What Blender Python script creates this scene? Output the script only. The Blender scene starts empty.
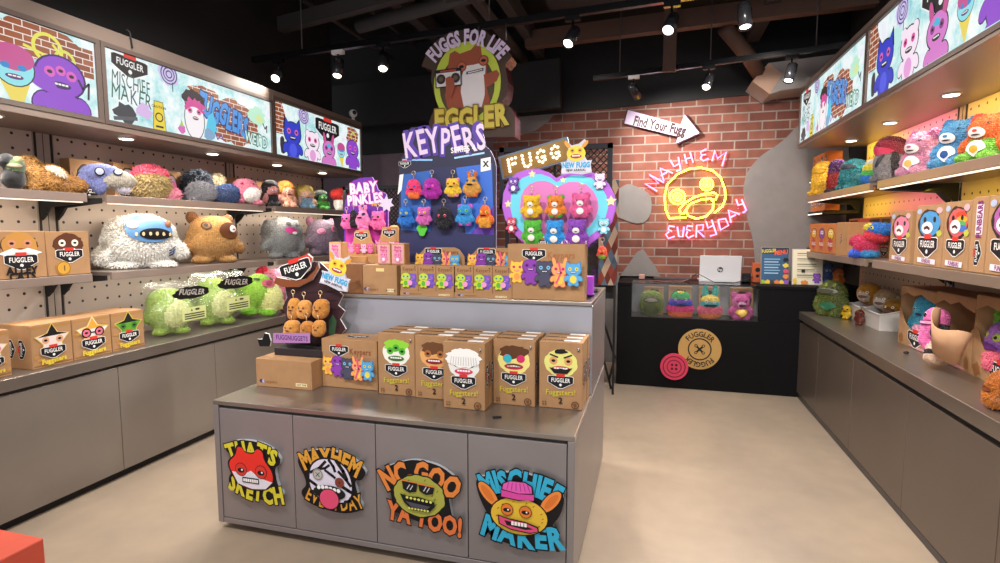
import bpy, bmesh, math, random
from mathutils import Vector, Matrix, Euler, noise
from mathutils.bvhtree import BVHTree
from mathutils.geometry import tessellate_polygon
random.seed(7)
PI = math.pi
SC = bpy.context.scene
COL = SC.collection
R = math.radians

# ---------------------------------------------------------------- camera model (room metres: x right, y into the shop, z up)
FPX, CX, CY, CAMH = 547.0, 500.0, 281.5, 1.5
PITCH = math.atan(50.5 / FPX)
YAW = math.atan(155 * math.cos(PITCH) / FPX)
FW = Vector((-math.sin(YAW) * math.cos(PITCH), math.cos(YAW) * math.cos(PITCH), -math.sin(PITCH)))
RT = Vector((math.cos(YAW), math.sin(YAW), 0))
UP = RT.cross(FW)
EYE = Vector((0, 0, CAMH))
def ray(u, v): return FW + RT * ((u - CX) / FPX) - UP * ((v - CY) / FPX)
def fz(u, v, z): r = ray(u, v); return EYE + r * ((z - CAMH) / r.z)      # point of a horizontal plane seen at (u, v)
def fx(u, v, x): r = ray(u, v); return EYE + r * (x / r.x)               # ... of a plane parallel to the side walls
def fy(u, v, y): r = ray(u, v); return EYE + r * (y / r.y)               # ... of a plane parallel to the back wall

cam = bpy.data.cameras.new('camera'); cam_o = bpy.data.objects.new('camera', cam); COL.objects.link(cam_o)
cam.sensor_width = 36; cam.lens = FPX / 1000 * 36; cam.clip_start = .05
cam_o.location = EYE
cam_o.rotation_euler = (PI / 2 - PITCH, 0, YAW)
SC.camera = cam_o

# ---------------------------------------------------------------- materials
def lin(h):
    h = h.lstrip('#'); c = [int(h[i:i + 2], 16) / 255 for i in (0, 2, 4)]
    return tuple(x / 12.92 if x <= .04045 else ((x + .055) / 1.055) ** 2.4 for x in c) + (1,)
MATS = {}
def new_mat(name):
    m = bpy.data.materials.new(name); m.use_nodes = True
    nt = m.node_tree; return m, nt, nt.nodes['Principled BSDF']
def mat(hexc, kind='matte'):
    k = (hexc, kind)
    if k in MATS: return MATS[k]
    m, nt, b = new_mat(kind + '_' + hexc.strip('#'))
    c = lin(hexc); b.inputs['Base Color'].default_value = c
    N, L = nt.nodes, nt.links
    def tex(scale, detail=3, coord='Object'):
        t = N.new('ShaderNodeTexCoord'); n = N.new('ShaderNodeTexNoise'); n.inputs['Scale'].default_value = scale
        n.inputs['Detail'].default_value = detail; L.new(t.outputs[coord], n.inputs['Vector']); return n
    def vary(n, lo, hi):
        r = N.new('ShaderNodeValToRGB'); r.color_ramp.elements[0].position = .3; r.color_ramp.elements[1].position = .7
        r.color_ramp.elements[0].color = tuple(x * lo for x in c[:3]) + (1,); r.color_ramp.elements[1].color = tuple(min(1, x * hi) for x in c[:3]) + (1,)
        L.new(n.outputs['Fac'], r.inputs['Fac']); L.new(r.outputs['Color'], b.inputs['Base Color'])
    def bump(n, s, d=.01):
        bp = N.new('ShaderNodeBump'); bp.inputs['Strength'].default_value = s; bp.inputs['Distance'].default_value = d
        L.new(n.outputs['Fac'], bp.inputs['Height']); L.new(bp.outputs['Normal'], b.inputs['Normal'])
    if kind == 'matte': b.inputs['Roughness'].default_value = .7; vary(tex(9), .94, 1.05)
    elif kind == 'print': b.inputs['Roughness'].default_value = .5; b.inputs['Specular IOR Level'].default_value = .3
    elif kind == 'flat': b.inputs['Roughness'].default_value = .6; b.inputs['Specular IOR Level'].default_value = .12
    elif kind == 'gloss': b.inputs['Roughness'].default_value = .22
    elif kind == 'card': b.inputs['Roughness'].default_value = .8; n = tex(14, 5); vary(n, .9, 1.06); bump(n, .05)
    elif kind == 'fur':
        b.inputs['Roughness'].default_value = .95; b.inputs['Specular IOR Level'].default_value = .1
        b.inputs['Sheen Weight'].default_value = .35; b.inputs['Sheen Roughness'].default_value = .5
        n = tex(60, 4); vary(n, .72, 1.18); bump(n, .35, .006)
    elif kind == 'laminate':
        b.inputs['Roughness'].default_value = .34; b.inputs['Metallic'].default_value = .35
        n = tex(3, 6); vary(n, .95, 1.05)
    elif kind == 'steel':
        b.inputs['Metallic'].default_value = .75; b.inputs['Roughness'].default_value = .3
        n = tex(4, 6); vary(n, .93, 1.05)
    elif kind == 'metal': b.inputs['Metallic'].default_value = .9; b.inputs['Roughness'].default_value = .35
    elif kind == 'glow':
        b.inputs['Emission Color'].default_value = c; b.inputs['Emission Strength'].default_value = SCREEN; b.inputs['Base Color'].default_value = (.02, .02, .02, 1)
        b.inputs['Roughness'].default_value = .4
    elif kind == 'lamp':
        b.inputs['Emission Color'].default_value = c; b.inputs['Emission Strength'].default_value = 9
    elif kind == 'bulb':
        b.inputs['Emission Color'].default_value = c; b.inputs['Emission Strength'].default_value = 1.25
    elif kind == 'neon':
        b.inputs['Emission Color'].default_value = c; b.inputs['Emission Strength'].default_value = NEON
    elif kind == 'acrylic':
        out = N['Material Output']; tr = N.new('ShaderNodeBsdfTransparent'); gl = N.new('ShaderNodeBsdfGlossy'); gl.inputs['Roughness'].default_value = .06
        mx = N.new('ShaderNodeMixShader'); fr = N.new('ShaderNodeFresnel'); fr.inputs['IOR'].default_value = 1.45
        tr.inputs['Color'].default_value = (.96, .97, .98, 1)
        L.new(fr.outputs[0], mx.inputs[0]); L.new(tr.outputs[0], mx.inputs[1]); L.new(gl.outputs[0], mx.inputs[2]); L.new(mx.outputs[0], out.inputs['Surface'])
    elif kind == 'plastic_film':
        out = N['Material Output']; tr = N.new('ShaderNodeBsdfTransparent'); gl = N.new('ShaderNodeBsdfGlossy'); gl.inputs['Roughness'].default_value = .12
        df = N.new('ShaderNodeBsdfDiffuse'); df.inputs['Color'].default_value = (.75, .85, .7, 1)
        mx = N.new('ShaderNodeMixShader'); mx.inputs[0].default_value = .085; m2 = N.new('ShaderNodeMixShader'); m2.inputs[0].default_value = .045
        n = tex(22, 6); bp = N.new('ShaderNodeBump'); bp.inputs['Strength'].default_value = 1; bp.inputs['Distance'].default_value = .03
        L.new(n.outputs['Fac'], bp.inputs['Height']); L.new(bp.outputs['Normal'], gl.inputs['Normal'])
        L.new(tr.outputs[0], mx.inputs[1]); L.new(gl.outputs[0], mx.inputs[2]); L.new(mx.outputs[0], m2.inputs[1]); L.new(df.outputs[0], m2.inputs[2]); L.new(m2.outputs[0], out.inputs['Surface'])
    MATS[k] = m; return m
SCREEN, NEON = 1.0, 8.0
KRAFT = '#A98058'

# ---------------------------------------------------------------- tagging
def tag(o, label, cat, group=None):
    o['label'] = label; o['category'] = cat
    if group: o['group'] = group
    return o
def structure(o): o['kind'] = 'structure'; return o

# ---------------------------------------------------------------- mesh builder
class MB:
    def __init__(s): s.v = []; s.f = []; s.mi = []; s.ms = []; s.sm = []
    def slot(s, m):
        if m not in s.ms: s.ms.append(m)
        return s.ms.index(m)
    def raw(s, vs, fs, m, M=None, smooth=False):
        b = len(s.v); i = s.slot(m)
        for p in vs:
            p = Vector(p); s.v.append(M @ p if M else p)
        for f in fs: s.f.append([b + k for k in f]); s.mi.append(i); s.sm.append(smooth)
        return s
    def box(s, x0, x1, y0, y1, z0, z1, m, M=None):
        vs = [(x, y, z) for x in (x0, x1) for y in (y0, y1) for z in (z0, z1)]
        return s.raw(vs, [(0, 1, 3, 2), (4, 6, 7, 5), (0, 4, 5, 1), (2, 3, 7, 6), (0, 2, 6, 4), (1, 5, 7, 3)], m, M)
    def bbox(s, x0, x1, y0, y1, z0, z1, m, bev=.004, M=None):
        bm = bmesh.new(); bmesh.ops.create_cube(bm, size=1)
        for v in bm.verts: v.co = Vector(((x0 + x1) / 2 + v.co.x * (x1 - x0), (y0 + y1) / 2 + v.co.y * (y1 - y0), (z0 + z1) / 2 + v.co.z * (z1 - z0)))
        bmesh.ops.bevel(bm, geom=bm.edges[:], offset=bev, segments=2, affect='EDGES', profile=.5)
        bm.verts.index_update(); vs = [v.co.copy() for v in bm.verts]; fs = [[v.index for v in f.verts] for f in bm.faces]; bm.free()
        return s.raw(vs, fs, m, M)
    def prism(s, pts, y0, y1, m, M=None, side=None):          # outline in x/z, thickness along y (y0 = front)
        n = len(pts)
        if sum(pts[i][0] * pts[(i + 1) % n][1] - pts[(i + 1) % n][0] * pts[i][1] for i in range(n)) < 0: pts = pts[::-1]
        tris = tessellate_polygon([[Vector((p[0], p[1], 0)) for p in pts]])
        A = [(p[0], y0, p[1]) for p in pts]; B = [(p[0], y1, p[1]) for p in pts]
        s.raw(A, [t for t in map(tuple, tris)], m, M); s.raw(B, [tuple(t)[::-1] for t in tris], side or m, M)
        return s.raw(A + B, [(i, i + n, (i + 1) % n + n, (i + 1) % n) for i in range(n)], side or m, M)
    def tube(s, path, r, m, seg=8, M=None, closed=False):
        path = [Vector(p) for p in path]; n = len(path); vs = []; fs = []
        nrm = None
        for i, p in enumerate(path):
            a = path[i - 1] if (i or closed) else p; b = path[(i + 1) % n] if (i < n - 1 or closed) else p
            t = (b - a).normalized()
            if nrm is None: nrm = t.orthogonal().normalized()
            nrm = (nrm - t * nrm.dot(t))
            nrm = nrm.normalized() if nrm.length > 1e-6 else t.orthogonal().normalized()
            bi = t.cross(nrm); rr = r[i] if isinstance(r, (list, tuple)) else r
            for k in range(seg):
                a_ = 2 * PI * k / seg; vs.append(p + (nrm * math.cos(a_) + bi * math.sin(a_)) * rr)
        for i in range(n if closed else n - 1):
            for k in range(seg):
                j = (i + 1) % n; fs.append((i * seg + k, i * seg + (k + 1) % seg, j * seg + (k + 1) % seg, j * seg + k))
        if not closed: fs.append(tuple(range(seg))[::-1]); fs.append(tuple(range((n - 1) * seg, n * seg)))
        return s.raw(vs, fs, m, M, True)
    def lathe(s, prof, m, seg=24, M=None):                     # (radius, z) pairs around z
        vs = []; fs = []; n = len(prof)
        for r, z in prof:
            for k in range(seg): a = 2 * PI * k / seg; vs.append((r * math.cos(a), r * math.sin(a), z))
        for i in range(n - 1):
            for k in range(seg): fs.append((i * seg + k, i * seg + (k + 1) % seg, (i + 1) * seg + (k + 1) % seg, (i + 1) * seg + k))
        fs.append(tuple(range(seg))[::-1]); fs.append(tuple(range((n - 1) * seg, n * seg)))
        return s.raw(vs, fs, m, M, True)
    def ball(s, c, r, m, sub=2, M=None):
        bm = bmesh.new(); bmesh.ops.create_icosphere(bm, subdivisions=sub, radius=1)
        r = r if isinstance(r, (tuple, list)) else (r, r, r)
        bm.verts.index_update(); vs = [(c[0] + v.co.x * r[0], c[1] + v.co.y * r[1], c[2] + v.co.z * r[2]) for v in bm.verts]
        fs = [[v.index for v in f.verts] for f in bm.faces]; bm.free()
        return s.raw(vs, fs, m, M, True)
    def build(s, name, parent=None, loc=(0, 0, 0), rot=(0, 0, 0)):
        me = bpy.data.meshes.new(name); me.from_pydata([tuple(v) for v in s.v], [], s.f)
        for m in s.ms: me.materials.append(m)
        me.polygons.foreach_set('material_index', s.mi); me.polygons.foreach_set('use_smooth', s.sm); me.update()
        o = bpy.data.objects.new(name, me); COL.objects.link(o)
        o.location = loc; o.rotation_euler = rot
        if parent: o.parent = parent
        return o
def empty(name, loc=(0, 0, 0), rot=(0, 0, 0)):
    o = bpy.data.objects.new(name, None); COL.objects.link(o); o.location = loc; o.rotation_euler = rot; o.empty_display_size = .05; return o
def copy_tree(o, parent=None):
    kids = [c for c in CHILD.get(o, [])] or list(o.children)
    c = o.copy(); COL.objects.link(c)
    if parent: c.parent = parent
    for k in kids: copy_tree(k, c)
    return c
CHILD = {}

# ---------------------------------------------------------------- glyphs of the built-in font
GL = {}
def load_glyphs(chars, offs):
    obs = []
    for off in offs:
        for ch in chars:
            cu = bpy.data.curves.new('g', 'FONT'); cu.body = ch; cu.resolution_u = 2; cu.offset = off; cu.fill_mode = 'FRONT' if hasattr(cu, 'fill_mode') else cu.fill_mode
            o = bpy.data.objects.new('g', cu); COL.objects.link(o); obs.append((ch, off, o))
    dg = bpy.context.evaluated_depsgraph_get()
    for ch, off, o in obs:
        me = bpy.data.meshes.new_from_object(o.evaluated_get(dg))
        vs = [(v.co.x, v.co.y) for v in me.vertices]; fs = [tuple(p.vertices) for p in me.polygons]
        GL[(ch, off)] = (vs, fs); bpy.data.meshes.remove(me)
    for ch, off, o in obs:
        cu = o.data; bpy.data.objects.remove(o); bpy.data.curves.remove(cu)
load_glyphs("ABCDEFGHIJKLMNOPQRSTUVWXYZabcdefghijklmnopqrstuvwxyz0123456789!'?:/,.-X", (0.0, .02, .05, .1))
def adv(ch):
    if ch == ' ': return .32
    v = GL[(ch, 0.0)][0]; return max(p[0] for p in v) + .07

# ---------------------------------------------------------------- flat printed artwork: stacked inks on a panel facing -y
def circ(cx, cy, rx, ry=None, n=20, a0=0, a1=2 * PI, rot=0):
    ry = rx if ry is None else ry; pts = []
    full = abs(a1 - a0 - 2 * PI) < 1e-6
    for k in range(n if full else n + 1):
        a = a0 + (a1 - a0) * k / n; x, y = rx * math.cos(a), ry * math.sin(a)
        pts.append((cx + x * math.cos(rot) - y * math.sin(rot), cy + x * math.sin(rot) + y * math.cos(rot)))
    return pts
def rect(x0, y0, x1, y1): return [(x0, y0), (x1, y0), (x1, y1), (x0, y1)]
def star(cx, cy, r, k=.5, n=5, rot=PI / 2):
    return [(cx + r * (1 if i % 2 == 0 else k) * math.cos(rot + i * PI / n), cy + r * (1 if i % 2 == 0 else k) * math.sin(rot + i * PI / n)) for i in range(2 * n)]
def ragged(cx, cy, rx, ry, n=22, amp=.2, seed=1, rot=0):
    rnd = random.Random(seed); return [(cx + rx * (1 + rnd.uniform(-amp, amp)) * math.cos(rot + 2 * PI * i / n), cy + ry * (1 + rnd.uniform(-amp, amp)) * math.sin(rot + 2 * PI * i / n)) for i in range(n)]
def xf(pts, cx=0, cy=0, s=1, rot=0):
    c, n = math.cos(rot), math.sin(rot); return [(cx + s * (x * c - y * n), cy + s * (x * n + y * c)) for x, y in pts]
def soft(pts, it=2):
    for _ in range(it):
        out = []
        for i in range(len(pts)):
            a, b = pts[i], pts[(i + 1) % len(pts)]; out += [(a[0] * .78 + b[0] * .22, a[1] * .78 + b[1] * .22), (a[0] * .22 + b[0] * .78, a[1] * .22 + b[1] * .78)]
        pts = out
    return pts
class Art:
    def __init__(s, kind='print', step=.00025, clip=None): s.mb = MB(); s.k = kind; s.y = 0.0; s.step = step; s.clip = clip
    def _m(s, c): return c if isinstance(c, bpy.types.Material) else mat(c, s.k)
    def poly(s, pts, col):
        if s.clip:
            x0, y0, x1, y1 = s.clip
            for ax, lim, sg in ((0, x0, 1), (0, x1, -1), (1, y0, 1), (1, y1, -1)):
                out = []
                for i in range(len(pts)):
                    a, b = pts[i - 1], pts[i]; ia, ib = (a[ax] - lim) * sg >= 0, (b[ax] - lim) * sg >= 0
                    if ia != ib:
                        t = (lim - a[ax]) / (b[ax] - a[ax]); out.append((a[0] + t * (b[0] - a[0]), a[1] + t * (b[1] - a[1])))
                    if ib: out.append(b)
                pts = out
                if len(pts) < 3: return s
        n = len(pts)
        if sum(pts[i][0] * pts[(i + 1) % n][1] - pts[(i + 1) % n][0] * pts[i][1] for i in range(n)) < 0: pts = pts[::-1]
        tr = tessellate_polygon([[Vector((p[0], p[1], 0)) for p in pts]]); s.y -= s.step
        fs = []
        for t in tr:
            a, b, c = (pts[i] for i in t)
            fs.append(tuple(t) if (b[0] - a[0]) * (c[1] - a[1]) - (b[1] - a[1]) * (c[0] - a[0]) > 0 else tuple(t)[::-1])
        s.mb.raw([(p[0], s.y, p[1]) for p in pts], fs, s._m(col)); return s
    def line(s, pts, w, col):
        for a, b in zip(pts[:-1], pts[1:]):
            dx, dy = b[0] - a[0], b[1] - a[1]; l = math.hypot(dx, dy) or 1; nx, ny = -dy / l * w / 2, dx / l * w / 2; ex, ey = dx / l * w / 3, dy / l * w / 3
            s.poly([(a[0] + nx - ex, a[1] + ny - ey), (a[0] - nx - ex, a[1] - ny - ey), (b[0] - nx + ex, b[1] - ny + ey), (b[0] + nx + ex, b[1] + ny + ey)], col)
            s.y += s.step
        s.y -= s.step
        return s
    def ring(s, cx, cy, r, w, col, n=28):
        s.y -= s.step; vs = []; fs = []
        for k in range(n):
            a = 2 * PI * k / n
            for q in (r - w / 2, r + w / 2): vs.append((cx + q * math.cos(a), s.y, cy + q * math.sin(a)))
        for k in range(n): j = (k + 1) % n; fs.append((2 * k, 2 * k + 1, 2 * j + 1, 2 * j))
        s.mb.raw(vs, fs, s._m(col)); return s
    def text(s, t, cx, cy, h, col, off=.02, rot=0, arc=None, out=None, sx=1, jit=0, seed=3, sp=0, flip=False, ctr=False):
        k = h / .7; rnd = random.Random(seed)
        tot = sum(adv(c) + sp for c in t) * k * sx; places = []; x = -tot / 2
        for c in t:
            w = (adv(c) + sp) * k * sx
            places.append((c, x + w / 2, rnd.uniform(-jit, jit), rnd.uniform(-jit, jit) * h)); x += w
        for o_, c_ in ([(out[1], out[0])] if out else []) + [(off, col)]:
            s.y -= s.step
            for c, px, jr, jy in places:
                if c == ' ': continue
                vs, fs = GL[(c, o_)]; g0 = GL[(c, 0.0)][0]; gw = max(p[0] for p in g0) / 2
                if arc: a = -px / arc; ox, oy, ra = -arc * math.sin(a), arc * math.cos(a) - (0 if ctr else arc), a       # arc > 0 bulges up
                else: ox, oy, ra = px, 0, 0
                oy += jy; ra += jr; ca, sa = math.cos(ra), math.sin(ra); cr, sr = math.cos(rot), math.sin(rot); pts = []
                for vx, vy in vs:
                    lx, ly = (vx - gw) * k * sx, (vy - .35) * k
                    if flip: lx, ly = -lx, -ly
                    gx, gy = ox + lx * ca - ly * sa, oy + lx * sa + ly * ca
                    pts.append((cx + gx * cr - gy * sr, s.y, cy + gx * sr + gy * cr))
                s.mb.raw(pts, fs, s._m(c_))
        return s
    def build(s, name, parent=None, loc=(0, 0, 0), rot=(0, 0, 0)): return s.mb.build(name, parent, loc, rot)

BLK, WHT, RED = '#17161A', '#F1EFEC', '#D3372F'
def badge(A, cx, cy, w, rot=0, tag_=True):                      # the maker's name plate: dark shield, small red tab, white lettering
    P = [(-.5, .17), (-.42, .2), (.42, .2), (.5, .17), (.5, -.06), (.08, -.28), (-.08, -.28), (-.5, -.06)]
    A.poly(xf([(x * 1.04, y * 1.09) for x, y in P], cx, cy, w, rot), WHT); A.poly(xf(P, cx, cy, w, rot), BLK)
    if tag_: A.poly(xf(rect(-.17, .17, .17, .29), cx, cy, w, rot), RED)
    t = xf([(0, .04)], cx, cy, w, rot)[0]; A.text('FUGGLER', t[0], t[1], w * .165, WHT, off=.02, rot=rot, sx=.72)
    t = xf([(0, -.15)], cx, cy, w, rot)[0]; A.poly(circ(t[0], t[1], w * .055, n=10), WHT)
def eye(A, x, y, r, c, p=BLK):
    A.poly(circ(x, y, r, n=16), c); A.poly(circ(x, y, r * .5, r * .34, n=12), p)
def teeth(A, x, y, w, h, n=4, lip=BLK, tc=WHT, rot=0, bend=0):
    A.poly(xf(circ(0, 0, w / 2, h / 2, n=20), x, y, 1, rot), lip)
    for i in range(n):
        q = -w * .36 + w * .72 * (i + .5) / n; A.poly(xf(rect(q - w * .3 / n, -h * .02, q + w * .3 / n, h * .26), x, y, 1, rot), tc)
def head(A, x, y, r, skin, hair=None, eyes='#E9E2D0', lip='#7A1F2A', ears=None, three=False, hstyle='top'):   # a plain made-up furry face
    if ears:
        for sg in (-1, 1): A.poly(circ(x + sg * r * .8, y + r * .62, r * .32, r * .42, n=14), ears)
    A.poly(ragged(x, y, r, r * .84, 30, .05, int(abs(x * 991) + 3)), skin)
    if hair:
        if hstyle == 'top': A.poly(ragged(x, y + r * .52, r * .92, r * .42, 26, .14, 5), hair)
        elif hstyle == 'mop': A.poly(ragged(x, y + r * .3, r * 1.05, r * .7, 34, .1, 6), hair)
        elif hstyle == 'hat': A.poly([(x - r * 1.1, y + r * .25), (x + r * 1.1, y + r * .4), (x + r * .15, y + r * 1.3)], hair)
    for sg in (-1, 1): eye(A, x + sg * r * .45, y + r * .12, r * .25, eyes)
    if three: eye(A, x, y + r * .35, r * .25, eyes)
    teeth(A, x, y - r * .38, r * 1.2, r * .38, 5, lip)
def creature(A, x, y, h, col, dark=None, ears='round', eyes='#E06AA8', belly=None, arms=True, line=BLK):      # a plain made-up plush doodle
    dark = dark or col; w = h * .5
    def two(pts_fn):
        A.poly(pts_fn(1.09), line); A.poly(pts_fn(1.0), col)
    def ear(k):
        for sg in (-1, 1):
            if ears == 'round': A.poly(circ(x + sg * w * .42, y + h * .36, w * .2 * k, n=14), line if k > 1 else dark)
            elif ears == 'cat': A.poly([(x + sg * w * .6 * k, y + h * .25), (x + sg * w * .5 * k, y + h * .5 * k), (x + sg * w * .12, y + h * .33)], line if k > 1 else dark)
            elif ears == 'long': A.poly(circ(x + sg * w * .42, y + h * .46, w * .14 * k, h * .2 * k, n=14, rot=-sg * .25), line if k > 1 else dark)
    ear(1.12)
    if arms:
        for sg in (-1, 1): A.poly(circ(x + sg * w * .55, y - h * .18, w * .2, h * .15, n=14, rot=sg * .6), line)
    for sg in (-1, 1): A.poly(circ(x + sg * w * .26, y - h * .42, w * .22, h * .1, n=12), line)
    two(lambda k: circ(x, y - h * .2, w * .46 * k, h * .25 * k, n=20)); two(lambda k: circ(x, y + h * .17, w * .62 * k, h * .26 * k, n=22))
    for sg in (-1, 1): A.poly(circ(x + sg * w * .26, y - h * .41, w * .19, h * .085, n=12), col)
    if arms:
        for sg in (-1, 1): A.poly(circ(x + sg * w * .55, y - h * .18, w * .17, h * .13, n=14, rot=sg * .6), col)
    ear(1.0)
    A.poly(circ(x, y - h * .2, w * .43, h * .24, n=20), col); A.poly(circ(x, y + h * .17, w * .58, h * .245, n=22), col)
    if belly: A.poly(circ(x, y - h * .22, w * .28, h * .16, n=16), belly)
    for sg in (-1, 1): eye(A, x + sg * w * .28, y + h * .21, w * .14, eyes)
    teeth(A, x, y + h * .06, w * .5, h * .09, 4, line)

# ---------------------------------------------------------------- plush bodies: rounded volumes fused into one skin
def fused(balls, voxel=.04, fur=0.0, furkind='fur', seed=1, dims=None, smooth=5):
    """balls: (x, y, z, rx, ry, rz, colour[, rotation about y in degrees]); returns mesh data scaled to dims, standing on z = 0."""
    bm = bmesh.new(); inv = []
    for b in balls:
        rot = Matrix.Rotation(R(b[7]) if len(b) > 7 else 0, 4, 'Y')
        M = Matrix.Translation(b[:3]) @ rot @ Matrix.Diagonal((b[3], b[4], b[5], 1))
        bmesh.ops.create_icosphere(bm, subdivisions=3, radius=1, matrix=M); inv.append((M.inverted(), b[6]))
    me = bpy.data.meshes.new('t'); bm.to_mesh(me); bm.free()
    o = bpy.data.objects.new('t', me); COL.objects.link(o)
    md = o.modifiers.new('r', 'REMESH'); md.mode = 'VOXEL'; md.voxel_size = voxel
    sm = o.modifiers.new('s', 'SMOOTH'); sm.factor = .5; sm.iterations = smooth
    dg = bpy.context.evaluated_depsgraph_get(); dg.update()
    m2 = bpy.data.meshes.new_from_object(o.evaluated_get(dg))
    bpy.data.objects.remove(o); bpy.data.meshes.remove(me); m2.materials.clear()
    cols = []
    for _, c in inv:
        if c not in cols: cols.append(c)
    for c in cols: m2.materials.append(c if isinstance(c, bpy.types.Material) else mat(c, furkind))
    idx = []
    for p in m2.polygons:
        c = p.center; d, k = min(((Mi @ c).length, i) for i, (Mi, _) in enumerate(inv)); idx.append(cols.index(inv[k][1]))
    m2.polygons.foreach_set('material_index', idx)
    xs = [v.co.x for v in m2.vertices]; ys = [v.co.y for v in m2.vertices]; zs = [v.co.z for v in m2.vertices]
    lo = Vector((min(xs), min(ys), min(zs))); hi = Vector((max(xs), max(ys), max(zs)))
    w, d, h = dims or tuple(hi - lo)
    s = Vector((w / (hi.x - lo.x), d / (hi.y - lo.y), h / (hi.z - lo.z)))
    for v in m2.vertices: v.co = Vector(((v.co.x - (lo.x + hi.x) / 2) * s.x, (v.co.y - (lo.y + hi.y) / 2) * s.y, (v.co.z - lo.z) * s.z))
    bvh = BVHTree.FromPolygons([v.co.copy() for v in m2.vertices], [tuple(p.vertices) for p in m2.polygons])
    if fur:
        rnd = random.Random(seed); bm = bmesh.new(); bm.from_mesh(m2)
        res = bmesh.ops.poke(bm, faces=bm.faces[:], offset=0)
        bm.normal_update(); k = fur * h
        for v in res['verts']:
            n = v.normal.copy(); v.co += n * k * rnd.uniform(.5, 1.2) + Vector((rnd.uniform(-.4, .4), rnd.uniform(-.4, .4), rnd.uniform(-.8, .1))) * k
        mz = min(v.co.z for v in bm.verts)
        if mz < 0:
            for v in bm.verts: v.co.z = max(v.co.z, 0)
        bm.to_mesh(m2); bm.free()
    else:
        for p in m2.polygons: p.use_smooth = True
    return m2, bvh, (w, d, h)
class Plush:
    def __init__(s, name, balls, dims, loc, rot=(0, 0, 0), fur=0.0, voxel=.045, seed=1, furkind='fur', lift=True):
        me, s.bvh, s.dims = fused(balls, voxel, fur, furkind, seed, dims); me.name = name
        s.o = bpy.data.objects.new(name, me); COL.objects.link(s.o); s.o.rotation_euler = rot; s.o.location = loc
        if lift and (abs(rot[0]) + abs(rot[1]) > .01):
            M = Euler(rot).to_matrix(); s.o.location.z = loc[2] - min((M @ v.co).z for v in me.vertices)
    def patch(s, name, u, v, ru, rv, layers, off=.004, rot=0, dome=0, parent=None, shape=None, kind='print', part=None):
        """a disc (or outline) laid on the front of the body; u across the width, v up the height, radii as shares of the height"""
        w, d, h = s.dims; mb = MB(); o_ = off * h; ru = min(ru, .40 * w / h)
        for i, (k, col) in enumerate(layers):
            n, rings = 18, 4; vs = []; fs = []
            for q in range(rings + 1):
                for j in range(n):
                    a = 2 * PI * j / n; sc = shape(a) if shape else 1
                    x, z = ru * h * k * math.cos(a) * q / rings * sc, rv * h * k * math.sin(a) * q / rings * sc
                    x, z = u * w + x * math.cos(rot) - z * math.sin(rot), v * h + x * math.sin(rot) + z * math.cos(rot)
                    hit = s.bvh.ray_cast(Vector((x, -5, z)), Vector((0, 1, 0)))
                    if hit[0]: p, nn = hit[0], hit[1]
                    else:
                        near = s.bvh.find_nearest(Vector((x, -d * .3, z))); p, nn = near[0], near[1]
                    if nn.y > 0 and not hit[0]: nn = Vector((0, -1, 0))
                    dm = dome * h * math.sqrt(max(0, 1 - (q / rings) ** 2))
                    vs.append(p + nn * (o_ * (i + 1) + dm))
            for q in range(rings):
                for j in range(n): fs.append((q * n + j, q * n + (j + 1) % n, (q + 1) * n + (j + 1) % n, (q + 1) * n + j)[::-1])
            mb.raw(vs, fs, mat(col, kind), None, True)
        c = mb.build(name, parent or s.o)
        return c
    def eyes(s, u, v, r, layers, dv=0, cols2=None):
        for sg in (-1, 1): s.patch('eye', sg * u, v + (dv if sg > 0 else 0), r, r, (cols2 if cols2 and sg > 0 else layers), off=.006, dome=r * .3, kind='gloss')
    def mouth(s, u, v, rw, rh, col=BLK, n=4, rot=0, tc='#EDE6D2'):
        m = s.patch('mouth', u, v, rw, rh, [(1, col)], off=.007, rot=rot)
        for i in range(n):
            q = (-.62 + 1.24 * (i + .5) / n) * rw; w, d, h = s.dims
            s.patch('tooth', u + (q * math.cos(rot)) * h / w, v + q * math.sin(rot) + rh * .3, rw * .5 / n, rh * .45, [(1, tc)], off=.014, parent=m)
        return m
# ================================================================ ROOM SHELL
XL, XR, XLS, XRS, PL, PR_ = -3.08, 1.27, -3.15, 1.345, -3.55, 1.80
ZC, YB, Y0 = 3.75, 6.3, .35
def shader_floor():
    m, nt, b = new_mat('polished_concrete'); N, L = nt.nodes, nt.links
    t = N.new('ShaderNodeTexCoord'); n = N.new('ShaderNodeTexNoise'); n.inputs['Scale'].default_value = 1.1; n.inputs['Detail'].default_value = 7; n.inputs['Distortion'].default_value = .6
    n2 = N.new('ShaderNodeTexNoise'); n2.inputs['Scale'].default_value = 9; n2.inputs['Detail'].default_value = 8
    L.new(t.outputs['Object'], n.inputs['Vector']); L.new(t.outputs['Object'], n2.inputs['Vector'])
    mx = N.new('ShaderNodeMath'); mx.operation = 'MULTIPLY_ADD'; mx.inputs[1].default_value = .35; L.new(n2.outputs['Fac'], mx.inputs[0]); L.new(n.outputs['Fac'], mx.inputs[2])
    r = N.new('ShaderNodeValToRGB'); e = r.color_ramp.elements; e[0].position = .45; e[0].color = lin('#8B7C6D'); e[1].position = .9; e[1].color = lin('#A3907C')
    L.new(mx.outputs[0], r.inputs['Fac']); L.new(r.outputs['Color'], b.inputs['Base Color'])
    b.inputs['Roughness'].default_value = .38; b.inputs['Specular IOR Level'].default_value = .4
    return m
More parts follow.
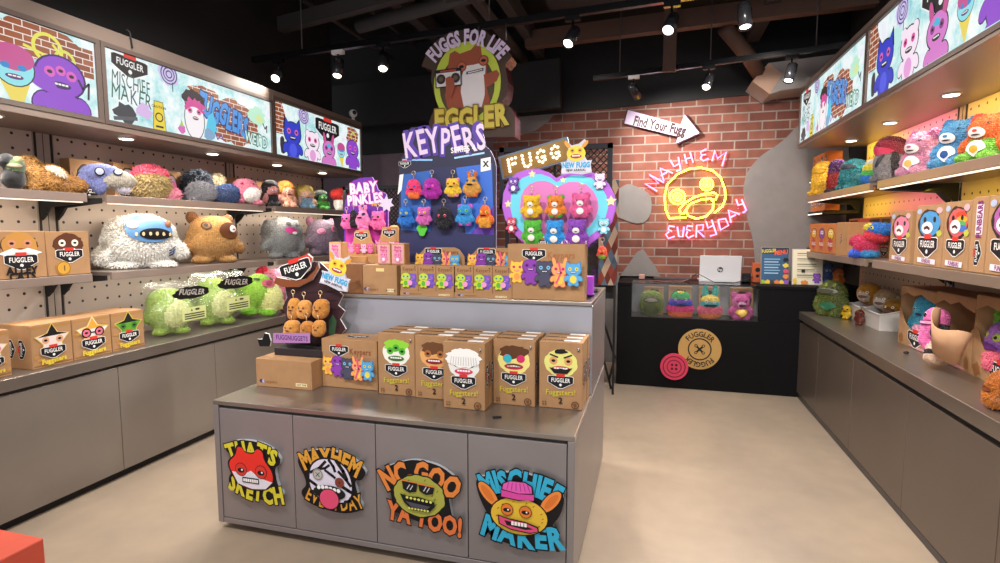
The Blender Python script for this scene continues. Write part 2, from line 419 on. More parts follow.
def shader_brick():
    m, nt, b = new_mat('red_brick'); N, L = nt.nodes, nt.links
    t = N.new('ShaderNodeTexCoord'); sp = N.new('ShaderNodeSeparateXYZ'); cb = N.new('ShaderNodeCombineXYZ'); L.new(t.outputs['Object'], sp.inputs[0])
    L.new(sp.outputs['X'], cb.inputs['X']); L.new(sp.outputs['Z'], cb.inputs['Y'])
    br = N.new('ShaderNodeTexBrick'); L.new(cb.outputs[0], br.inputs['Vector']); br.inputs['Scale'].default_value = 1
    br.inputs['Brick Width'].default_value = .26; br.inputs['Row Height'].default_value = .094; br.inputs['Mortar Size'].default_value = .0085; br.inputs['Mortar Smooth'].default_value = .3; br.inputs['Bias'].default_value = -.1
    br.inputs['Color1'].default_value = lin('#8A5545'); br.inputs['Color2'].default_value = lin('#693A30'); br.inputs['Mortar'].default_value = lin('#94877E')
    n = N.new('ShaderNodeTexNoise'); n.inputs['Scale'].default_value = 7; n.inputs['Detail'].default_value = 8; L.new(t.outputs['Object'], n.inputs['Vector'])
    r = N.new('ShaderNodeValToRGB'); r.color_ramp.elements[0].position = .3; r.color_ramp.elements[0].color = (.72, .72, .72, 1); r.color_ramp.elements[1].position = .75; r.color_ramp.elements[1].color = (1.15, 1.12, 1.1, 1)
    L.new(n.outputs['Fac'], r.inputs['Fac'])
    mx = N.new('ShaderNodeMixRGB'); mx.blend_type = 'MULTIPLY'; mx.inputs[0].default_value = 1; L.new(br.outputs['Color'], mx.inputs[1]); L.new(r.outputs['Color'], mx.inputs[2])
    L.new(mx.outputs[0], b.inputs['Base Color']); b.inputs['Roughness'].default_value = .85
    bp = N.new('ShaderNodeBump'); bp.inputs['Strength'].default_value = .6; bp.inputs['Distance'].default_value = .012; bp.invert = True
    L.new(br.outputs['Fac'], bp.inputs['Height']); L.new(bp.outputs['Normal'], b.inputs['Normal'])
    return m
def shader_peg(c):
    m, nt, b = new_mat('pegboard'); N, L = nt.nodes, nt.links
    t = N.new('ShaderNodeTexCoord'); sp = N.new('ShaderNodeSeparateXYZ'); L.new(t.outputs['Object'], sp.inputs[0])
    def cell(o, pitch):
        d = N.new('ShaderNodeMath'); d.operation = 'DIVIDE'; d.inputs[1].default_value = pitch; L.new(o, d.inputs[0])
        f = N.new('ShaderNodeMath'); f.operation = 'FRACT'; L.new(d.outputs[0], f.inputs[0])
        s = N.new('ShaderNodeMath'); s.operation = 'SUBTRACT'; s.inputs[1].default_value = .5; L.new(f.outputs[0], s.inputs[0])
        q = N.new('ShaderNodeMath'); q.operation = 'MULTIPLY'; q.inputs[1].default_value = pitch; L.new(s.outputs[0], q.inputs[0])
        p = N.new('ShaderNodeMath'); p.operation = 'POWER'; p.inputs[1].default_value = 2; L.new(q.outputs[0], p.inputs[0]); return p
    a = N.new('ShaderNodeMath'); a.operation = 'ADD'; L.new(cell(sp.outputs['Y'], .084).outputs[0], a.inputs[0]); L.new(cell(sp.outputs['Z'], .084).outputs[0], a.inputs[1])
    g = N.new('ShaderNodeMath'); g.operation = 'LESS_THAN'; g.inputs[1].default_value = .0085 ** 2; L.new(a.outputs[0], g.inputs[0])
    mx = N.new('ShaderNodeMixRGB'); mx.inputs[1].default_value = lin(c); mx.inputs[2].default_value = (.006, .005, .005, 1); L.new(g.outputs[0], mx.inputs[0])
    L.new(mx.outputs[0], b.inputs['Base Color']); b.inputs['Roughness'].default_value = .5
    return m
def box1(name, x0, x1, y0, y1, z0, z1, m, bev=None, parent=None):
    mb = MB()
    mb.bbox(x0, x1, y0, y1, z0, z1, m, bev) if bev else mb.box(x0, x1, y0, y1, z0, z1, m)
    return mb.build(name, parent)
DARK = mat('#1B191B'); CEIL = mat('#141314'); CARC = mat('#45403D')
LAM_L = mat('#8B8279', 'laminate'); LAM_R = mat('#6A5D53', 'laminate'); LAM_I = mat('#8D8686', 'laminate'); STEEL = mat('#9A9088', 'steel')  # one grey laminate in separate tones, each side's reflections put into the colour
SHELF = mat('#8D8078', 'laminate'); FRAME = mat('#6B5E58', 'laminate'); BLACKM = mat('#0F0E10', 'gloss'); BLACK = mat('#141315')
structure(box1('floor', -5.2, 3.2, -1.2, 7.2, -.1, 0, shader_floor()))
structure(box1('ceiling', -5.2, 3.2, .1, 7.2, ZC, ZC + .1, CEIL))
structure(box1('wall_left', -3.75, -3.6, Y0, 5.45, 0, ZC, mat('#1F1C1D')))
structure(box1('wall_right', 1.85, 2.0, Y0, 7.2, 0, ZC, mat('#201D1C')))
structure(box1('wall_back', -1.86, 1.85, YB, YB + .15, 0, ZC, shader_brick()))
structure(box1('wall_back_side', -5.2, -1.86, YB, YB + .15, 0, ZC, mat('#6E5C66')))
structure(box1('wall_side_passage', -5.2, -5.05, 5.0, 7.2, 0, ZC, mat('#3A3036')))
# black band over the brick, sloping like the slab above it
structure(MB().prism([(-1.86, 2.80), (.93, 2.90), (1.02, 2.84), (1.85, 3.0), (1.85, ZC), (-5.2, ZC), (-5.2, 2.42), (-2.7, 2.47), (-2.6, 2.77)], YB - .03, YB - .002, BLACK).build('wall_back_upper'))
PLAST = mat('#7F7976')
def plaster(pts, n): structure(MB().prism(soft(pts) if n in ('', '_side') else pts, YB - .014, YB - .001, PLAST).build('wall_back_trim' + n))
def wpts(l): return [(fy(u, v, YB).x, fy(u, v, YB).z) for u, v in l]
plaster(wpts([(617, 190), (628, 183), (640, 188), (650, 194), (652, 204), (651, 214), (646, 222), (636, 224), (622, 219), (612, 214), (612, 196)]), '')
plaster(wpts([(618, 284), (620, 276), (630, 262), (637, 252), (643, 249), (649, 258), (655, 266), (660, 276), (664, 284)]), '_low')
plaster([(-.95, .0), (-.95, .99), (.0, 1.0), (.0, .0)], '_base')
plaster(wpts([(812, 118), (797, 126), (786, 138), (776, 146), (760, 156), (748, 170), (743, 186), (744, 206), (748, 222), (753, 240), (755, 262), (757, 290), (850, 292), (850, 118)]), '_side')
plaster(wpts([(486, 140), (500, 137), (518, 136), (535, 131), (548, 122), (556, 112), (486, 118)]), '_high')

# ---- soffit boxes that carry the light boxes
FASC = mat('#8A7A70', 'laminate')
def soffit(n, x0, x1, y0, y1, zb, zt, ft):
    mb = MB(); mb.bbox(x0, x1, y0, y1, zb, zb + .035, FASC, .003); mb.box(x0, x1, y0, y1, zt, ft, FASC); mb.box(x0 + .1, x1 - .1, y0 + .02, y1 - .02, zb + .03, zt + .002, CARC)
    return structure(mb.build(n))
soffit('trim_soffit_left', PL - .05, XL, Y0, 5.40, 2.085, 2.585, 2.665)
soffit('trim_soffit_right', XR, PR_ + .05, Y0, 5.78, 2.265, 2.785, 2.82)
structure(box1('trim_soffit_end', PL - .05, XL - .02, 5.40, 5.43, 2.085, 2.665, FASC))
def wall_upper(n, x0, x1, y1, z): structure(box1(n, x0, x1, Y0, y1, z, ZC, BLACK))
wall_upper('wall_left_upper', PL - .05, XL - .35, 5.4, 2.66)
wall_upper('wall_right_upper', XR + .38, 1.85, 5.78, 2.815)

# ================================================================ CABINETS
def cabinet(side, y0, y1, label, first=False):
    o = empty('base_cabinet', ((XL if side == 'l' else XR), (y0 + y1) / 2, 0)); w = (y1 - y0)
    sg = -1 if side == 'l' else 1; lam = LAM_L if side == 'l' else LAM_R
    def bb(n, xa, xb, ya, yb, za, zb, m, bev=.002):
        xa, xb = sorted((sg * xa, sg * xb)); mb = MB(); mb.bbox(xa, xb, ya, yb, za, zb, m, bev); return mb.build(n, o)
    bb('carcass', .022, .44, -w / 2 + .001, w / 2 - .001, .04, .70, CARC); bb('door', 0, .02, -w / 2 + .002, w / 2 - .002, .05, .685, lam)
    bb('plinth', .035 if side == 'l' else .008, .42, -w / 2 + .001, w / 2 - .001, .001, .04, DARK if side == 'l' else mat('#5C5E66', 'metal'), .001)
    return tag(o, label, 'cabinet', 'base cabinets under the left counter' if side == 'l' else 'base cabinets under the right counter')
for (a, b), l in zip([(1.0, 1.72), (1.72, 2.475), (2.475, 3.226), (3.226, 3.98), (3.98, 4.70), (4.70, 5.40)],
    ['taupe base cabinet nearest the shop front under the left counter', 'wide plain taupe base cabinet at the bottom left of the photo, behind the red block', 'plain taupe base cabinet under the left counter below the bagged green plush',
     'plain taupe base cabinet partly hidden behind the corner of the central island', 'taupe base cabinet hidden behind the island cardboard carton', 'taupe base cabinet at the far end of the left counter behind the island']): cabinet('l', a, b, l)
for (a, b), l in zip([(1.6, 2.4), (2.4, 3.2), (3.2, 4.01), (4.01, 4.8), (4.8, 5.39)],
    ['dark taupe base cabinet nearest the shop front under the right counter', 'dark taupe base cabinet at the bottom right, cut by the photo edge', 'dark taupe base cabinet below the bare stretch of right counter beside white tubs',
     'dark taupe base cabinet on the right, second from the black sales counter', 'narrow dark taupe base cabinet touching the black sales counter']): cabinet('r', a, b, l)
def worktop(n, x0, x1, y0, y1, z0, z1, m, label): return tag(MB().bbox(x0, x1, y0, y1, z0, z1, m, .004).build(n), label, 'worktop')
worktop('worktop', PL - .03, XL + .012, 1.0, 5.40, .705, .77, STEEL, 'long brushed metal worktop running along the left wall under the pegboard')
worktop('worktop', XR - .012, PR_ + .03, 1.6, 5.385, .715, .785, mat('#94887C', 'steel'), 'long brushed metal worktop running along the right wall to the black counter')

# ---- pegboards, uprights, shelves
PEG_L, PEG_R = shader_peg('#B4A69C'), shader_peg('#C0A88A')
def pegboard(x, y0, y1, z0, z1, m, label):
    o = MB().box(-.012, .012, y0, y1, z0, z1, m).build('pegboard_panel'); o.location.x = x; return tag(o, label, 'pegboard')
JL = [.98, 2.475, 3.98, 5.40]; JR = [2.45, 4.08, 5.72]
for a, b, l in zip(JL[:-1], JL[1:], ['grey perforated pegboard behind the lying golden plush at the far left of the photo', 'grey perforated pegboard behind the white shaggy plush and tan dog', 'grey perforated pegboard behind the grey elephant and mauve plush']):
    pegboard(PL - .012, a + .06, b - .06, .772, 2.083, PEG_L, l)
for a, b, l in zip([.9] + JR[:-1], JR, ['perforated pegboard above the shop-front end of the right counter', 'yellow lit perforated pegboard behind the pink and blue teddy plush', 'perforated pegboard behind the tall grey and maroon plush at far right']):
    pegboard(PR_ + .012, a + .06, b - .06, .787, 2.263, PEG_R, l)
UPR = mat('#A2968D')
def upright(x, sg, y, z0, z1, label):
    o = empty('shelf_upright', (x, y, z0)); h = z1 - z0
    MB().box(min(0, -sg * .02), max(0, -sg * .02), -.057, .057, 0, h, UPR).build('channel', o)
    for yy in (-.046, .046): MB().box(min(-sg * .001, sg * .004), max(-sg * .001, sg * .004), yy - .006, yy + .006, 0, h, BLACK).build('slot', o)
    MB().box(min(0, sg * .0015), max(0, sg * .0015), -.0015, .0015, 0, h, BLACK).build('slot', o)
    tag(o, label, 'shelf upright')
upright(PL, 1, 2.475, .772, 2.083, 'slotted grey upright between the golden plush and the tan box on the left wall')
upright(PL, 1, 3.98, .772, 2.083, 'slotted grey upright between the tan dog and grey elephant on the left wall')
upright(PR_, -1, 4.08, .787, 2.263, 'slotted upright above the blue teddy plush on the right wall')
upright(PR_, -1, 2.45, .787, 2.263, 'slotted upright near the photo edge on the right wall')
LIP_L, LIP_R = mat('#9A8A80', 'laminate'), mat('#8E7A6A', 'laminate')
LED = mat('#FFF3E2', 'bulb')
def shelf(side, xf_, xb, y0, y1, z0, z1, label, led, group, lipm):
    o = empty('wall_shelf', (xb, (y0 + y1) / 2, z0)); sg = 1 if side == 'l' else -1; w = (y1 - y0) / 2; D = abs(xf_ - xb); t = z1 - z0
    def bb(n, xa, xb_, ya, yb, za, zb, m, bev=0):
        xa, xb_ = sorted((sg * xa, sg * xb_)); mb = MB(); mb.bbox(xa, xb_, ya, yb, za, zb, m, bev) if bev else mb.box(xa, xb_, ya, yb, za, zb, m); return mb.build(n, o)
    bb('board', .005, D - .02, -w, w, t - .02, t - .001, SHELF); bb('front_lip', D - .02, D, -w, w, 0, t, lipm, .002)
    if led: bb('led_strip', D - .03, D - .008, -w + .02, w - .02, -.005, -.0005, LED)
    for yy in (-w - .015, w + .015):
        MB().prism([(sg * .012, t - .02), (sg * (D - .03), t - .02), (sg * (D - .03), t - .05), (sg * .09, t - .075), (sg * .05, t - .12), (sg * .012, t - .15)], yy - .008, yy + .008, BLACK).build('bracket', o)
    return tag(o, label, 'shelf', group)
gl, gr = 'wall shelves on the left', 'wall shelves on the right'
for (a, b), l1, l2 in zip([(JL[i] + .06, JL[i + 1] - .06) for i in range(3)],
    ['upper shelf section under the lying golden plush, at the left photo edge', 'upper shelf section under the pink-bandana plush and grey fluffy plush', 'upper shelf section under the row of doll plush with black, orange and blond hair'],
    ['middle shelf section under the boxed moustache cat, at the left photo edge', 'middle shelf section under the white shaggy plush and tan dog', 'middle shelf section under the grey elephant and mauve plush']):
    shelf('l', XLS, PL, a, b, 1.667, 1.715, l1, True, gl, LIP_L); shelf('l', XLS, PL, a, b, 1.206, 1.252, l2, False, gl, LIP_L)
for (a, b), l1, l2 in zip([(1.0, JR[0] - .06), (JR[0] + .06, JR[1] - .06), (JR[1] + .06, JR[2] - .02)],
    ['upper right shelf section nearest the shop front', 'upper shelf section under the pink and blue teddy plush on the right', 'upper shelf section under the yellow, teal and tie-dye plush at far right'],
    ['middle right shelf section nearest the shop front', 'middle shelf section under the boxed blue and rainbow bears on the right', 'middle shelf section under the multicoloured monster plush at far right']):
    shelf('r', XRS, PR_, a, b, 1.765, 1.815, l1, True, gr, LIP_R); shelf('r', XRS, PR_, a, b, 1.265, 1.315, l2, False, gr, LIP_R)

# ================================================================ LIGHT BOXES (backlit printed screens)
def m_splash():
    m, nt, b = new_mat('backlit_paint_splashes'); N, L = nt.nodes, nt.links
    t = N.new('ShaderNodeTexCoord'); n = N.new('ShaderNodeTexNoise'); n.inputs['Scale'].default_value = 4.5; n.inputs['Detail'].default_value = 9; n.inputs['Roughness'].default_value = .7
    L.new(t.outputs['Object'], n.inputs['Vector']); r = N.new('ShaderNodeValToRGB'); e = r.color_ramp.elements
    e[0].position = .36; e[0].color = lin('#7FCBD2'); e[1].position = .56; e[1].color = lin('#F2F8F8'); q = r.color_ramp.elements.new(.46); q.color = lin('#C4E9EA'); q = r.color_ramp.elements.new(.75); q.color = lin('#DDD9F3')
    L.new(n.outputs['Fac'], r.inputs['Fac']); L.new(r.outputs['Color'], b.inputs['Emission Color']); b.inputs['Emission Strength'].default_value = SCREEN; b.inputs['Base Color'].default_value = (.02, .02, .02, 1); return m
def m_brickprint():
    m, nt, b = new_mat('backlit_brick_print'); N, L = nt.nodes, nt.links
    t = N.new('ShaderNodeTexCoord'); sp = N.new('ShaderNodeSeparateXYZ'); cb = N.new('ShaderNodeCombineXYZ'); L.new(t.outputs['Object'], sp.inputs[0]); L.new(sp.outputs['X'], cb.inputs['X']); L.new(sp.outputs['Z'], cb.inputs['Y'])
    br = N.new('ShaderNodeTexBrick'); L.new(cb.outputs[0], br.inputs['Vector']); br.inputs['Scale'].default_value = 1; br.inputs['Brick Width'].default_value = .085; br.inputs['Row Height'].default_value = .034; br.inputs['Mortar Size'].default_value = .0028
    br.inputs['Color1'].default_value = lin('#A85A2E'); br.inputs['Color2'].default_value = lin('#8C4526'); br.inputs['Mortar'].default_value = lin('#F0E4DA')
    L.new(br.outputs['Color'], b.inputs['Emission Color']); b.inputs['Emission Strength'].default_value = SCREEN * .95; b.inputs['Base Color'].default_value = (.02, .02, .02, 1); return m
SPL, BRP = m_splash(), m_brickprint()
def swirl(A, x, y, r, col):
    A.poly(ragged(x, y, r * 1.25, r * 1.25, 18, .18, 4), '#CFC3EC')
    for k in (1, .68, .36): A.ring(x, y, r * k, r * .13, col)
    A.line([(x + r * .4, y - r * .8), (x + r * .4, y - r * 1.7)], r * .12, col)
def cone(A, x, y, h):
    A.poly([(x - h * .2, y), (x + h * .2, y), (x + .01, y - h * .5)], '#E8D257'); A.poly(circ(x, y + h * .14, h * .26, h * .26), BLK); A.poly(circ(x, y + h * .14, h * .245, h * .245), '#8EDDE6')
    A.poly(circ(x, y + h * .26, h * .26, h * .17), '#C4508F'); A.poly([(x - h * .25, y + h * .28), (x - h * .2, y + h * .1), (x - h * .12, y + h * .25)], '#C4508F')
    for sg in (-1, 1): A.poly(circ(x + sg * h * .1, y + h * .14, h * .055, h * .04), '#2C86C9')
    teeth(A, x, y + h * .01, h * .22, h * .07, 3, '#5A2A6E')
def signboard(A, x, y, h):
    A.poly([(x - h * .26, y - h * .5), (x + h * .26, y - h * .5), (x + h * .17, y + h * .5), (x - h * .17, y + h * .5)], BLK); A.poly([(x - h * .24, y - h * .48), (x + h * .24, y - h * .48), (x + h * .15, y + h * .48), (x - h * .15, y + h * .48)], '#E9CF34')
    A.ring(x, y, h * .13, h * .04, BLK, 14); A.text('CAUTION', x, y + h * .32, h * .08, BLK); A.line([(x - h * .12, y - h * .3), (x + h * .12, y - h * .3)], h * .06, BLK)
def screen_art(kind, w, h):
    A = Art('glow', .00012, clip=(-w / 2 + .004, -h / 2 + .004, w / 2 - .004, h / 2 - .004)); X = lambda f: -w / 2 + f * w; Z = lambda f: h / 2 - f * h
    A.poly(rect(-w / 2, -h / 2, w / 2, h / 2), SPL)
    if kind == 'blob':
        A.poly(ragged(X(.80), Z(.25), .22, .12, 24, .15, 3), BRP); A.poly(rect(X(.86), Z(.5), X(.99), Z(.12)), BRP); A.ring(X(.82), Z(.26), .07, .018, '#E5DF57'); A.ring(X(.88), Z(.36), .05, .016, '#D9DB5E'); A.line([(X(.74), Z(.3)), (X(.9), Z(.42)), (X(.84), Z(.2))], .014, '#E5DF57')
        A.poly(ragged(X(.79), Z(.5), .06, .03, 14, .3, 8), '#9FE0E8')
        creature(A, X(.86), Z(.74), .40, '#8E45C9', '#8E45C9', 'none', '#D85FC0', line='#3A1460'); A.poly(circ(X(.785), Z(.66), .09, .045, rot=-.5), '#8E45C9'); eye(A, X(.86), Z(.50), .026, '#D85FC0')
        A.line([(X(.925), Z(.56)), (X(.94), Z(.66)), (X(.965), Z(.58)), (X(.96), Z(.78))], .012, '#2E2B38'); cone(A, X(.70), Z(.72), .38); creature(A, X(.42), Z(.72), .36, '#E77BC1', None, 'long')
    elif kind == 'town':
        badge(A, X(.115), Z(.16), .24, -.04); swirl(A, X(.31), Z(.10), .06, '#3A3562')
        A.text('MISCHIEF', X(.115), Z(.39), .085, '#2E5F52', off=0, rot=-.05, sx=.50, jit=.08); A.text('MAKER', X(.115), Z(.58), .09, '#2E5F52', off=0, rot=-.05, sx=.62, jit=.08)
        A.poly(ragged(X(.08), Z(.84), .075, .06, 12, .35, 9), '#3B3E46'); A.line([(X(.03), Z(.95)), (X(.13), Z(.90))], .022, '#55585F')
        A.poly(ragged(X(.17), Z(.76), .05, .05, 14, .3, 2), '#D5B6E4'); signboard(A, X(.245), Z(.80), .20)
        A.poly(ragged(X(.70), Z(.60), .26, .165, 30, .16, 12), BRP); A.poly(ragged(X(.50), Z(.24), .14, .05, 16, .25, 5), BRP)
        A.text('FUGGLERS', X(.64), Z(.50), .15, '#4E97E0', off=.05, rot=-.20, out=('#1D2F6B', .1), sx=.46, jit=.1)
        A.poly(ragged(X(.55), Z(.72), .05, .08, 14, .3, 4), '#55C4E6')
        A.poly(circ(X(.445), Z(.70), .088, .14), BLK); A.poly(circ(X(.445), Z(.70), .082, .134), '#F4EEF2'); A.poly(ragged(X(.445), Z(.40), .094, .075, 22, .14, 7), '#2A1A20'); A.poly(ragged(X(.445), Z(.49), .09, .05, 26, .28, 11), '#D24C96')
        A.poly(circ(X(.445), Z(.62), .07, .05), '#F4EEF2')
        for sg in (-1, 1): eye(A, X(.445) + sg * .038, Z(.57), .02, '#E36AA6')
        teeth(A, X(.45), Z(.68), .05, .025, 3, '#6E2A30')
        A.poly(ragged(X(.365), Z(.90), .03, .03, 10, .2, 1), '#D567B6'); A.poly([(X(.355), Z(.86)), (X(.375), Z(.86)), (X(.365), Z(.74))], '#9BCB4A')
        A.poly(ragged(X(.53), Z(.90), .05, .04, 10, .3, 6), '#7FA6C8'); A.line([(X(.57), Z(.84)), (X(.585), Z(.95)), (X(.61), Z(.86)), (X(.625), Z(.95))], .01, '#6A4BA0')
        A.poly(ragged(X(.88), Z(.36), .10, .07, 18, .25, 14), '#BCEBD0'); A.poly(ragged(X(.90), Z(.40), .04, .03, 12, .3, 15), '#D8E59A')
        A.line([(X(.93), Z(.47)), (X(.945), Z(.56)), (X(.96), Z(.50)), (X(.958), Z(.62))], .01, '#23222B')
        A.text('WEIRD', X(.87), Z(.80), .08, '#D9F3EC', off=.02, rot=-.06, out=('#3A6E66', .1), sx=.66, jit=.08)
    else:
        A.poly(rect(X(0), Z(.6), X(.075), Z(0)), BRP); A.poly(ragged(X(.07), Z(.3), .05, .09, 14, .3, 3), BRP); swirl(A, X(.29), Z(.13), .065, '#4A4478'); A.poly(ragged(X(.22), Z(.45), .12, .09, 16, .25, 21), '#BDE9E2')
        A.poly(ragged(X(.89), Z(.22), .12, .10, 18, .2, 13), BRP); A.ring(X(.90), Z(.25), .045, .014, '#D5D455')
        badge(A, X(.56), Z(.25), .40, -.02)
        A.poly(ragged(X(.065), Z(.80), .035, .09, 10, .3, 8), '#33323E')
        creature(A, X(.165), Z(.68), .37, '#3340C4', None, 'cat', '#D860B0', '#4C5AE0'); creature(A, X(.37), Z(.72), .33, '#F6E3F2', None, 'round', '#D9539C', '#E3A1D8'); creature(A, X(.56), Z(.80), .32, '#D47AC8', '#C4528F', 'long', '#8C3F86'); A.poly(ragged(X(.56), Z(.60), .035, .02, 10, .3, 3), '#49B6D6')
        cone(A, X(.715), Z(.72), .27); creature(A, X(.87), Z(.68), .36, '#8E45C9', None, 'none', '#D85FC0', line='#3A1460')
    return A
def lightbox(side, y0, y1, z0, z1, kind, label):
    w, h = y1 - y0, z1 - z0; sg = 1 if side == 'l' else -1
    o = empty('light_box', ((XL if side == 'l' else XR), (y0 + y1) / 2, (z0 + z1) / 2), (0, 0, sg * PI / 2)); f = .024
    mb = MB(); mb.box(-w / 2, w / 2, .012, .06, -h / 2, h / 2, FRAME)
    for a in ((-w / 2, w / 2, h / 2 - f, h / 2), (-w / 2, w / 2, -h / 2, -h / 2 + f), (-w / 2, -w / 2 + f, -h / 2 + f, h / 2 - f), (w / 2 - f, w / 2, -h / 2 + f, h / 2 - f)): mb.box(a[0], a[1], -.006, .012, a[2], a[3], FRAME)
    mb.build('frame', o); screen_art(kind, w - 2 * f, h - 2 * f).build('screen', o, (0, .006, 0)); return tag(o, label, 'light box', 'backlit screens above the shelves')
lightbox('l', 1.02, 2.49, 2.12, 2.585, 'blob', 'backlit screen with a big purple three-eyed creature, at the left photo edge')
lightbox('l', 2.495, 3.965, 2.12, 2.585, 'town', 'backlit screen on the left wall with blue graffiti lettering on printed bricks')
lightbox('l', 3.97, 5.40, 2.12, 2.62, 'row', 'backlit screen on the left wall with a row of five colourful creatures')
lightbox('r', 4.10, 5.78, 2.285, 2.785, 'town', 'backlit screen on the right wall with small blue graffiti lettering, farther one')
lightbox('r', 2.42, 4.10, 2.285, 2.785, 'row', 'large backlit screen on the right wall with creatures and name plate, nearer one')
# ---- downlights in the soffits
def downlight(x, y, z, label):
    o = empty('downlight', (x, y, z)); MB().lathe([(.05, 0), (.05, -.006), (.038, -.008)], mat('#D9D3CC', 'gloss'), 20).build('trim_ring', o); MB().lathe([(.038, -.007), (.037, -.0095)], mat('#FFF4E6', 'lamp'), 20).build('lens', o)
    tag(o, label, 'downlight', 'recessed downlights under the soffits')
for y, l in zip((2.02, 2.75, 3.455, 4.19, 4.88), ['round recessed downlight under the purple creature screen at left photo edge', 'round recessed downlight above the blue-lavender plush on left upper shelf', 'round recessed downlight above the grey fluffy plush on left upper shelf', 'round recessed downlight above the black-haired doll plush', 'round recessed downlight above the red mushroom-topped plush']): downlight(-3.23, y, 2.085, l)
for y, l in zip((2.92, 3.72, 4.55, 5.35), ['round recessed downlight above the rainbow bear at right photo edge', 'round recessed downlight above the blue teddy on the right shelf', 'round recessed downlight above the tall grey and maroon plush', 'round recessed downlight above the yellow plush at far right shelf end']): downlight(1.58, y, 2.265, l)
# small things on the soffit ledge
o = empty('security_camera', (-3.14, 5.34, 2.666)); MB().lathe([(.028, 0), (.03, .012), (.018, .02), (.016, .05)], mat('#E8E6E4', 'gloss'), 16).build('base', o); mb = MB(); mb.ball((0, 0, .085), .045, mat('#E8E6E4', 'gloss')); mb.ball((.03, -.025, .088), .022, BLACKM); mb.build('head', o); tag(o, 'small white security camera standing on the far end of the left soffit', 'camera')
tag(MB().tube([(XL + .008, 2.66, 2.70), (XL + .012, 2.68, 2.69), (XL + .012, 2.69, 2.60)], .005, BLACK).build('power_cable'), 'short black cable hooked over the left fascia above a graffiti screen', 'cable')

# ================================================================ CEILING SERVICES
def beam(n, a, b, w, h, m):
    a, b = Vector(a), Vector(b); d = b - a; M = Matrix.Translation((a + b) / 2) @ d.to_track_quat('Y', 'Z').to_matrix().to_4x4(); l = d.length
    return structure(MB().box(-w / 2, w / 2, -l / 2, l / 2, -h / 2, h / 2, m, M).build(n))
BM, PIPE, DUCT = mat('#3A3535'), mat('#454142'), mat('#5A4034')
for i, (x, w, h, z) in enumerate([(-1.62, .12, .2, 3.45), (-1.28, .09, .16, 3.5), (-2.3, .1, .16, 3.6), (.9, .12, .2, 3.5)]): beam('ceiling_beam', (x, .5, z), (x, 6.2, z), w, h, BM)
beam('ceiling_beam', (-1.3, 5.6, 3.42), (1.8, 5.15, 3.36), .1, .16, DUCT); beam('ceiling_beam', (-3.3, 4.4, 3.35), (1.8, 3.5, 3.5), .08, .12, BM); beam('ceiling_beam', (-4.5, 6.0, 2.95), (-1.0, 5.9, 3.05), .1, .5, mat('#191718'))
structure(MB().tube([(-2.6, 4.55, 3.32), (-1.0, 4.3, 3.42), (1.7, 4.0, 3.46)], .06, PIPE).build('ceiling_pipe')); structure(MB().tube([(-1.45, .6, 3.38), (-1.45, 6.1, 3.38)], .05, PIPE).build('ceiling_pipe'))
structure(MB().tube([(-3.0, 1.0, 3.5), (-3.0, 6.0, 3.5)], .02, mat('#454142')).build('ceiling_pipe')); structure(MB().tube([(-2.7, 1.0, 3.62), (-2.7, 6.0, 3.62)], .018, mat('#454142')).build('ceiling_pipe'))
structure(box1('ceiling_duct', -.9, 1.2, 4.2, 4.75, 3.36, 3.74, mat('#211F20')))
structure(box1('ceiling_strut', -.055, .055, 4.93, 4.97, 2.9, ZC, DUCT)).location = (.085, .25, 0)
# boxed beam end where the brick meets the right wall
WED = mat('#C19A82')
mb = MB(); mb.prism([(.86, 2.93), (1.0, 3.09), (1.85, 3.14), (1.85, 2.88), (1.12, 2.83), (1.02, 2.80)], 5.86, YB - .04, mat('#9C9490')); mb.prism([(.86, 2.93), (1.0, 3.09), (1.12, 2.98), (1.02, 2.80)], 5.85, 5.862, WED); structure(mb.build('ceiling_bulkhead'))
structure(MB().tube([(.55, 5.4, 3.3), (.8, 5.7, 3.12), (.95, 5.95, 3.0)], .07, DUCT).build('ceiling_brace'))
# ---- track rails and spots
RAIL1 = (Vector((-3.33, 4.06, 2.95)), Vector((1.0, 3.64, 2.95))); RAIL2 = (Vector((-.6, 5.42, 2.95)), Vector((1.45, 5.0, 2.95)))
def rail(p, q, label):
    o = empty('track_rail', p); d = q - p; M = d.to_track_quat('Y', 'Z').to_matrix().to_4x4(); l = d.length
    MB().box(-.02, .02, 0, l, -.022, .022, BLACKM, M).build('rail', o)
    for f in (.12, .5, .88): MB().tube([d * f + Vector((0, 0, .02)), d * f + Vector((0, 0, ZC - p.z))], .005, PIPE).build('hanger', o)
    tag(o, label, 'track rail')
rail(*RAIL1, 'long black lighting track passing above the hanging round sign'); rail(*RAIL2, 'black lighting track near the brick wall above the neon sign')
SPOTS = []
def spot(u, v, rl, label, aim, watts=1.0):
    p, q = RAIL1 if rl == 1 else RAIL2; r = ray(u, v); d = q - p
    t = (p.x * r.y - p.y * r.x) / (r.x * d.y - r.y * d.x); b = p + d * t
    o = empty('track_spotlight', b + Vector((0, 0, -.022))); a = (Vector(aim) - (b + Vector((0, 0, -.14)))).normalized(); rot = a.to_track_quat('-Z', 'Y').to_matrix().to_4x4()
    MB().box(-.05, .05, -.018, .018, -.03, 0, mat('#D8D4D0') if label.count('white') else BLACKM).build('adapter', o); MB().tube([(0, 0, -.03), (0, 0, -.10)], .008, BLACKM).build('stem', o)
    M = Matrix.Translation((0, 0, -.12)) @ rot
    MB().lathe([(.02, .055), (.038, .05), (.04, .0), (.04, -.10), (.034, -.10), (.033, -.088)], mat('#29282B', 'gloss'), 18, M).build('can', o); MB().lathe([(.033, -.088), (.032, -.0915)], mat('#FFF1DC', 'lamp'), 18, M).build('lens', o)
    tag(o, label, 'spotlight', 'spotlights on the lighting tracks'); SPOTS.append((b + Vector((0, 0, -.12)) + a * .12, a, watts))
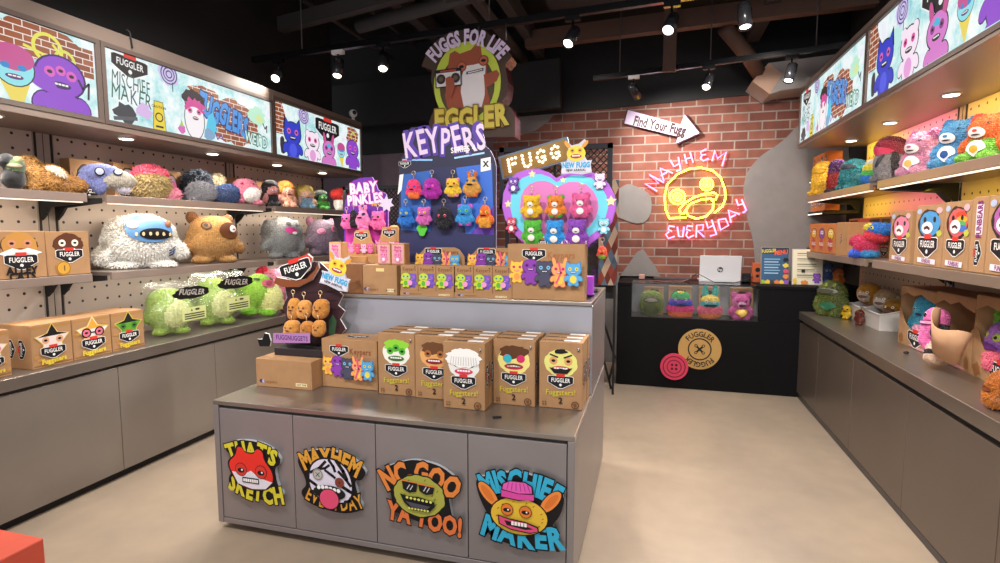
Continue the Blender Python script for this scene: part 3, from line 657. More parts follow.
spot(278, 60, 1, 'black track spotlight shining toward the viewer, leftmost above the left screens', (-2.2, 1.2, .5), .5); spot(338, 52, 1, 'black track spotlight with white adapter above the baby pink display', (-2.2, 3.0, .6))
spot(383, 46, 1, 'black track spotlight just left of the hanging round sign', (-1.5, 2.6, .6)); spot(573, 18, 1, 'black tilted track spotlight just right of the hanging round sign', (-1.2, 2.2, .8))
spot(672, 6, 1, 'bright tilted track spotlight on the nearer track, top middle right', (-.6, 1.8, .6)); spot(745, 2, 1, 'black track spotlight pointing down at the top edge, nearer track', (.6, 3.0, 0))
spot(634, 72, 2, 'black track spotlight with white adapter above the arrow sign', (.3, YB, 2.0)); spot(709, 64, 2, 'black tilted track spotlight between arrow sign and wall duct', (-.2, 3.6, .8)); spot(792, 57, 2, 'track spotlight at far right of the rear track near the right screen', (.3, 4.2, .2))
tag(MB().lathe([(.03, -.05), (.035, 0), (.01, .03)], mat('#C9C6C2'), 12).build('smoke_detector', None, (-1.95, 5.2, 2.86)), 'small pale detector hanging in the dark above the left passage', 'detector')
# ================================================================ ISLAND
IX0, IX1, IY0, IY1, IZ = -2.09, -.292, 2.16, 3.50, .666
RISY, RISZ = 2.735, 1.145
o = empty('display_island', ((IX0 + IX1) / 2, (IY0 + IY1) / 2, 0))
def isl(n, x0, x1, y0, y1, z0, z1, m, bev=.003):
    mb = MB(); mb.bbox(x0 - o.location.x, x1 - o.location.x, y0 - o.location.y, y1 - o.location.y, z0, z1, m, bev); return mb.build(n, o)
isl('top', IX0, IX1, IY0, RISY + .01, IZ - .022, IZ, STEEL); isl('plinth', IX0 + .1, IX1 - .1, IY0 + .1, IY1 - .1, .001, .035, DARK)
isl('side_panel', IX0, IX0 + .03, IY0, IY1, .035, IZ - .0225, LAM_I); isl('side_panel', IX1 - .03, IX1, IY0, IY1, .035, IZ - .0225, LAM_I); isl('bottom_panel', IX0 + .031, IX1 - .031, IY0 + .002, IY1, .035, .062, LAM_I)
isl('carcass', IX0 + .031, IX1 - .031, IY0 + .022, IY1, .063, IZ - .023, CARC)
for a, b in zip([IX0 + .034, -1.633, -1.197, -.753], [-1.637, -1.201, -.757, IX1 - .034]): isl('door', a, b, IY0 + .003, IY0 + .02, .066, .628, LAM_I, .002)
tag(o, 'grey low display island with four doors carrying cut-out cartoon signs', 'display island')
o = empty('display_riser', ((IX0 + IX1) / 2, (RISY + IY1) / 2, IZ)); h = RISZ - IZ
RB = mat('#A3A3AC', 'laminate'); W2, D2 = (IX1 - IX0) / 2, (IY1 - RISY) / 2  # same laminate again, bluish reflections put into its paler tone
mb = MB(); mb.bbox(-W2, W2, -D2 + .011, -D2 + .03, .001, h - .022, RB, .002); mb.build('front_panel', o)
mb = MB(); mb.bbox(-W2, W2, -D2, D2, h - .02, h, STEEL, .003); mb.build('top', o)
mb = MB(); mb.bbox(W2 - .03, W2, -D2 + .031, D2, .001, h - .0215, LAM_I, .002); mb.bbox(-W2, -W2 + .03, -D2 + .031, D2, .001, h - .0215, LAM_I, .002); mb.box(-W2, W2, D2 - .02, D2, .001, h - .022, LAM_I); mb.build('side_panel', o)
tag(o, 'raised pale grey rear tier of the island with bare front panel', 'display riser')

# ---- cut-out signs on the island doors
def cutout(cx, cz, outline, label, fn):
    o = empty('cutout_sign', (cx, IY0 + .001, cz)); MB().prism(soft(outline), -.018, 0, BLK_M, None, mat('#A7A9AE')).build('foam_board', o); A = Art('print', .0003); A.y = -.0185; fn(A); A.build('print', o)
    return tag(o, label, 'sign', 'cut-out signs on the island doors')
BLK_M = mat('#121114', 'print')
def s1(A):
    A.text("THAT'S", 0, .105, .075, '#D3C836', off=.05, arc=.34, out=(BLK, .1), jit=.06, sx=.80)
    A.text('SKETCH', .02, -.108, .08, '#D3C836', off=.05, arc=-.5, rot=-.12, out=(BLK, .1), jit=.05, sx=.70); A.y -= .001
    P = [(-.12, -.01), (-.13, .03), (-.085, .07), (-.075, .115), (-.045, .11), (-.03, .085), (.02, .085), (.035, .115), (.07, .105), (.075, .06), (.12, .01), (.125, -.04), (.08, -.085), (0, -.095), (-.08, -.075)]
    A.poly(soft([(x * 1.08, z * 1.08) for x, z in P]), BLK); A.poly(soft(P), '#E33228'); A.poly([(-.112, -.015), (-.04, -.02), (0, .0), (.04, -.03), (.12, -.045), (.08, -.083), (0, -.092), (-.08, -.073)], '#DDDBE6')
    for sg in (-1, 1): A.poly(circ(sg * .058, .0, .034), BLK); A.poly(circ(sg * .058, .0, .031), '#D23A30'); A.poly(circ(sg * .058, -.004, .02, .012), BLK); A.poly(circ(sg * .058 + .006, -.001, .005), WHT)
    A.poly(rect(-.05, -.062, .045, -.035), BLK); A.poly(rect(-.045, -.057, .04, -.041), WHT)
    for i in range(6): A.poly(rect(-.035 + i * .013, -.058, -.033 + i * .013, -.04), BLK)
def s2(A):
    A.text('MAYHEM', 0, .115, .08, '#D99A38', off=.05, arc=.28, out=(BLK, .1), sx=.68, jit=.05)
    A.text('EVERYDAY', .02, -.105, .065, '#D99A38', off=.02, arc=-.34, out=(BLK, .1), sx=.62, jit=.05); A.y -= .001
    P = [(-.11, -.02), (-.10, .06), (-.05, .10), (.03, .105), (.09, .07), (.115, .01), (.115, -.06), (.07, -.1), (-.03, -.1), (-.09, -.07)]
    A.poly(soft([(x * 1.08, z * 1.08) for x, z in P]), BLK); A.poly(soft(P), '#DCD6E8')
    for a, b, w in [((-.10, .03), (-.02, .09), .014), ((-.06, .05), (.0, .075), .012), ((.0, .10), (.03, .05), .014), ((.04, .10), (.09, .02), .018), ((.05, .05), (.11, -.01), .014), ((-.105, -.01), (-.07, -.03), .014), ((.07, -.02), (.112, -.04), .016), ((-.09, -.06), (-.05, -.045), .012), ((.08, -.09), (.11, -.07), .014), ((-.02, .05), (.03, .02), .012)]: A.line([a, ((a[0] + b[0]) / 2 + .008, (a[1] + b[1]) / 2 - .004), b], w, BLK)
    A.poly(circ(-.06, .025, .028), '#B9B6AE'); A.ring(-.06, .025, .024, .004, '#77746E', 20); A.line([(-.07, .015), (-.05, .035)], .003, BLK); A.line([(-.07, .035), (-.05, .015)], .003, BLK); A.poly(circ(.055, .0, .024), '#7C3B2B'); A.poly(circ(.055, .0, .004), BLK)
    A.poly(circ(.0, -.055, .085, .035), BLK)
    for i in range(6): A.poly(circ(-.055 + i * .021, -.035 + .004 * math.sin(i), .010, .010, n=10), WHT)
    A.poly(circ(.0, -.085, .055, .052), BLK); A.poly(circ(.0, -.085, .05, .047), '#DE4E74')
def s3(A):
    A.text('NC-GOO', 0, .10, .095, '#E0833C', off=.05, arc=.30, out=(BLK, .1), sx=.68, jit=.05)
    A.text('YA TOO!', .02, -.106, .082, '#DE743C', off=.05, rot=-.10, out=(BLK, .1), sx=.70, jit=.06); A.y -= .001
    P = [(-.11, .03), (-.09, .075), (-.03, .085), (.04, .08), (.09, .055), (.11, .0), (.115, -.05), (.08, -.09), (.0, -.095), (-.06, -.075), (-.105, -.03)]
    A.poly(ragged(0, -.005, .128, .1, 40, .035, 4), BLK); A.poly(ragged(0, -.005, .121, .094, 40, .035, 4), '#A9A848')
    for i in range(16): a = i * 2.4; A.line([(.1 * math.cos(a) * (.6 + .3 * (i % 3) / 2), .08 * math.sin(a) * (.6 + .3 * (i % 3) / 2)), (.1 * math.cos(a) * (.6 + .3 * (i % 3) / 2) + .006, .08 * math.sin(a) * (.6 + .3 * (i % 3) / 2) + .008)], .003, '#5A5A22')
    A.poly([(-.085, .065), (.075, .05), (.075, .042), (-.085, .056)], '#E0833C')
    for sg in (-1, 1): A.poly([(sg * .04 - .04, .055 - sg * .004), (sg * .04 + .035, .05 - sg * .004), (sg * .04 + .028, .016), (sg * .04 - .005, .008), (sg * .04 - .035, .022)], BLK); A.line([(sg * .04 - .015, .025), (sg * .04 - .003, .045)], .004, '#CFCFD8'); A.line([(sg * .04, .022), (sg * .04 + .012, .042)], .004, '#CFCFD8')
    A.poly([(-.09, .0), (-.05, -.008), (.0, -.005), (.075, -.02), (.078, -.04), (.05, -.07), (-.03, -.07), (-.07, -.04)], BLK)
    for i in range(7): A.poly(circ(-.055 + i * .019, -.014 - .001 * i, .007, .006, n=8), '#DDDC6A'); A.poly(circ(-.045 + i * .015, -.062, .006, .005, n=8), '#DDDC6A')
    A.poly([(-.06, -.03), (.06, -.04), (.04, -.055), (-.03, -.055)], '#4C4A58')
def s4(A):
    A.text('MISCHIEF', 0, .125, .09, '#34AACF', off=.05, arc=.36, out=(BLK, .1), sx=.66, jit=.05)
    A.text('MAKER', .01, -.112, .09, '#34AACF', off=.05, arc=-.6, rot=-.03, out=(BLK, .1), sx=.80, jit=.04); A.y -= .001
    for sg in (-1, 1):
        A.poly(circ(sg * .135, .055, .03, .065, rot=sg * -.7), BLK); A.poly(circ(sg * .135, .055, .026, .061, rot=sg * -.7), '#E8883C'); A.poly(circ(sg * .138, .057, .014, .042, rot=sg * -.7), '#D9742F')
    A.poly(circ(0, -.025, .128, .085, n=28), BLK); A.poly(circ(0, -.025, .122, .08, n=28), '#E3B93A')
    for i in range(14): a = i * 2.4; A.line([(.1 * math.cos(a), -.025 + .062 * math.sin(a)), (.1 * math.cos(a) + .006, -.021 + .062 * math.sin(a))], .003, '#8A6A1A')
    for sg in (-1, 1): A.poly(circ(sg * .04 - .01, .0, .027), BLK); A.poly(circ(sg * .04 - .01, .0, .0245), '#E2792E'); A.poly(circ(sg * .04 - .01, -.002, .017, .009), BLK); A.poly(circ(sg * .04 - .005, .0, .004), WHT)
    A.poly([(-.075, .088), (-.07, .115), (-.04, .13), (.03, .132), (.06, .115), (.07, .06), (.0, .045), (-.078, .052)], BLK); A.poly([(-.07, .088), (-.065, .112), (-.038, .126), (.028, .127), (.055, .112), (.058, .085), (.0, .078)], '#E25BB4'); A.poly([(-.074, .084), (.0, .075), (.066, .08), (.066, .055), (.0, .05), (-.074, .056)], '#D8489F')
    for i in range(6): A.line([(-.05 + i * .02, .09), (-.042 + i * .016, .122)], .003, '#A63A83')
    A.poly([(-.09, -.025), (-.04, -.035), (.03, -.04), (.085, -.055), (.09, -.075), (.05, -.09), (-.03, -.085), (-.085, -.065)], BLK); A.poly([(-.085, -.03), (-.04, -.04), (.03, -.046), (.08, -.06), (.084, -.074), (.05, -.085), (-.03, -.08), (-.08, -.062)], '#D94E78'); A.poly([(-.06, -.045), (.02, -.055), (.065, -.068), (.03, -.075), (-.05, -.065)], BLK)
    for i in range(5): A.poly(rect(-.03 + i * .014, -.062, -.019 + i * .014, -.046), WHT)
def zz(u, v): p = fy(u, v, IY0); return p.x, p.z
for (u, v, fn, l, OUT) in [
    (254, 469, s1, "cut-out sign of a red and white furry face reading THAT'S SKETCH", [(-.16, .10), (-.10, .145), (0, .155), (.10, .14), (.17, .09), (.17, .05), (.135, .03), (.15, -.06), (.19, -.11), (.10, -.145), (.0, -.145), (-.09, -.13), (-.14, -.09), (-.14, -.05), (-.11, -.01), (-.12, .06)]),
    (332, 479, s2, 'cut-out sign of a zebra striped face with pink tongue on an island door', [(-.19, .09), (-.10, .14), (0, .15), (.11, .135), (.20, .07), (.17, .02), (.13, .02), (.15, -.06), (.18, -.12), (.08, -.155), (-.02, -.15), (-.12, -.13), (-.17, -.08), (-.12, -.03)]),
    (421, 493, s3, 'cut-out sign of an olive furry face wearing black sunglasses', [(-.19, .10), (-.10, .14), (-.02, .165), (.10, .15), (.18, .10), (.17, .03), (.14, .02), (.15, -.05), (.17, -.13), (.08, -.155), (-.02, -.125), (-.16, -.09), (-.13, -.04)]),
    (520, 508, s4, 'cut-out sign of a yellow face with pink beanie and orange ears', [(-.20, .12), (-.12, .14), (-.05, .165), (.05, .165), (.14, .13), (.20, .09), (.18, .0), (.14, -.05), (.17, -.12), (.08, -.17), (0, -.17), (-.12, -.145), (-.17, -.09), (-.13, -.06), (-.18, .03)])]:
    x, z = zz(u, v); k = cutout(x, z, [(a * .98, b * .98) for a, b in OUT], l, fn)

# ================================================================ BOXES
def carton(name, w, d, h, loc, rot=0, col=KRAFT, flap=True):
    m = mat(col, 'card'); mb = MB(); mb.bbox(-w / 2, w / 2, -d / 2, d / 2, 0, h, m, .0025)
    o = mb.build(name, None, loc, (0, 0, rot))
    return o
def front(o, w, d, fn, name='front_print'):
    A = Art('print'); h = max(v.co.z for v in o.data.vertices); A.poly(rect(-w * .48, h * .01, w * .48, h * .985), o.data.materials[0]); fn(A); return A.build(name, o, (0, -d / 2 - .0008, 0))
def side(o, w, d, fn, sg=1, name='side_print'): A = Art('print'); fn(A); return A.build(name, o, (sg * (w / 2 + .0008), 0, 0), (0, 0, sg * PI / 2))
def top_(o, d, h, fn, name='top_print'): A = Art('print'); fn(A); return A.build(name, o, (0, 0, h + .0008), (-PI / 2, 0, 0))
CREAM, DKB = '#E6DCC6', '#6B4226'
# ---- toy boxes on the island: five kinds, rows behind each
TW, TD, TH = .205, .077, .318
def toy_front(kind):
    def fn(A):
        z = TH * .69; r = .074
        if kind == 'green': head(A, 0, z, r, '#EFEDE0', '#8FD23A', '#4FB035', '#3D6A2A', three=True)
        elif kind == 'brown': head(A, 0, z, r, '#E4A866', '#6B4528', '#A9683A', '#8C1F2E')
        elif kind == 'white': head(A, 0, z - .01, r * 1.02, '#E9E7E2', None, '#55524E', '#D2405C'); A.poly(ragged(0, z + .025, r * 1.16, r * .62, 36, .12, 6), '#F3F1EE'); [A.line([(x * .012, z + .03), (x * .013, z - .008)], .004, '#CFCBC6') for x in range(-5, 6)]
        elif kind == 'two': head(A, 0, z, r * 1.05, '#EFE087', '#5E3A22', '#E0356B', '#B22A45'); A.poly(circ(-.03, z + .008, .02), '#32B4C8'); A.poly(circ(.03, z + .008, .016), '#D52F6C'); A.line([(-.03, z - .022), (0, z - .018), (.03, z - .024)], .008, '#6B4528')
        else: head(A, 0, z, r * 1.05, '#E2DE7E', None, '#D9A068', '#C63B5A'); A.poly(ragged(0, z + .055, .03, .012, 12, .2, 2), BLK); A.line([(-.05, z + .04), (-.015, z + .028)], .006, BLK); A.line([(.05, z + .04), (.015, z + .026)], .006, BLK); A.poly([(-.055, z - .022), (-.02, z - .03), (0, z - .025), (.02, z - .03), (.055, z - .02), (.03, z - .05), (-.03, z - .05)], BLK)
        badge(A, 0, TH * .42, .118); A.text('Fuggsters!', 0, TH * .255, .026, '#C9B93E', off=.02, rot=.03, sx=.85, jit=.04); A.text('2', 0, TH * .13, .028, BLK, off=.02)
        A.ring(TW * .34, TH * .075, .016, .004, '#5A3420', 16); A.poly(circ(TW * .34, TH * .075, .008), '#7A4A2C')
        for i in range(4): A.poly(circ(-TW * .40 + .012 * (i % 2), TH * .06 + .012 * (i // 2), .004, n=8), '#7A4A2C')
        A.poly(rect(TW * .38, TH * .88, TW * .42, TH * .93), BLK); A.text('7', TW * .40, TH * .91, .012, WHT)
    return fn
def toy_box(kind):
    o = carton('toy_box', TW, TD, TH, (0, 0, 0)); k = [front(o, TW, TD, toy_front(kind))]
    k.append(side(o, TW, TD, lambda A: (badge(A, 0, TH * .5, .10, PI / 2), A.text('Fuggsters', .03, TH * .5, .02, '#5A3420', rot=PI / 2))))
    k.append(top_(o, TD, TH, lambda A: (A.poly(rect(.01, -.018, .085, .018), WHT), A.text('FUGGLER', -.045, 0, .016, BLK, off=.05)))); CHILD[o] = k
    return o
cols = [('green', -1.245, 2.478, 3, 'green-haired three-eyed face', 'green-haired face'), ('brown', -1.035, 2.470, 3, 'brown-haired orange face', 'brown-haired face'), ('white', -.842, 2.363, 4, 'white mop-haired face', 'white mop-haired face'), ('two', -.632, 2.484, 3, 'face with one blue and one pink eye', 'odd-eyed face'), ('brow', -.408, 2.494, 3, 'yellow face with black moustache and brows', 'moustached yellow face')]
for kind, x, y, n, desc, sdesc in cols:
    first = toy_box(kind)
    for r_ in range(n):
        b = first if r_ == 0 else copy_tree(first); b.location = (x + (.004 * ((r_ * 7) % 3 - 1) if r_ else 0), y + TD / 2 + r_ * (TD + .004), IZ + .0005)
        where = ['', 'second from the front in', 'third from the front in', 'last in'][r_] if n == 4 else ['', 'in the middle of', 'at the back of'][r_]
        tag(b, ('front toy box of its column showing a %s' % desc) if not r_ else 'kraft toy box %s the column behind the %s box' % (where, sdesc), 'toy box', 'toy boxes in columns on the low island top')
# ---- plain carton carrying the black keychain stand
def corner_marks(A, w):
    A.poly(circ(-w * .40, .03, .014, .010), '#3D3F66'); A.poly(circ(-w * .36, .03, .010), '#B8B4D8'); A.text('Keypers', -w * .24, .03, .016, '#8A5A36'); A.poly(rect(w * .22, .016, w * .42, .034), '#E9D7A8'); A.text('NOT FOR', w * .32, .025, .009, BLK)
CW, CD, CH = .345, .21, .152
o = carton('cardboard_carton', CW, CD, CH, (-1.882, 2.43 + CD / 2, IZ + .0005)); front(o, CW, CD, lambda A: corner_marks(A, CW)); side(o, CW, CD, lambda A: (A.poly(circ(.03, .06, .018), '#3D5FA8'), A.poly(circ(.02, .085, .01), '#3D5FA8')))
tag(o, 'plain closed cardboard carton carrying the black keychain stand, on the low island top', 'carton')
def band(A, w, z, s=1.0):                                        # printed row of plush doodles
    creature(A, -w * .40, z, .135 * s, '#F2C64A', None, 'cat', '#D9537B', '#F39A4E', line='#E0703A'); creature(A, -w * .20, z + .005, .16 * s, '#8A3FA8', None, 'none', '#6A2C86', line='#6A2C86'); creature(A, 0, z - .005, .16 * s, '#4A4A5E', None, 'round', '#7FC0E8', line='#34344A')
    creature(A, w * .21, z - .008, .15 * s, '#F0A85A', None, 'long', '#E0567E', '#F6C84E', line='#E0567E'); A.line([(w * .17, z - .05), (w * .23, z), (w * .20, z + .05)], .01, '#E0567E'); creature(A, w * .40, z - .005, .14 * s, '#5AA6D8', None, 'cat', '#F0D84A', '#E8D24A', line='#3A86C0')
# keypers carton beside the green-hair boxes
KW, KD, KH = .33, .18, .262
o = carton('keyper_carton', KW, KD, KH, (-1.540, 2.52 + KD / 2, IZ + .0005)); front(o, KW, KD, lambda A: (badge(A, -KW * .18, KH * .78, .11), A.text('Keypers', KW * .2, KH * .77, .03, '#8A5030', sx=.8), band(A, KW * .94, KH * .45, .74)))
top_(o, KD, KH, lambda A: badge(A, 0, 0, .13)); side(o, KW, KD, lambda A: badge(A, 0, KH * .5, .1), -1); tag(o, 'kraft carton printed with a row of creatures, between plain carton and green-haired toy boxes', 'carton')
o = carton('keyper_carton', .40, .115, .288, (-.535, RISY + .015 + .0575, RISZ + .0005)); front(o, .40, .115, lambda A: (badge(A, -.06, .235, .12), A.text('Keypers', .08, .233, .034, '#A5673C', sx=.8), band(A, .37, .145, .86)))
tag(o, 'large closed kraft carton printed with creatures, right end of the upper tier below the heart', 'carton')
# six blind boxes in two trays on the riser's front edge
BW, BD, BH = .1035, .085, .165
def blind(A):
    A.text('Keypers', 0, BH * .87, .019, '#7A4A2C', sx=.8); creature(A, .018, BH * .5, .078, '#7B5CC8', None, 'round', '#E56AA8', line='#5A3FA8'); creature(A, -.016, BH * .52, .085, '#C5D63A', None, 'none', '#3FA8B8', '#5FB03A', line='#8AA02A'); A.poly(circ(.01, BH * .42, .015), '#F09AC8'); A.poly(rect(BW * .36, BH * .92, BW * .42, BH * .96), BLK)
fb = carton('blind_box', BW, BD, BH, (0, 0, 0)); CHILD[fb] = [front(fb, BW, BD, blind)]
words_ = ['beside the plain carton', 'second from the plain carton', 'third from the plain carton', 'fourth from the plain carton', 'second from the large carton', 'touching the large printed carton']
tx0 = -1.345
for i in range(6):
    b = fb if i == 0 else copy_tree(fb); b.location = (tx0 + BW / 2 + i * (BW + .0015) + (.004 if i > 2 else 0), RISY + .012 + BD / 2, RISZ + .004)
    tag(b, 'small blind box with yellow and violet creatures, ' + words_[i], 'blind box', 'blind boxes along the upper tier edge')
for j in range(2):
    cx = tx0 + 1.5 * BW + .002 + j * (3 * BW + .008); w = 3 * BW + .006; c = mat(KRAFT, 'card')
    o = empty('display_tray', (cx, RISY + .012, RISZ + .0005)); mb = MB(); mb.box(-w / 2, w / 2, -.003, .17, 0, .0025, c); mb.box(-w / 2, w / 2, -.006, -.003, 0, .028, c); mb.box(-w / 2 - .002, -w / 2, -.003, .17, 0, .10, c); mb.box(w / 2, w / 2 + .002, -.003, .17, 0, .10, c)
    mb.prism([(-w / 2 + .01, 0), (w / 2, 0), (w / 2, .21), (w / 2 - .03, .25), (w / 2 - .06, .262), (-w / 2 + .08, .262), (-w / 2 + .05, .23), (-w / 2 + .02, .21)], .166, .17, c); mb.build('tray', o)
    A = Art('print'); corner_marks(A, w); A.mb.v = [Vector((v.x, v.y, v.z * .5)) for v in A.mb.v]; A.build('front_print', o, (0, -.0065, -.002))
    A = Art('print'); A.poly(rect(-w * .45, .14, w * .45, .215), c); A.poly(rect(-.08, .14, .1, .255), c); badge(A, -.03, .235, .10); A.text('Keypers', .075, .236, .022, '#8A5030', sx=.8); band(A, w * .88, .185, .62); A.build('header_print', o, (0, .165, 0))
    tag(o, ['open kraft display tray holding the left three blind boxes, printed header behind', 'open kraft display tray holding the right three blind boxes, printed header behind'][j], 'display tray', 'blind box trays on the upper tier')
# ---- pink range: stepped cartons at the left end of the riser
c = mat('#B98A58', 'card')
o = carton('cardboard_carton', .21, .16, .165, (-1.475, RISY + .014 + .08, RISZ + .0005)); front(o, .21, .16, lambda A: (corner_marks(A, .21), A.poly(rect(-.02, .13, .03, .148), '#EBC98A'))); tag(o, 'plain kraft carton with yellow tape tab under the pink blind boxes', 'carton')
def pinkfront(A): A.poly(rect(-.036, .008, .036, .112), '#D8A3A0'); A.text('Baby', 0, .098, .014, '#D03A86', off=.05); A.text('Pinkles', 0, .08, .013, '#D03A86', off=.05, sx=.8); creature(A, 0, .042, .06, '#F08BBB', None, 'long', '#D24C8E', '#FBE3EE', line='#B83A7C')
fb2 = carton('blind_box', .082, .07, .12, (0, 0, 0), 0, '#C08A58'); CHILD[fb2] = [front(fb2, .082, .07, pinkfront)]
pk = [(-1.63, 2.80), (-1.475, 2.80), (-1.385, 2.80)]
for i, (x, y) in enumerate([(-1.80, 2.86), (-1.475, 2.84), (-1.388, 2.84)]):
    b = fb2 if i == 0 else copy_tree(fb2); b.location = (x, y, RISZ + (.1665 if i else .17))
    tag(b, ['small blind box with pink print at the far left of the upper tier', 'small blind box with pink print, left of the pair above the plain carton', 'small blind box with pink print, right of the pair above the plain carton'][i], 'blind box', 'pink blind boxes on the upper tier')
o = carton('cardboard_carton', .22, .2, .167, (-1.86, RISY + .014 + .10, RISZ + .0005)); front(o, .22, .2, lambda A: corner_marks(A, .22)); tag(o, 'kraft carton at the left end of the upper tier behind the ticket sign', 'carton')
o = carton('cardboard_carton', .11, .15, .168, (-1.645, 2.76 + .08, RISZ + .0005), 0, '#7E5230'); tag(o, 'brown block for an open kraft compartment beside the pink blind boxes, shade painted in', 'carton')  # closed block for an open compartment; its inner shade is put into the brown
def pinkheader(x, y, z, w, lab, hh=.30, zoff=0.0):
    o = empty('display_box', (x, y, z)); mb = MB(); mb.box(-w / 2, w / 2, 0, .14, 0, hh * .55, c); mb.prism([(-w / 2, hh * .5), (w / 2, hh * .5), (w / 2, hh * .72), (w / 2 - .03, hh * .8), (w / 2 - .05, hh), (-w / 2 + .06, hh), (-w / 2 + .04, hh * .8), (-w / 2, hh * .68)], .13, .14, c); mb.build('carton', o)
    A = Art('print'); A.poly(rect(-w * .46, hh * .52, w * .46, hh * .72), c); A.poly(rect(-.05, hh * .52, .05, hh * .97), c); badge(A, 0, hh * .9, .09)
    for i, q in enumerate((-.36, -.12, .12, .36)): creature(A, w * q, hh * .68, .06, ['#F08BBB', '#E2567E', '#F3B6D2', '#E56AA8'][i], None, ['long', 'round', 'cat', 'round'][i], '#B83A7C', line='#C8488C')
    A.text('Baby Pinkles', w * .2, hh * .52, .014, '#D0552E'); A.build('header_print', o, (0, .129, 0)); tag(o, lab, 'display box', 'pink range display boxes')
pinkheader(-1.79, 2.98, RISZ + .001, .20, 'kraft display box with pink creature header, left one below the purple board', .36); pinkheader(-1.605, 3.0, RISZ + .001, .215, 'kraft display box with pink creature header, right one below the purple board', .38)

# ================================================================ KEYCHAINS
def ring_mesh(parent, z, m):
    mb = MB(); mb.tube([(.011 * math.cos(a), 0, z + .034 + .011 * math.sin(a)) for a in [2 * PI * k / 14 for k in range(14)]], .0022, m, 6, None, True); mb.tube([(0, 0, z - .004), (0, 0, z + .024)], .003, m, 6); return mb.build('key_ring', parent)
def kbody(kind, c, c2):
    E = []
    if kind == 'round': E += [(0, 0, .55, .40, .3, .42, c), (0, 0, .2, .34, .26, .25, c2 or c)]
    elif kind == 'bear': E += [(0, 0, .66, .36, .28, .30, c), (-.27, .02, .88, .13, .09, .13, c2 or c), (.27, .02, .88, .13, .09, .13, c2 or c), (0, 0, .27, .30, .25, .28, c)]
    elif kind == 'bunny': E += [(0, 0, .5, .32, .26, .26, c), (-.16, .02, .83, .09, .07, .26, c2 or c, -14), (.16, .02, .83, .09, .07, .26, c2 or c, 14), (0, 0, .22, .26, .22, .22, c)]
    elif kind == 'long': E += [(0, 0, .62, .27, .24, .33, c), (0, 0, .24, .32, .24, .25, c2 or c)]
    elif kind == 'nugget': E += [(0, 0, .5, .34, .2, .46, c), (-.1, 0, .3, .26, .19, .28, c), (.08, 0, .7, .26, .19, .26, c)]
    if kind != 'nugget': E += [(-.36, 0, .33, .12, .12, .2, c, 28), (.36, 0, .33, .12, .12, .2, c, -28), (-.17, 0, .06, .14, .15, .11, c2 or c), (.17, 0, .06, .14, .15, .11, c2 or c)]
    return E
def keychain(loc, w, h, kind, c, c2, eyes, label, group, muzzle=None, belly=None, lip=BLK, metal='#C9B48A', fur=.03):
    P = Plush('keychain_plush', kbody(kind, c, c2), (w, w * .7, h), loc, fur=fur, voxel=.06)
    P.fo = fur
    ev = .64 if kind in ('bear', 'long') else .56
    if muzzle: P.patch('muzzle', 0, ev - .06, .12, .10, [(1, muzzle)], off=.03)
    P.eyes(.17, ev + .05, .065, [(1, eyes), (.5, BLK)]) if not muzzle else P.eyes(.13, ev + .05, .028, [(1, eyes)])
    P.patch('mouth', 0, ev - .09, .10 if not muzzle else .04, .03 if not muzzle else .018, [(1, lip)], off=.045)
    if belly: P.patch('belly_patch', 0, .27, .13, .12, [(1, belly)], off=.03)
    zr = h if kind != 'bunny' else h * .74
    ring_mesh(P.o, zr, mat(metal, 'metal')); tag(P.o, label, 'keychain', group); return P
# -- black nugget stand on the carton
SY = 2.62
def ypt(u, v, y): p = fy(u, v, y); return (p.x, p.z)
o = empty('keychain_stand', (-1.80, SY, IZ + CH + .0015)); zb = o.location.z
def rel(u, v): p = fy(u, v, SY); return (p.x - o.location.x, p.z - zb)
mb = MB(); mb.bbox(-.205, .16, -.10, .10, 0, .04, mat('#231A1E'), .003); mb.build('base', o)
HOUT = [(282, 345), (279, 330), (283, 318), (279, 308), (284, 298), (281, 285), (288, 270), (300, 262), (316, 262), (330, 275), (334, 290), (340, 296), (335, 306), (342, 312), (337, 320), (343, 330), (336, 338), (338, 346)]
pts = [rel(*p) for p in HOUT]; MB().prism(pts, .03, .04, mat('#3A2228', 'print'), None, WHT_M := mat(WHT, 'print')).build('backboard', o)
A = Art('print'); cxp, czp = rel(310, 305)
for k in range(7): A.line([rel(286 + 2 * (k % 2), 285 + k * 9), rel(334 + 3 * (k % 2), 283 + k * 9)], .004, '#2A161C')
A.poly([rel(*p) for p in [(330, 315), (334, 322), (331, 343), (326, 343), (326, 322)]], '#3C5A40'); A.build('board_print', o, (0, .0295, 0))
A = Art('print'); rl = lambda u, v: (fy(u, v, SY - .102).x - o.location.x, fy(u, v, SY - .102).z - zb); A.poly([rl(273, 333), rl(310, 333), rl(310, 343), rl(273, 343)], '#A878AC'); tx, tz = rl(291.5, 338); A.text('FUGGNUGGETS', tx, tz, .026, '#4A2A6E', off=.02, sx=.74); A.build('name_strip', o, (0, -.101, 0))
mb = MB(); mb.prism([rel(p + 9, q - 2) for p, q in [(262, 345), (260, 338), (265, 338), (267, 332), (271, 333), (273, 340), (272, 345)]], -.095, -.085, BLK_M, None, WHT_M); mb.build('cactus_cutout', o)
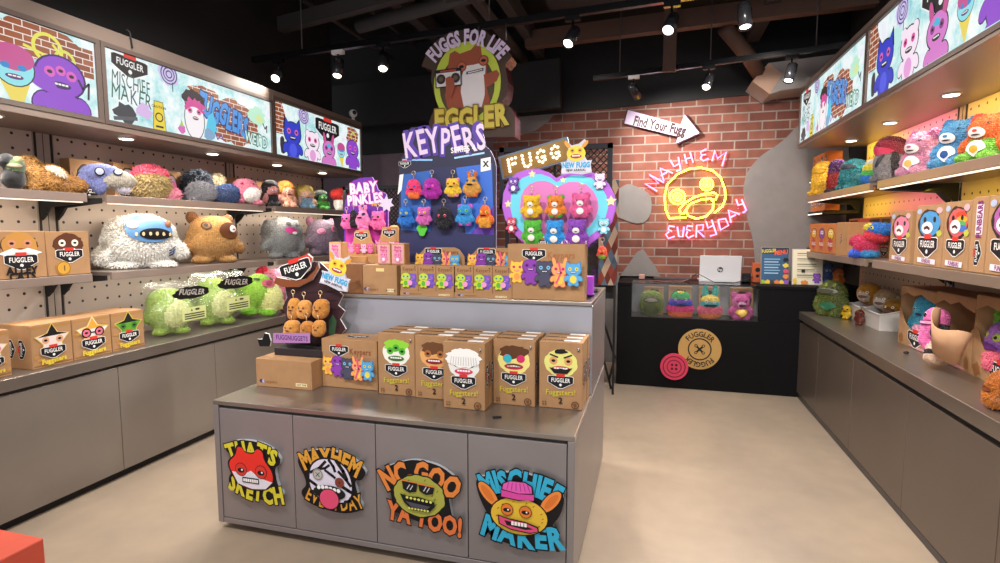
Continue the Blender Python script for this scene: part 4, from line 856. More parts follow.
# hat-shaped top sign with the name plate
mb = MB(); mb.prism([rel(*p) for p in [(274, 283), (276, 277), (290, 280), (306, 279), (315, 270), (318, 262), (319, 268), (312, 280), (298, 287), (282, 287)]], .0, .012, mat('#7C4428', 'print'), None, WHT_M); mb.prism([rel(*p) for p in [(287, 268), (296, 258), (306, 254), (311, 258), (308, 270), (296, 280)]], .012, .024, mat('#C23A30', 'print'), None, WHT_M); mb.build('hat_sign', o)
bx, bz = rel(296, 269); A = Art('print'); badge(A, bx, bz, .20, .30, True); A.build('name_plate', o, (0, -.004, 0))
tag(o, 'dark brown cut-out keychain stand with hat-shaped sign standing on the plain carton', 'keychain stand')
NUG = ['#C98A3E', '#D0914A', '#C4823A', '#CB8C42', '#C07C36', '#C88840']
for i, (u, v0, v1, wpx, l) in enumerate([(294, 298, 320, 12, 'upper left'), (304.5, 300, 319, 14, 'upper middle'), (321, 299, 319, 16, 'upper right'), (292, 320, 338, 16, 'lower left'), (307, 321, 336, 13, 'lower middle'), (319, 320, 337, 13, 'lower right')]):
    p = fy(u, v1, SY - .06 if i > 2 else SY - .03); t = fy(u, v0, p.y); q = fy(u + wpx, v1, p.y)
    keychain((p.x, p.y, p.z), (q.x - p.x), t.z - p.z, 'nugget', NUG[i], None, '#8A5A2A', 'tan nugget-shaped plush keychain hanging on the dark stand, %s of six' % l, 'nugget keychains', lip='#5A2A1A', metal='#E3C9A0', fur=.015)
# ---- ticket signs (yellow creature above a torn white ticket)
def ticket(u, v, wpx, y, label, rot=0.0):
    p = fy(u, v, y); q = fy(u + wpx, v, y); s = (q.x - p.x); o = empty('ticket_sign', (p.x, y, p.z), (0, rot, 0))
    T = [(-.5, -.28), (-.42, -.22), (-.46, -.12), (-.44, .0), (-.5, .1), (-.3, .12), (-.26, .3), (-.2, .45), (-.36, .66), (-.34, .78), (-.14, .62), (.08, .66), (.26, .8), (.32, .74), (.22, .52), (.26, .3), (.34, .14), (.5, .14), (.46, .0), (.5, -.24), (.2, -.3), (-.2, -.26)]
    MB().prism([(x * s, z * s) for x, z in T], 0, .008, mat('#C9C6D2', 'print')).build('foam_board', o); A = Art('print'); A.poly([(x * s, z * s) for x, z in [(-.47, -.24), (-.44, .08), (.46, .11), (.46, -.22)]], '#D9D5E2')
    for sg in (-1, 1): A.poly(circ(sg * .28 * s, .64 * s, .06 * s, .14 * s, rot=-sg * .7), '#E09A3A')
    A.poly(circ(0, .36 * s, .3 * s, .24 * s), '#E8CF3E'); teeth(A, 0, .27 * s, .36 * s, .14 * s, 4, '#A23A4A')
    for sg in (-1, 1): eye(A, sg * .12 * s, .45 * s, .07 * s, '#E09A3A')
    A.text('NEW FUGG', 0, .0, .16 * s, '#3FA8D8', off=.05, sx=.7); A.text('NEW ARRIVAL', 0, -.16 * s, .075 * s, BLK, off=.02, sx=.85); A.build('print', o, (0, -.001, 0)); tag(o, label, 'sign', 'ticket-shaped signs')
ticket(335, 279, 30, SY - .02, 'ticket-shaped sign with yellow creature leaning on the nugget stand, lower one', .30)
# ---- boards on the riser
def board(name, loc, outline, col, label, edge=None, th=.012):
    o = empty(name, loc); MB().prism(outline, 0, th, mat(col, 'print'), None, mat(edge or '#3A3A48', 'print')).build('backboard', o); return o
YK = 2.965
def kp(u, v): p = fy(u, v, YK); return (p.x, p.z)
def relk(o, u, v, y): p = fy(u, v, y); return (p.x - o.location.x, p.z - o.location.z)
c0 = fy(447, 250, YK); o = empty('keychain_board', (c0.x, YK, RISZ + .001))
K = lambda u, v: relk(o, u, v, YK)
OUT = [(399, 262), (399, 165), (402, 157), (410, 150), (405, 141), (404, 133), (412, 127), (420, 127), (425, 131), (432, 131), (438, 126), (446, 126), (452, 130), (459, 124), (470, 124), (480, 128), (484, 137), (484, 145), (490, 150), (494, 158), (496, 166), (496, 262)]
MB().prism([K(*p) for p in OUT] , 0, .014, mat('#34344A', 'print'), None, mat('#8E86A8', 'print')).build('backboard', o)
A = Art('print'); A.poly([K(*p) for p in [(401, 175), (432, 170), (442, 200), (442, 262), (401, 262)]], '#3A66B4'); A.poly([K(*p) for p in [(455, 168), (492, 163), (494, 240), (470, 262), (450, 262)]], '#3F6FD0'); A.poly([K(*p) for p in [(432, 168), (456, 166), (470, 262), (430, 262)]], '#35365A'); A.poly([K(*p) for p in [(470, 235), (494, 205), (494, 262), (455, 262)]], '#6A3FB0'); A.poly([K(*p) for p in [(401, 230), (494, 235), (494, 262), (401, 262)]], '#34365E')
A.line([K(403, 160), K(432, 160)], .01, '#8FC4F0'); A.line([K(455, 158), K(484, 153)], .01, '#A9D6F8')
x, z = K(443, 141); A.text('KEYPERS', x, z, .14, '#5A3FA0', off=.1, rot=.10, sx=.56, jit=.12, seed=5); A.text('KEYPERS', x, z, .14, '#E3CDE8', off=.02, rot=.10, sx=.60, jit=.12, seed=5); x, z = K(463, 149); A.text('SERIES 4', x, z, .03, WHT, off=.02, rot=.08, sx=.9); x, z = K(405, 164); badge(A, x, z, .075)
A.poly([K(*p) for p in [(481, 159), (491, 157), (491, 170), (481, 172)]], WHT); x, z = K(486, 164); A.text('X', x, z, .03, BLK, off=.05); A.poly([K(*p) for p in [(400, 175), (404, 174), (402, 190), (398, 195)]], WHT); A.build('board_print', o, (0, -.0008, 0))
mb = MB()
for p in [(424, 228)]: mb.prism([(K(424, 230)[0] + .03 * math.cos(a) * (1 + .25 * math.sin(3 * a)), K(424, 230)[1] + .035 * math.sin(a)) for a in [2 * PI * k / 20 for k in range(20)]], -.03, -.022, mat('#57C23A', 'print'))
mb.build('slime_cutout', o); mb = MB(); mb.box(-.29, .29, .014, .16, 0, .012, mat('#262638')); mb.build('base', o)
tag(o, 'tall dark blue graffiti keychain board in the middle of the upper tier', 'keychain board')
for (u, v0, v1, wpx, kind, c, c2, e, l) in [
    (414, 179, 199, 16, 'round', '#F0417A', '#F07A3A', '#3A5AC0', 'pink and orange fluffy plush keychain, top row left end of the dark blue board'), (432, 178, 199, 20, 'round', '#B02AA6', None, '#E85AC0', 'magenta fluffy plush keychain, top row of the dark blue board'),
    (453, 178, 197, 17, 'bear', '#F0C83A', '#E88AA0', '#D2405C', 'yellow plush keychain with pink face, top row of the dark blue board'), (472, 171, 197, 18, 'bunny', '#D8A24A', '#D9772E', '#4A6A8A', 'tan rabbit keychain with orange ears, top row right end of the dark blue board'),
    (406, 207, 227, 17, 'bear', '#2A7AD0', '#1F5CB0', '#E0D24A', 'shiny blue plush keychain, bottom row left end of the dark blue board'), (424, 207, 225, 16, 'bear', '#D86AB8', None, '#E8E04A', 'mauve pink plush keychain above the green slime on the dark blue board'),
    (444, 207, 229, 18, 'round', '#242229', None, '#E25A7A', 'black plush keychain with coloured button eyes on the dark blue board'), (465, 204, 226, 19, 'bear', '#3A9ADA', '#C85AC8', '#6AD24A', 'blue and green cat plush keychain, bottom row of the dark blue board'),
    (485, 205, 228, 18, 'long', '#E8702A', '#F0A83A', '#F0D04A', 'orange and yellow plush keychain, bottom row right end of the dark blue board')]:
    p = fy(u, v1, YK - .045); t = fy(u, v0, p.y); q = fy(u + wpx, v1, p.y); keychain((p.x, p.y, p.z), q.x - p.x, t.z - p.z, kind, c, c2, e, l, 'keychains on the dark blue board')
# heart board
YH = 2.93
c0 = fy(560, 250, YH); o = empty('heart_board', (c0.x, YH + .005, RISZ + .001)); K = lambda u, v: relk(o, u, v, YH)
def heart(k):
    cx, cy = 560, 208; pts = [(502, 207), (503, 193), (508, 181), (516, 173), (527, 169), (538, 168.5), (548, 172), (556, 178), (563, 174), (573, 170), (585, 170), (598, 174), (608, 183), (614, 194), (616, 207), (612, 222), (602, 235), (590, 244), (560, 262), (530, 250), (512, 232), (505, 220)]
    return [K(cx + (x - cx) * k, cy + (y - cy) * k) for x, y in pts]
MB().prism(heart(1), 0, .03, mat('#B062D0', 'print'), None, mat('#9A4FC0', 'print')).build('backboard', o)
A = Art('print', .0006); A.poly(heart(.985), '#B566D6'); A.poly(heart(.86), '#6FD2E8'); A.poly(heart(.69), '#DB7FC0')
for u, v, s in [(532, 174, .022), (508, 204, .022), (563, 180, .018), (611, 201, .03), (527, 241, .03)]: A.poly(star(*K(u, v), s), '#F0E0A8')
A.build('board_print', o, (0, -.001, 0))
mb = MB(); bx0 = K(572, 246); bx1 = K(594, 255); mb.box(bx0[0], bx1[0], -.06, .03, .02, .115, mat('#A846D2', 'print')); mb.box(-.26, bx1[0], .03, .10, 0, .012, mat('#5A3A6E')); mb.build('base', o)
for u, v, c in [(514, 185, '#7A4FB0'), (600, 181, '#E9D0EE'), (512, 225, '#D8506A'), (604, 226, '#8FD2E6')]:
    A = Art('print', .0006); x, z = K(u, v); creature(A, x, z, .085, c, None, 'round', WHT, WHT); A.build('bear_cutout', o, (0, -.012, 0))
A = Art('print', .0006); x, z = K(560, 243); A.poly(xf(rect(-.15, -.035, .15, .035), x, z), WHT); badge(A, x - .075, z, .10, 0, True); A.text('x', x, z, .02, BLK); A.text('FUN BEARS', x + .08, z, .03, '#8A2FA0', off=.05, sx=.75); A.build('name_strip', o, (0, -.075, 0))
tag(o, 'heart-shaped purple, blue and pink keychain board at the right of the upper tier', 'keychain board')
for (u, v0, v1, wpx, c, c2, l) in [(532, 195, 218, 22, '#E8BC2A', None, 'yellow bear keychain, top left on the heart board'), (556, 195, 218, 22, '#E0862E', '#4FA83A', 'orange and green tie-dye bear keychain, top middle on the heart board'), (581, 193, 218, 24, '#E0609A', '#D8508A', 'pink bear keychain with white belly, top right on the heart board'),
    (533, 220, 244, 23, '#57B83A', None, 'green bear keychain, bottom left on the heart board'), (555, 220, 246, 22, '#2F96DC', None, 'blue bear keychain, bottom middle on the heart board'), (577, 219, 246, 24, '#8A46B4', None, 'purple bear keychain, bottom right on the heart board')]:
    p = fy(u, v1, YH - .05); t = fy(u, v0, p.y); q = fy(u + wpx, v1, p.y); keychain((p.x, p.y - .012, p.z), q.x - p.x, t.z - p.z, 'bear', c, c2, '#3A2A2A', l, 'bear keychains on the heart board', muzzle='#F3EEEA', belly='#F3EEEA')
ticket(576, 165, 32, YH - .03, 'ticket-shaped sign with yellow creature at the top right of the heart board')
# purple baby board
YP = 3.22
c0 = fy(364, 235, YP); o = empty('keychain_board', (c0.x, YP, RISZ + .001)); K = lambda u, v: relk(o, u, v, YP)
MB().prism([K(*p) for p in [(344, 262), (344, 215), (345, 200), (350, 196), (352, 181), (360, 178), (372, 177), (376, 184), (378, 190), (386, 194), (388, 204), (388, 262)]], 0, .012, mat('#6A2E9A', 'print'), None, mat('#B58AD0', 'print')).build('backboard', o)
A = Art('print', .0006); x, z = K(363, 188); A.text('BABY', x, z, .066, '#F0D2EE', off=.05, rot=.06, out=('#C0429A', .1), sx=.8, jit=.05); x, z = K(365, 199); A.text('PINKLES', x, z, .06, '#F0D2EE', off=.05, rot=.08, out=('#C0429A', .1), sx=.78, jit=.06); A.poly([K(*p) for p in [(346, 262), (346, 215), (360, 225), (386, 212), (386, 262)]], '#C23A9A'); x, z = K(378, 204); A.text('series', x, z, .025, '#F0A83A'); A.build('board_print', o, (0, -.001, 0)); x0_, x1_ = K(346, 262)[0], K(386, 262)[0]; MB().box(x0_, x1_, .0125, .12, 0, .012, mat('#4A2070')).box(x0_ + .02, x1_ - .02, .0125, .022, .012, .30, mat('#4A2070')).build('base', o)
A = Art('print', .0006); A.poly(star(*K(388, 204), .055, .6, 7), '#CFC6DA'); A.build('star_cutout', o, (0, -.02, 0)); tag(o, 'purple keychain board reading BABY PINKLES at the left of the upper tier', 'keychain board')
for (u, v0, v1, wpx, kind, c, l) in [(347, 214, 229, 12, 'bear', '#EE6FB4', 'pink plush keychain at the left edge of the purple board'), (354, 210, 228, 10, 'long', '#1E1B22', 'black plush keychain on the purple board'), (363, 205, 229, 15, 'bunny', '#F28CC0', 'light pink rabbit keychain on the purple board'), (378, 211, 230, 15, 'bear', '#EE6AA8', 'pink plush keychain, right end of the purple board'), (364, 227, 242, 12, 'bear', '#F07AB8', 'lowest pink plush keychain in front of the purple board')]:
    p = fy(u, v1, YP - .05); t = fy(u, v0, p.y); q = fy(u + wpx, v1, p.y); keychain((p.x, p.y, p.z), q.x - p.x, t.z - p.z, kind, c, None, '#3A2A3A', l, 'keychains on the purple board')
# little wooden stand between the boards
o = empty('wooden_post', (fy(394, 230, 3.2).x, 3.2, RISZ + .001)); MB().bbox(-.035, .035, -.03, .03, 0, .33, mat('#9A6B3C'), .004).build('post', o); MB().lathe([(.04, .33), (.045, .36), (.02, .39)], mat('#C08A4A'), 14).build('cap', o); tag(o, 'short brown wooden post between purple and dark blue keychain boards', 'post')
# clear spinner with keychains at the right end
o = empty('acrylic_stand', (-.40, 3.16, RISZ + .001)); AC = mat('#FFFFFF', 'acrylic')
mb = MB(); mb.box(-.09, .09, -.003, .003, .012, .42, AC); mb.box(-.003, .003, -.09, .09, .012, .42, AC); mb.build('panel', o); MB().bbox(-.1, .1, -.1, .1, 0, .012, mat('#D8D8DC', 'acrylic'), .002).build('base', o); MB().box(-.085, .02, .10, .11, .012, .30, mat('#26242A')).build('back_card', o)
tag(o, 'clear acrylic keychain stand at the right end of the upper tier', 'keychain stand')
for u, v0, v1, wpx, y, c, c2, k, l in [(581, 266, 284, 11, 3.01, '#7FA060', '#6A3A22', 'bear', 'green and brown keychain on the acrylic stand beside the large carton'), (580, 252, 262, 9, 3.01, '#C9A45A', '#6A3A22', 'round', 'brown keychain at the top of the acrylic stand behind the heart base'), (602, 246, 259, 11, 3.02, '#E0543A', '#8AB03A', 'round', 'red and green keychain hanging at the right of the heart board')]:
    p = fy(u, v1, y); t = fy(u, v0, y); q = fy(u + wpx, v1, y); keychain((p.x, p.y, p.z), q.x - p.x, t.z - p.z, k, c, c2, '#E8E04A', l, 'keychains on the acrylic stand')
# ---- marquee sign with bulbs
YM = 3.35
def quad(o, l, y): return [(fy(u, v, y).x - o.location.x, fy(u, v, y).z - o.location.z) for u, v in l]
c0 = fy(535, 158, YM); o = empty('marquee_sign', (c0.x, YM, c0.z)); Q = [(498, 157), (567, 136.5), (571.5, 160), (502.5, 179.5)]
MB().prism(quad(o, Q, YM), 0, .05, mat('#6E7E84', 'print')).build('case', o); Q2 = [(500.5, 158.5), (565.8, 139), (569.5, 159), (504, 177.5)]; MB().prism(quad(o, Q2, YM), -.004, 0, mat('#93701C', 'gloss')).build('face', o)
F = {'F': [(0, 0), (0, .25), (0, .5), (0, .75), (0, 1), (.3, 1), (.6, 1), (.3, .55), (.5, .55)], 'U': [(0, 1), (0, .7), (0, .4), (.08, .1), (.3, 0), (.52, .1), (.6, .4), (.6, .7), (.6, 1)], 'G': [(.58, .85), (.35, 1), (.1, .85), (0, .5), (.1, .15), (.35, 0), (.58, .15), (.58, .42), (.38, .42)]}
def tr(f, g): a, b, c_, d = Q2; x0 = a[0] + (b[0] - a[0]) * f; y0_ = a[1] + (b[1] - a[1]) * f; x1 = d[0] + (c_[0] - d[0]) * f; y1 = d[1] + (c_[1] - d[1]) * f; return x1 + (x0 - x1) * g, y1 + (y0_ - y1) * g
B = mat('#FFF3D6', 'bulb')
for i, ch in enumerate('FUGG'):
    mb = MB()
    for a, b in F[ch]:
        x, z = quad(o, [tr(.11 + i * .215 + a * .19, .2 + b * .6)], YM)[0]; mb.ball((x, -.010, z), .0105, B, 1)
    mb.build('bulb_letter', o)
mb = MB(); h_ = c0.z - RISZ - .002
for x_ in (-.12, .12): mb.tube([(x_, .03, -h_), (x_, .03, -.02)], .008, BLACK)
mb.build('support', o); tag(o, 'yellow marquee sign with bulb letters FUGG above the heart board', 'sign')
# ---- black mesh panel, argyle banner and folding legs behind the island
MG = mat('#191619'); YG = 3.9
def mesh_panel(x0, x1, z0, z1, y, label, legs):
    o = empty('mesh_panel', ((x0 + x1) / 2, y, 0)); w = (x1 - x0) / 2; mb = MB(); f = .035
    for a in ((-w, w, z1 - f, z1), (-w, w, z0, z0 + f), (-w, -w + f, z0, z1), (w - f, w, z0, z1)): mb.box(a[0], a[1], -.015, .015, a[2], a[3], mat('#26262B'))
    mb.build('frame', o); mb = MB(); n = int((2 * w + (z1 - z0)) / .045)
    for k in range(n):
        for sg in (1, -1):
            c_ = -w - (z1 - z0) / 2 + (k + .5) * .045 + 0; pts = []
            for t in (0, 1):
                z = z0 + (z1 - z0) * t; x = c_ + (z - (z0 + z1) / 2) * sg + (z1 - z0) / 2 * 0; pts.append([x, z])
            (xa, za), (xb, zb_) = pts
            if (xa < -w and xb < -w) or (xa > w and xb > w): continue
            def cl(x, z, x2, z2):
                for lim in (-w, w):
                    if (x < -w and lim == -w) or (x > w and lim == w): t = (lim - x) / (x2 - x); x, z = lim, z + t * (z2 - z)
                return x, z
            a = cl(xa, za, xb, zb_); b = cl(xb, zb_, xa, za); mb.tube([(a[0], 0, a[1]), (b[0], 0, b[1])], .0045, MG, 4)
    mb.build('mesh', o); mb = MB()
    for x in legs: mb.box(x - .015 - o.location.x, x + .015 - o.location.x, .016, .046, 0, z0 + .05, mat('#26262B'))
    mb.build('leg', o); return tag(o, label, 'mesh panel')
a = fy(500, 215, YG); b = fy(613, 143, YG); mesh_panel(a.x, b.x, 1.66, b.z, YG, 'black framed diamond mesh panel standing behind the FUGG marquee sign', (a.x + .05, b.x - .32))
a = fy(362, 235, 5.0); b = fy(402, 180, 5.0); mesh_panel(a.x - .2, b.x + .3, 1.45, 1.95, 5.0, 'dark mesh panel in the passage behind the purple keychain board', (a.x, b.x))
YA = 5.0
a, b = fy(598, 285, YA), fy(619, 180, YA); w = b.x - a.x; h = b.z - a.z
o = empty('harlequin_banner', ((a.x + b.x) / 2, YA, a.z)); MB().box(-w / 2, w / 2, 0, .015, 0, h, mat('#3A2A2C')).build('panel', o); A = Art('print'); nc, nr = 3, 7; cs = ['#7A2E22', '#C7A98A', '#5E7486', '#8C3B2A', '#BFA890', '#6F3024', '#4D5E6E']
for i in range(nr * 2 + 1):
    for j in range(nc + 1):
        x = -w / 2 + (j + (.5 if i % 2 else 0)) * w / nc; z = i * h / nr / 2; A.clip = (-w / 2, 0, w / 2, h); A.poly([(x - w / nc / 2, z), (x, z - h / nr / 2), (x + w / nc / 2, z), (x, z + h / nr / 2)], cs[(i * 3 + j * 2) % 7])
A.build('print', o, (0, -.001, 0)); MB().box(w / 2 - .03, w / 2 - .01, .016, .03, -a.z + .001, h, MG).build('post', o); tag(o, 'narrow harlequin diamond banner standing behind the acrylic keychain stand', 'banner')
o = empty('folding_stand', (-.4, 5.2, 0)); mb = MB(); T = lambda u, v, y, z=None: Vector(fy(u, v, y)) - o.location
for (p, q) in [((598, 303, 5.15), (615, 358, 5.2)), ((598, 338, 5.15), (611, 388, 5.19)), ((615, 358, 5.2), (609, 380, 5.25))]: mb.tube([T(*p), T(*q)], .011, BLACK)
a = T(611, 388, 5.19); mb.tube([a, Vector((a.x - .004, a.y, .004))], .011, BLACK); a = T(598, 303, 5.15); mb.tube([a, Vector((a.x - .2, a.y + .05, .004))], .011, BLACK); a = T(598, 338, 5.15); mb.tube([a, a + Vector((-.1, 0, .3))], .011, BLACK); mb.build('leg', o); mb = MB(); p = T(598, 303, 5.15); mb.tube([p, p + Vector((0, 0, .42))], .011, BLACK); mb.box(p.x - .13, p.x + .14, p.y + .03, p.y + .05, p.z + .04, p.z + .62, BLACK); mb.build('easel_board', o); tag(o, 'black folding easel with thin crossed legs beside the island riser', 'easel')
tag(MB().bbox(-.02, .02, -.008, .008, 0, .006, BLACK, .001).build('price_tag', None, (fz(497, 418, IZ).x, fz(497, 418, IZ).y, IZ + .001), (0, 0, .4)), 'tiny black tag lying on the island top in front of the toy boxes', 'tag')

# ================================================================ HANGING ROUND SIGN
YS = 3.72
def S(u, v): p = fy(u, v, YS); return (p.x - SO.x, p.z - SO.z)
SO = fy(468, 90, YS); o = empty('hanging_sign', SO); cxs, czs = S(467, 83); rr = (S(508, 83)[0] - S(426, 83)[0]) / 2
ARCO = [(421.5, 66), (427, 52), (437, 40), (450, 32), (466, 29.5), (482, 31), (496, 38), (506, 46), (511.5, 57), (505, 65), (508, 82), (506, 96), (501, 103), (510, 107), (515, 116), (515, 137), (430, 137), (429, 122), (433, 112), (440, 105), (434, 94), (431, 80), (432, 70)]
MB().prism([S(*p) for p in ARCO], 0, .16, mat('#4B3A2C', 'print'), None, mat('#5A2A2E', 'gloss')).build('case', o)
A = Art('print', .001); gx, gz = S(467, 84); R0 = S(501, 84)[0] - gx; A.poly(circ(gx, gz, R0, R0 * 1.16, n=36), '#C9D94A'); A.poly(circ(gx, gz - .02, R0 * .82, R0 * .9, n=30), '#5A4A32')
BR, BRD = '#A4553A', '#7A3A28'
P = [(448, 108), (445, 95), (450, 80), (448, 68), (450, 54), (455, 51), (460, 54), (471, 50), (476, 45), (481, 47), (482, 55), (487, 62), (487, 72), (486, 84), (490, 100), (489, 108)]; A.poly([S(*p) for p in P], BR)
A.poly([S(*p) for p in [(462, 76), (466, 66), (474, 65), (482, 63), (486, 66), (485, 78), (485, 95), (482, 107), (464, 107), (461, 92)]], '#ECE7DF'); A.poly([S(*p) for p in [(484, 75), (492, 72), (497, 70), (500, 74), (497, 81), (490, 86), (485, 88)]], BR)
for u, v in [(462, 67), (484, 61)]: x, z = S(u, v); A.poly(circ(x, z, .036), BRD); A.poly(circ(x, z, .030), '#C2694A'); A.poly(circ(x, z, .018, .010), BLK)
A.poly([S(*p) for p in [(467, 72.5), (484, 68.5), (484, 71), (467, 75)]], BLK); A.poly([S(*p) for p in [(468.5, 73), (483, 69.5), (483, 70.3), (468.5, 74.2)]], WHT)
A.poly([S(*p) for p in [(436, 71), (462, 68), (462.5, 86), (436.5, 89)]], BLK); A.poly([S(*p) for p in [(437, 74.5), (461, 71.5), (461.5, 85), (437.5, 88)]], '#E9E6E0'); A.poly([S(*p) for p in [(441, 71.5), (457, 69.6), (457, 71.5), (441, 73.3)]], '#B0463A')
for u in (442, 456.5): x, z = S(u, 80 - (u - 442) * .1); A.poly(circ(x, z, .034), '#3A2F2A'); A.poly(circ(x, z, .016), '#6A5A4A')
A.poly([S(*p) for p in [(447, 79), (451, 77), (455, 80), (456, 88), (452, 98), (447, 95)]], BR)
ax, az = S(467, 84); A.text('FUGGS FOR LIFE', ax, az - .035, .095, '#E3CFE6', off=.05, arc=.345, rot=-.03, sx=.60, ctr=True)
x, z = S(471, 118); A.text('EGGLER', x, z, .135, '#D9C64E', off=.05, rot=.03, out=('#8A6A22', .1), sx=.74, jit=.05); A.build('print', o, (0, -.002, 0))
mb = MB()
for u in (475, 503): x, z = S(u, 33); mb.tube([(x, .08, z - .02), (x, .08, 2.93 - SO.z)], .007, mat('#8A8A8A', 'metal'), 6)
mb.build('chain', o); tag(o, 'round hanging sign with a brown animal holding a boombox, lettered FUGGS FOR LIFE', 'sign')
# ================================================================ SALES COUNTER
YC = 5.39; CX0, CX1, CZ = -.335, 1.78, 1.005; o = empty('sales_counter', ((CX0 + CX1) / 2, YC + .3, 0)); CB = mat('#17161A', 'gloss')
CBM = mat('#111012', 'flat'); WX0, WX1, WZ0, WZ1 = -.20, .925, .675, .965; ox, oy = o.location.x, o.location.y
def cb(n, x0, x1, y0, y1, z0, z1, m, bev=.003): mb = MB(); mb.bbox(x0 - ox, x1 - ox, y0 - oy, y1 - oy, z0, z1, m, bev); return mb.build(n, o)
cb('front_panel', CX0, CX1, YC, YC + .02, .001, WZ0, CBM); cb('front_panel', CX0, WX0, YC, YC + .02, WZ0 + .0005, CZ - .031, CBM); cb('front_panel', WX1, CX1, YC, YC + .02, WZ0 + .0005, CZ - .031, CBM); cb('body', CX0, CX1, YC + .34, YC + .60, .001, CZ - .031, CBM)
cb('side_panel', CX0, CX0 + .03, YC + .021, YC + .34, .001, CZ - .031, CBM); cb('display_floor', WX0 - .1, WX1 + .05, YC + .022, YC + .339, WZ0 - .02, WZ0, mat('#55534F')); cb('display_back', WX0 - .1, WX1 + .05, YC + .325, YC + .339, WZ0 + .001, CZ - .032, mat('#8E8A88'))
cb('top', WX1 - .02, CX1, YC - .005, YC + .60, CZ - .03, CZ, CBM); cb('top', CX0, WX0, YC - .005, YC + .60, CZ - .03, CZ, CBM); cb('top', WX0, WX1 - .021, YC + .32, YC + .60, CZ - .03, CZ, CBM)
AC = mat('#FFFFFF', 'acrylic'); mb = MB(); mb.box(WX0 - ox, WX1 - ox, YC + .003 - oy, YC + .009 - oy, WZ0, CZ - .002, AC); mb.box(WX0 - ox, WX1 - .021 - ox, YC - oy, YC + .32 - oy, CZ - .008, CZ, AC); mb.build('glass', o); tag(o, 'black sales counter with a glass display window in front of the brick wall', 'sales counter')
def disc_sign(u, v, r, fn, label, yoff):
    p = fy(u, v, YC); o = empty('button_sign', (p.x, YC - .001 - yoff, p.z)); fn(o, r); return tag(o, label, 'sign')
def d1(o, r):
    MB().prism(circ(0, 0, r, n=40), -.012, 0, mat('#C39A5A', 'print')).build('disc', o); A = Art('print', .0005); A.ring(0, 0, r * .52, r * .06, BLK, 40)
    for a in (PI / 4, -PI / 4): A.line([(-r * .16 * math.cos(a), -r * .16 * math.sin(a)), (r * .16 * math.cos(a), r * .16 * math.sin(a))], r * .09, BLK)
    for sx in (-1, 1):
        for sz in (-1, 1): A.ring(sx * r * .17, sz * r * .17, r * .06, r * .035, BLK, 14)
    A.text('FUGGLER', 0, 0, r * .25, BLK, off=.02, arc=r * .76, sx=.9, ctr=True); A.text('FUGGLER', 0, 0, r * .25, BLK, off=.02, arc=r * .76, sx=.9, rot=PI, ctr=True); A.build('print', o, (0, -.0125, 0))
def d2(o, r):
    MB().prism(circ(0, 0, r, n=36), -.02, 0, mat('#D8405E', 'print')).build('disc', o); A = Art('print', .0005); A.ring(0, 0, r * .78, r * .07, '#6E1A2E', 36); A.ring(0, 0, r * .5, r * .06, '#6E1A2E', 36)
    for sx in (-1, 1):
        for sz in (-1, 1): A.poly(circ(sx * r * .15, sz * r * .15, r * .09), '#4A1220')
    A.build('print', o, (0, -.0205, 0))
disc_sign(699.5, 349, .192, d1, 'tan button-shaped sign lettered around its rim on the black counter', 0); disc_sign(674, 366, .127, d2, 'pink red button-shaped sign with four holes on the black counter', .014)
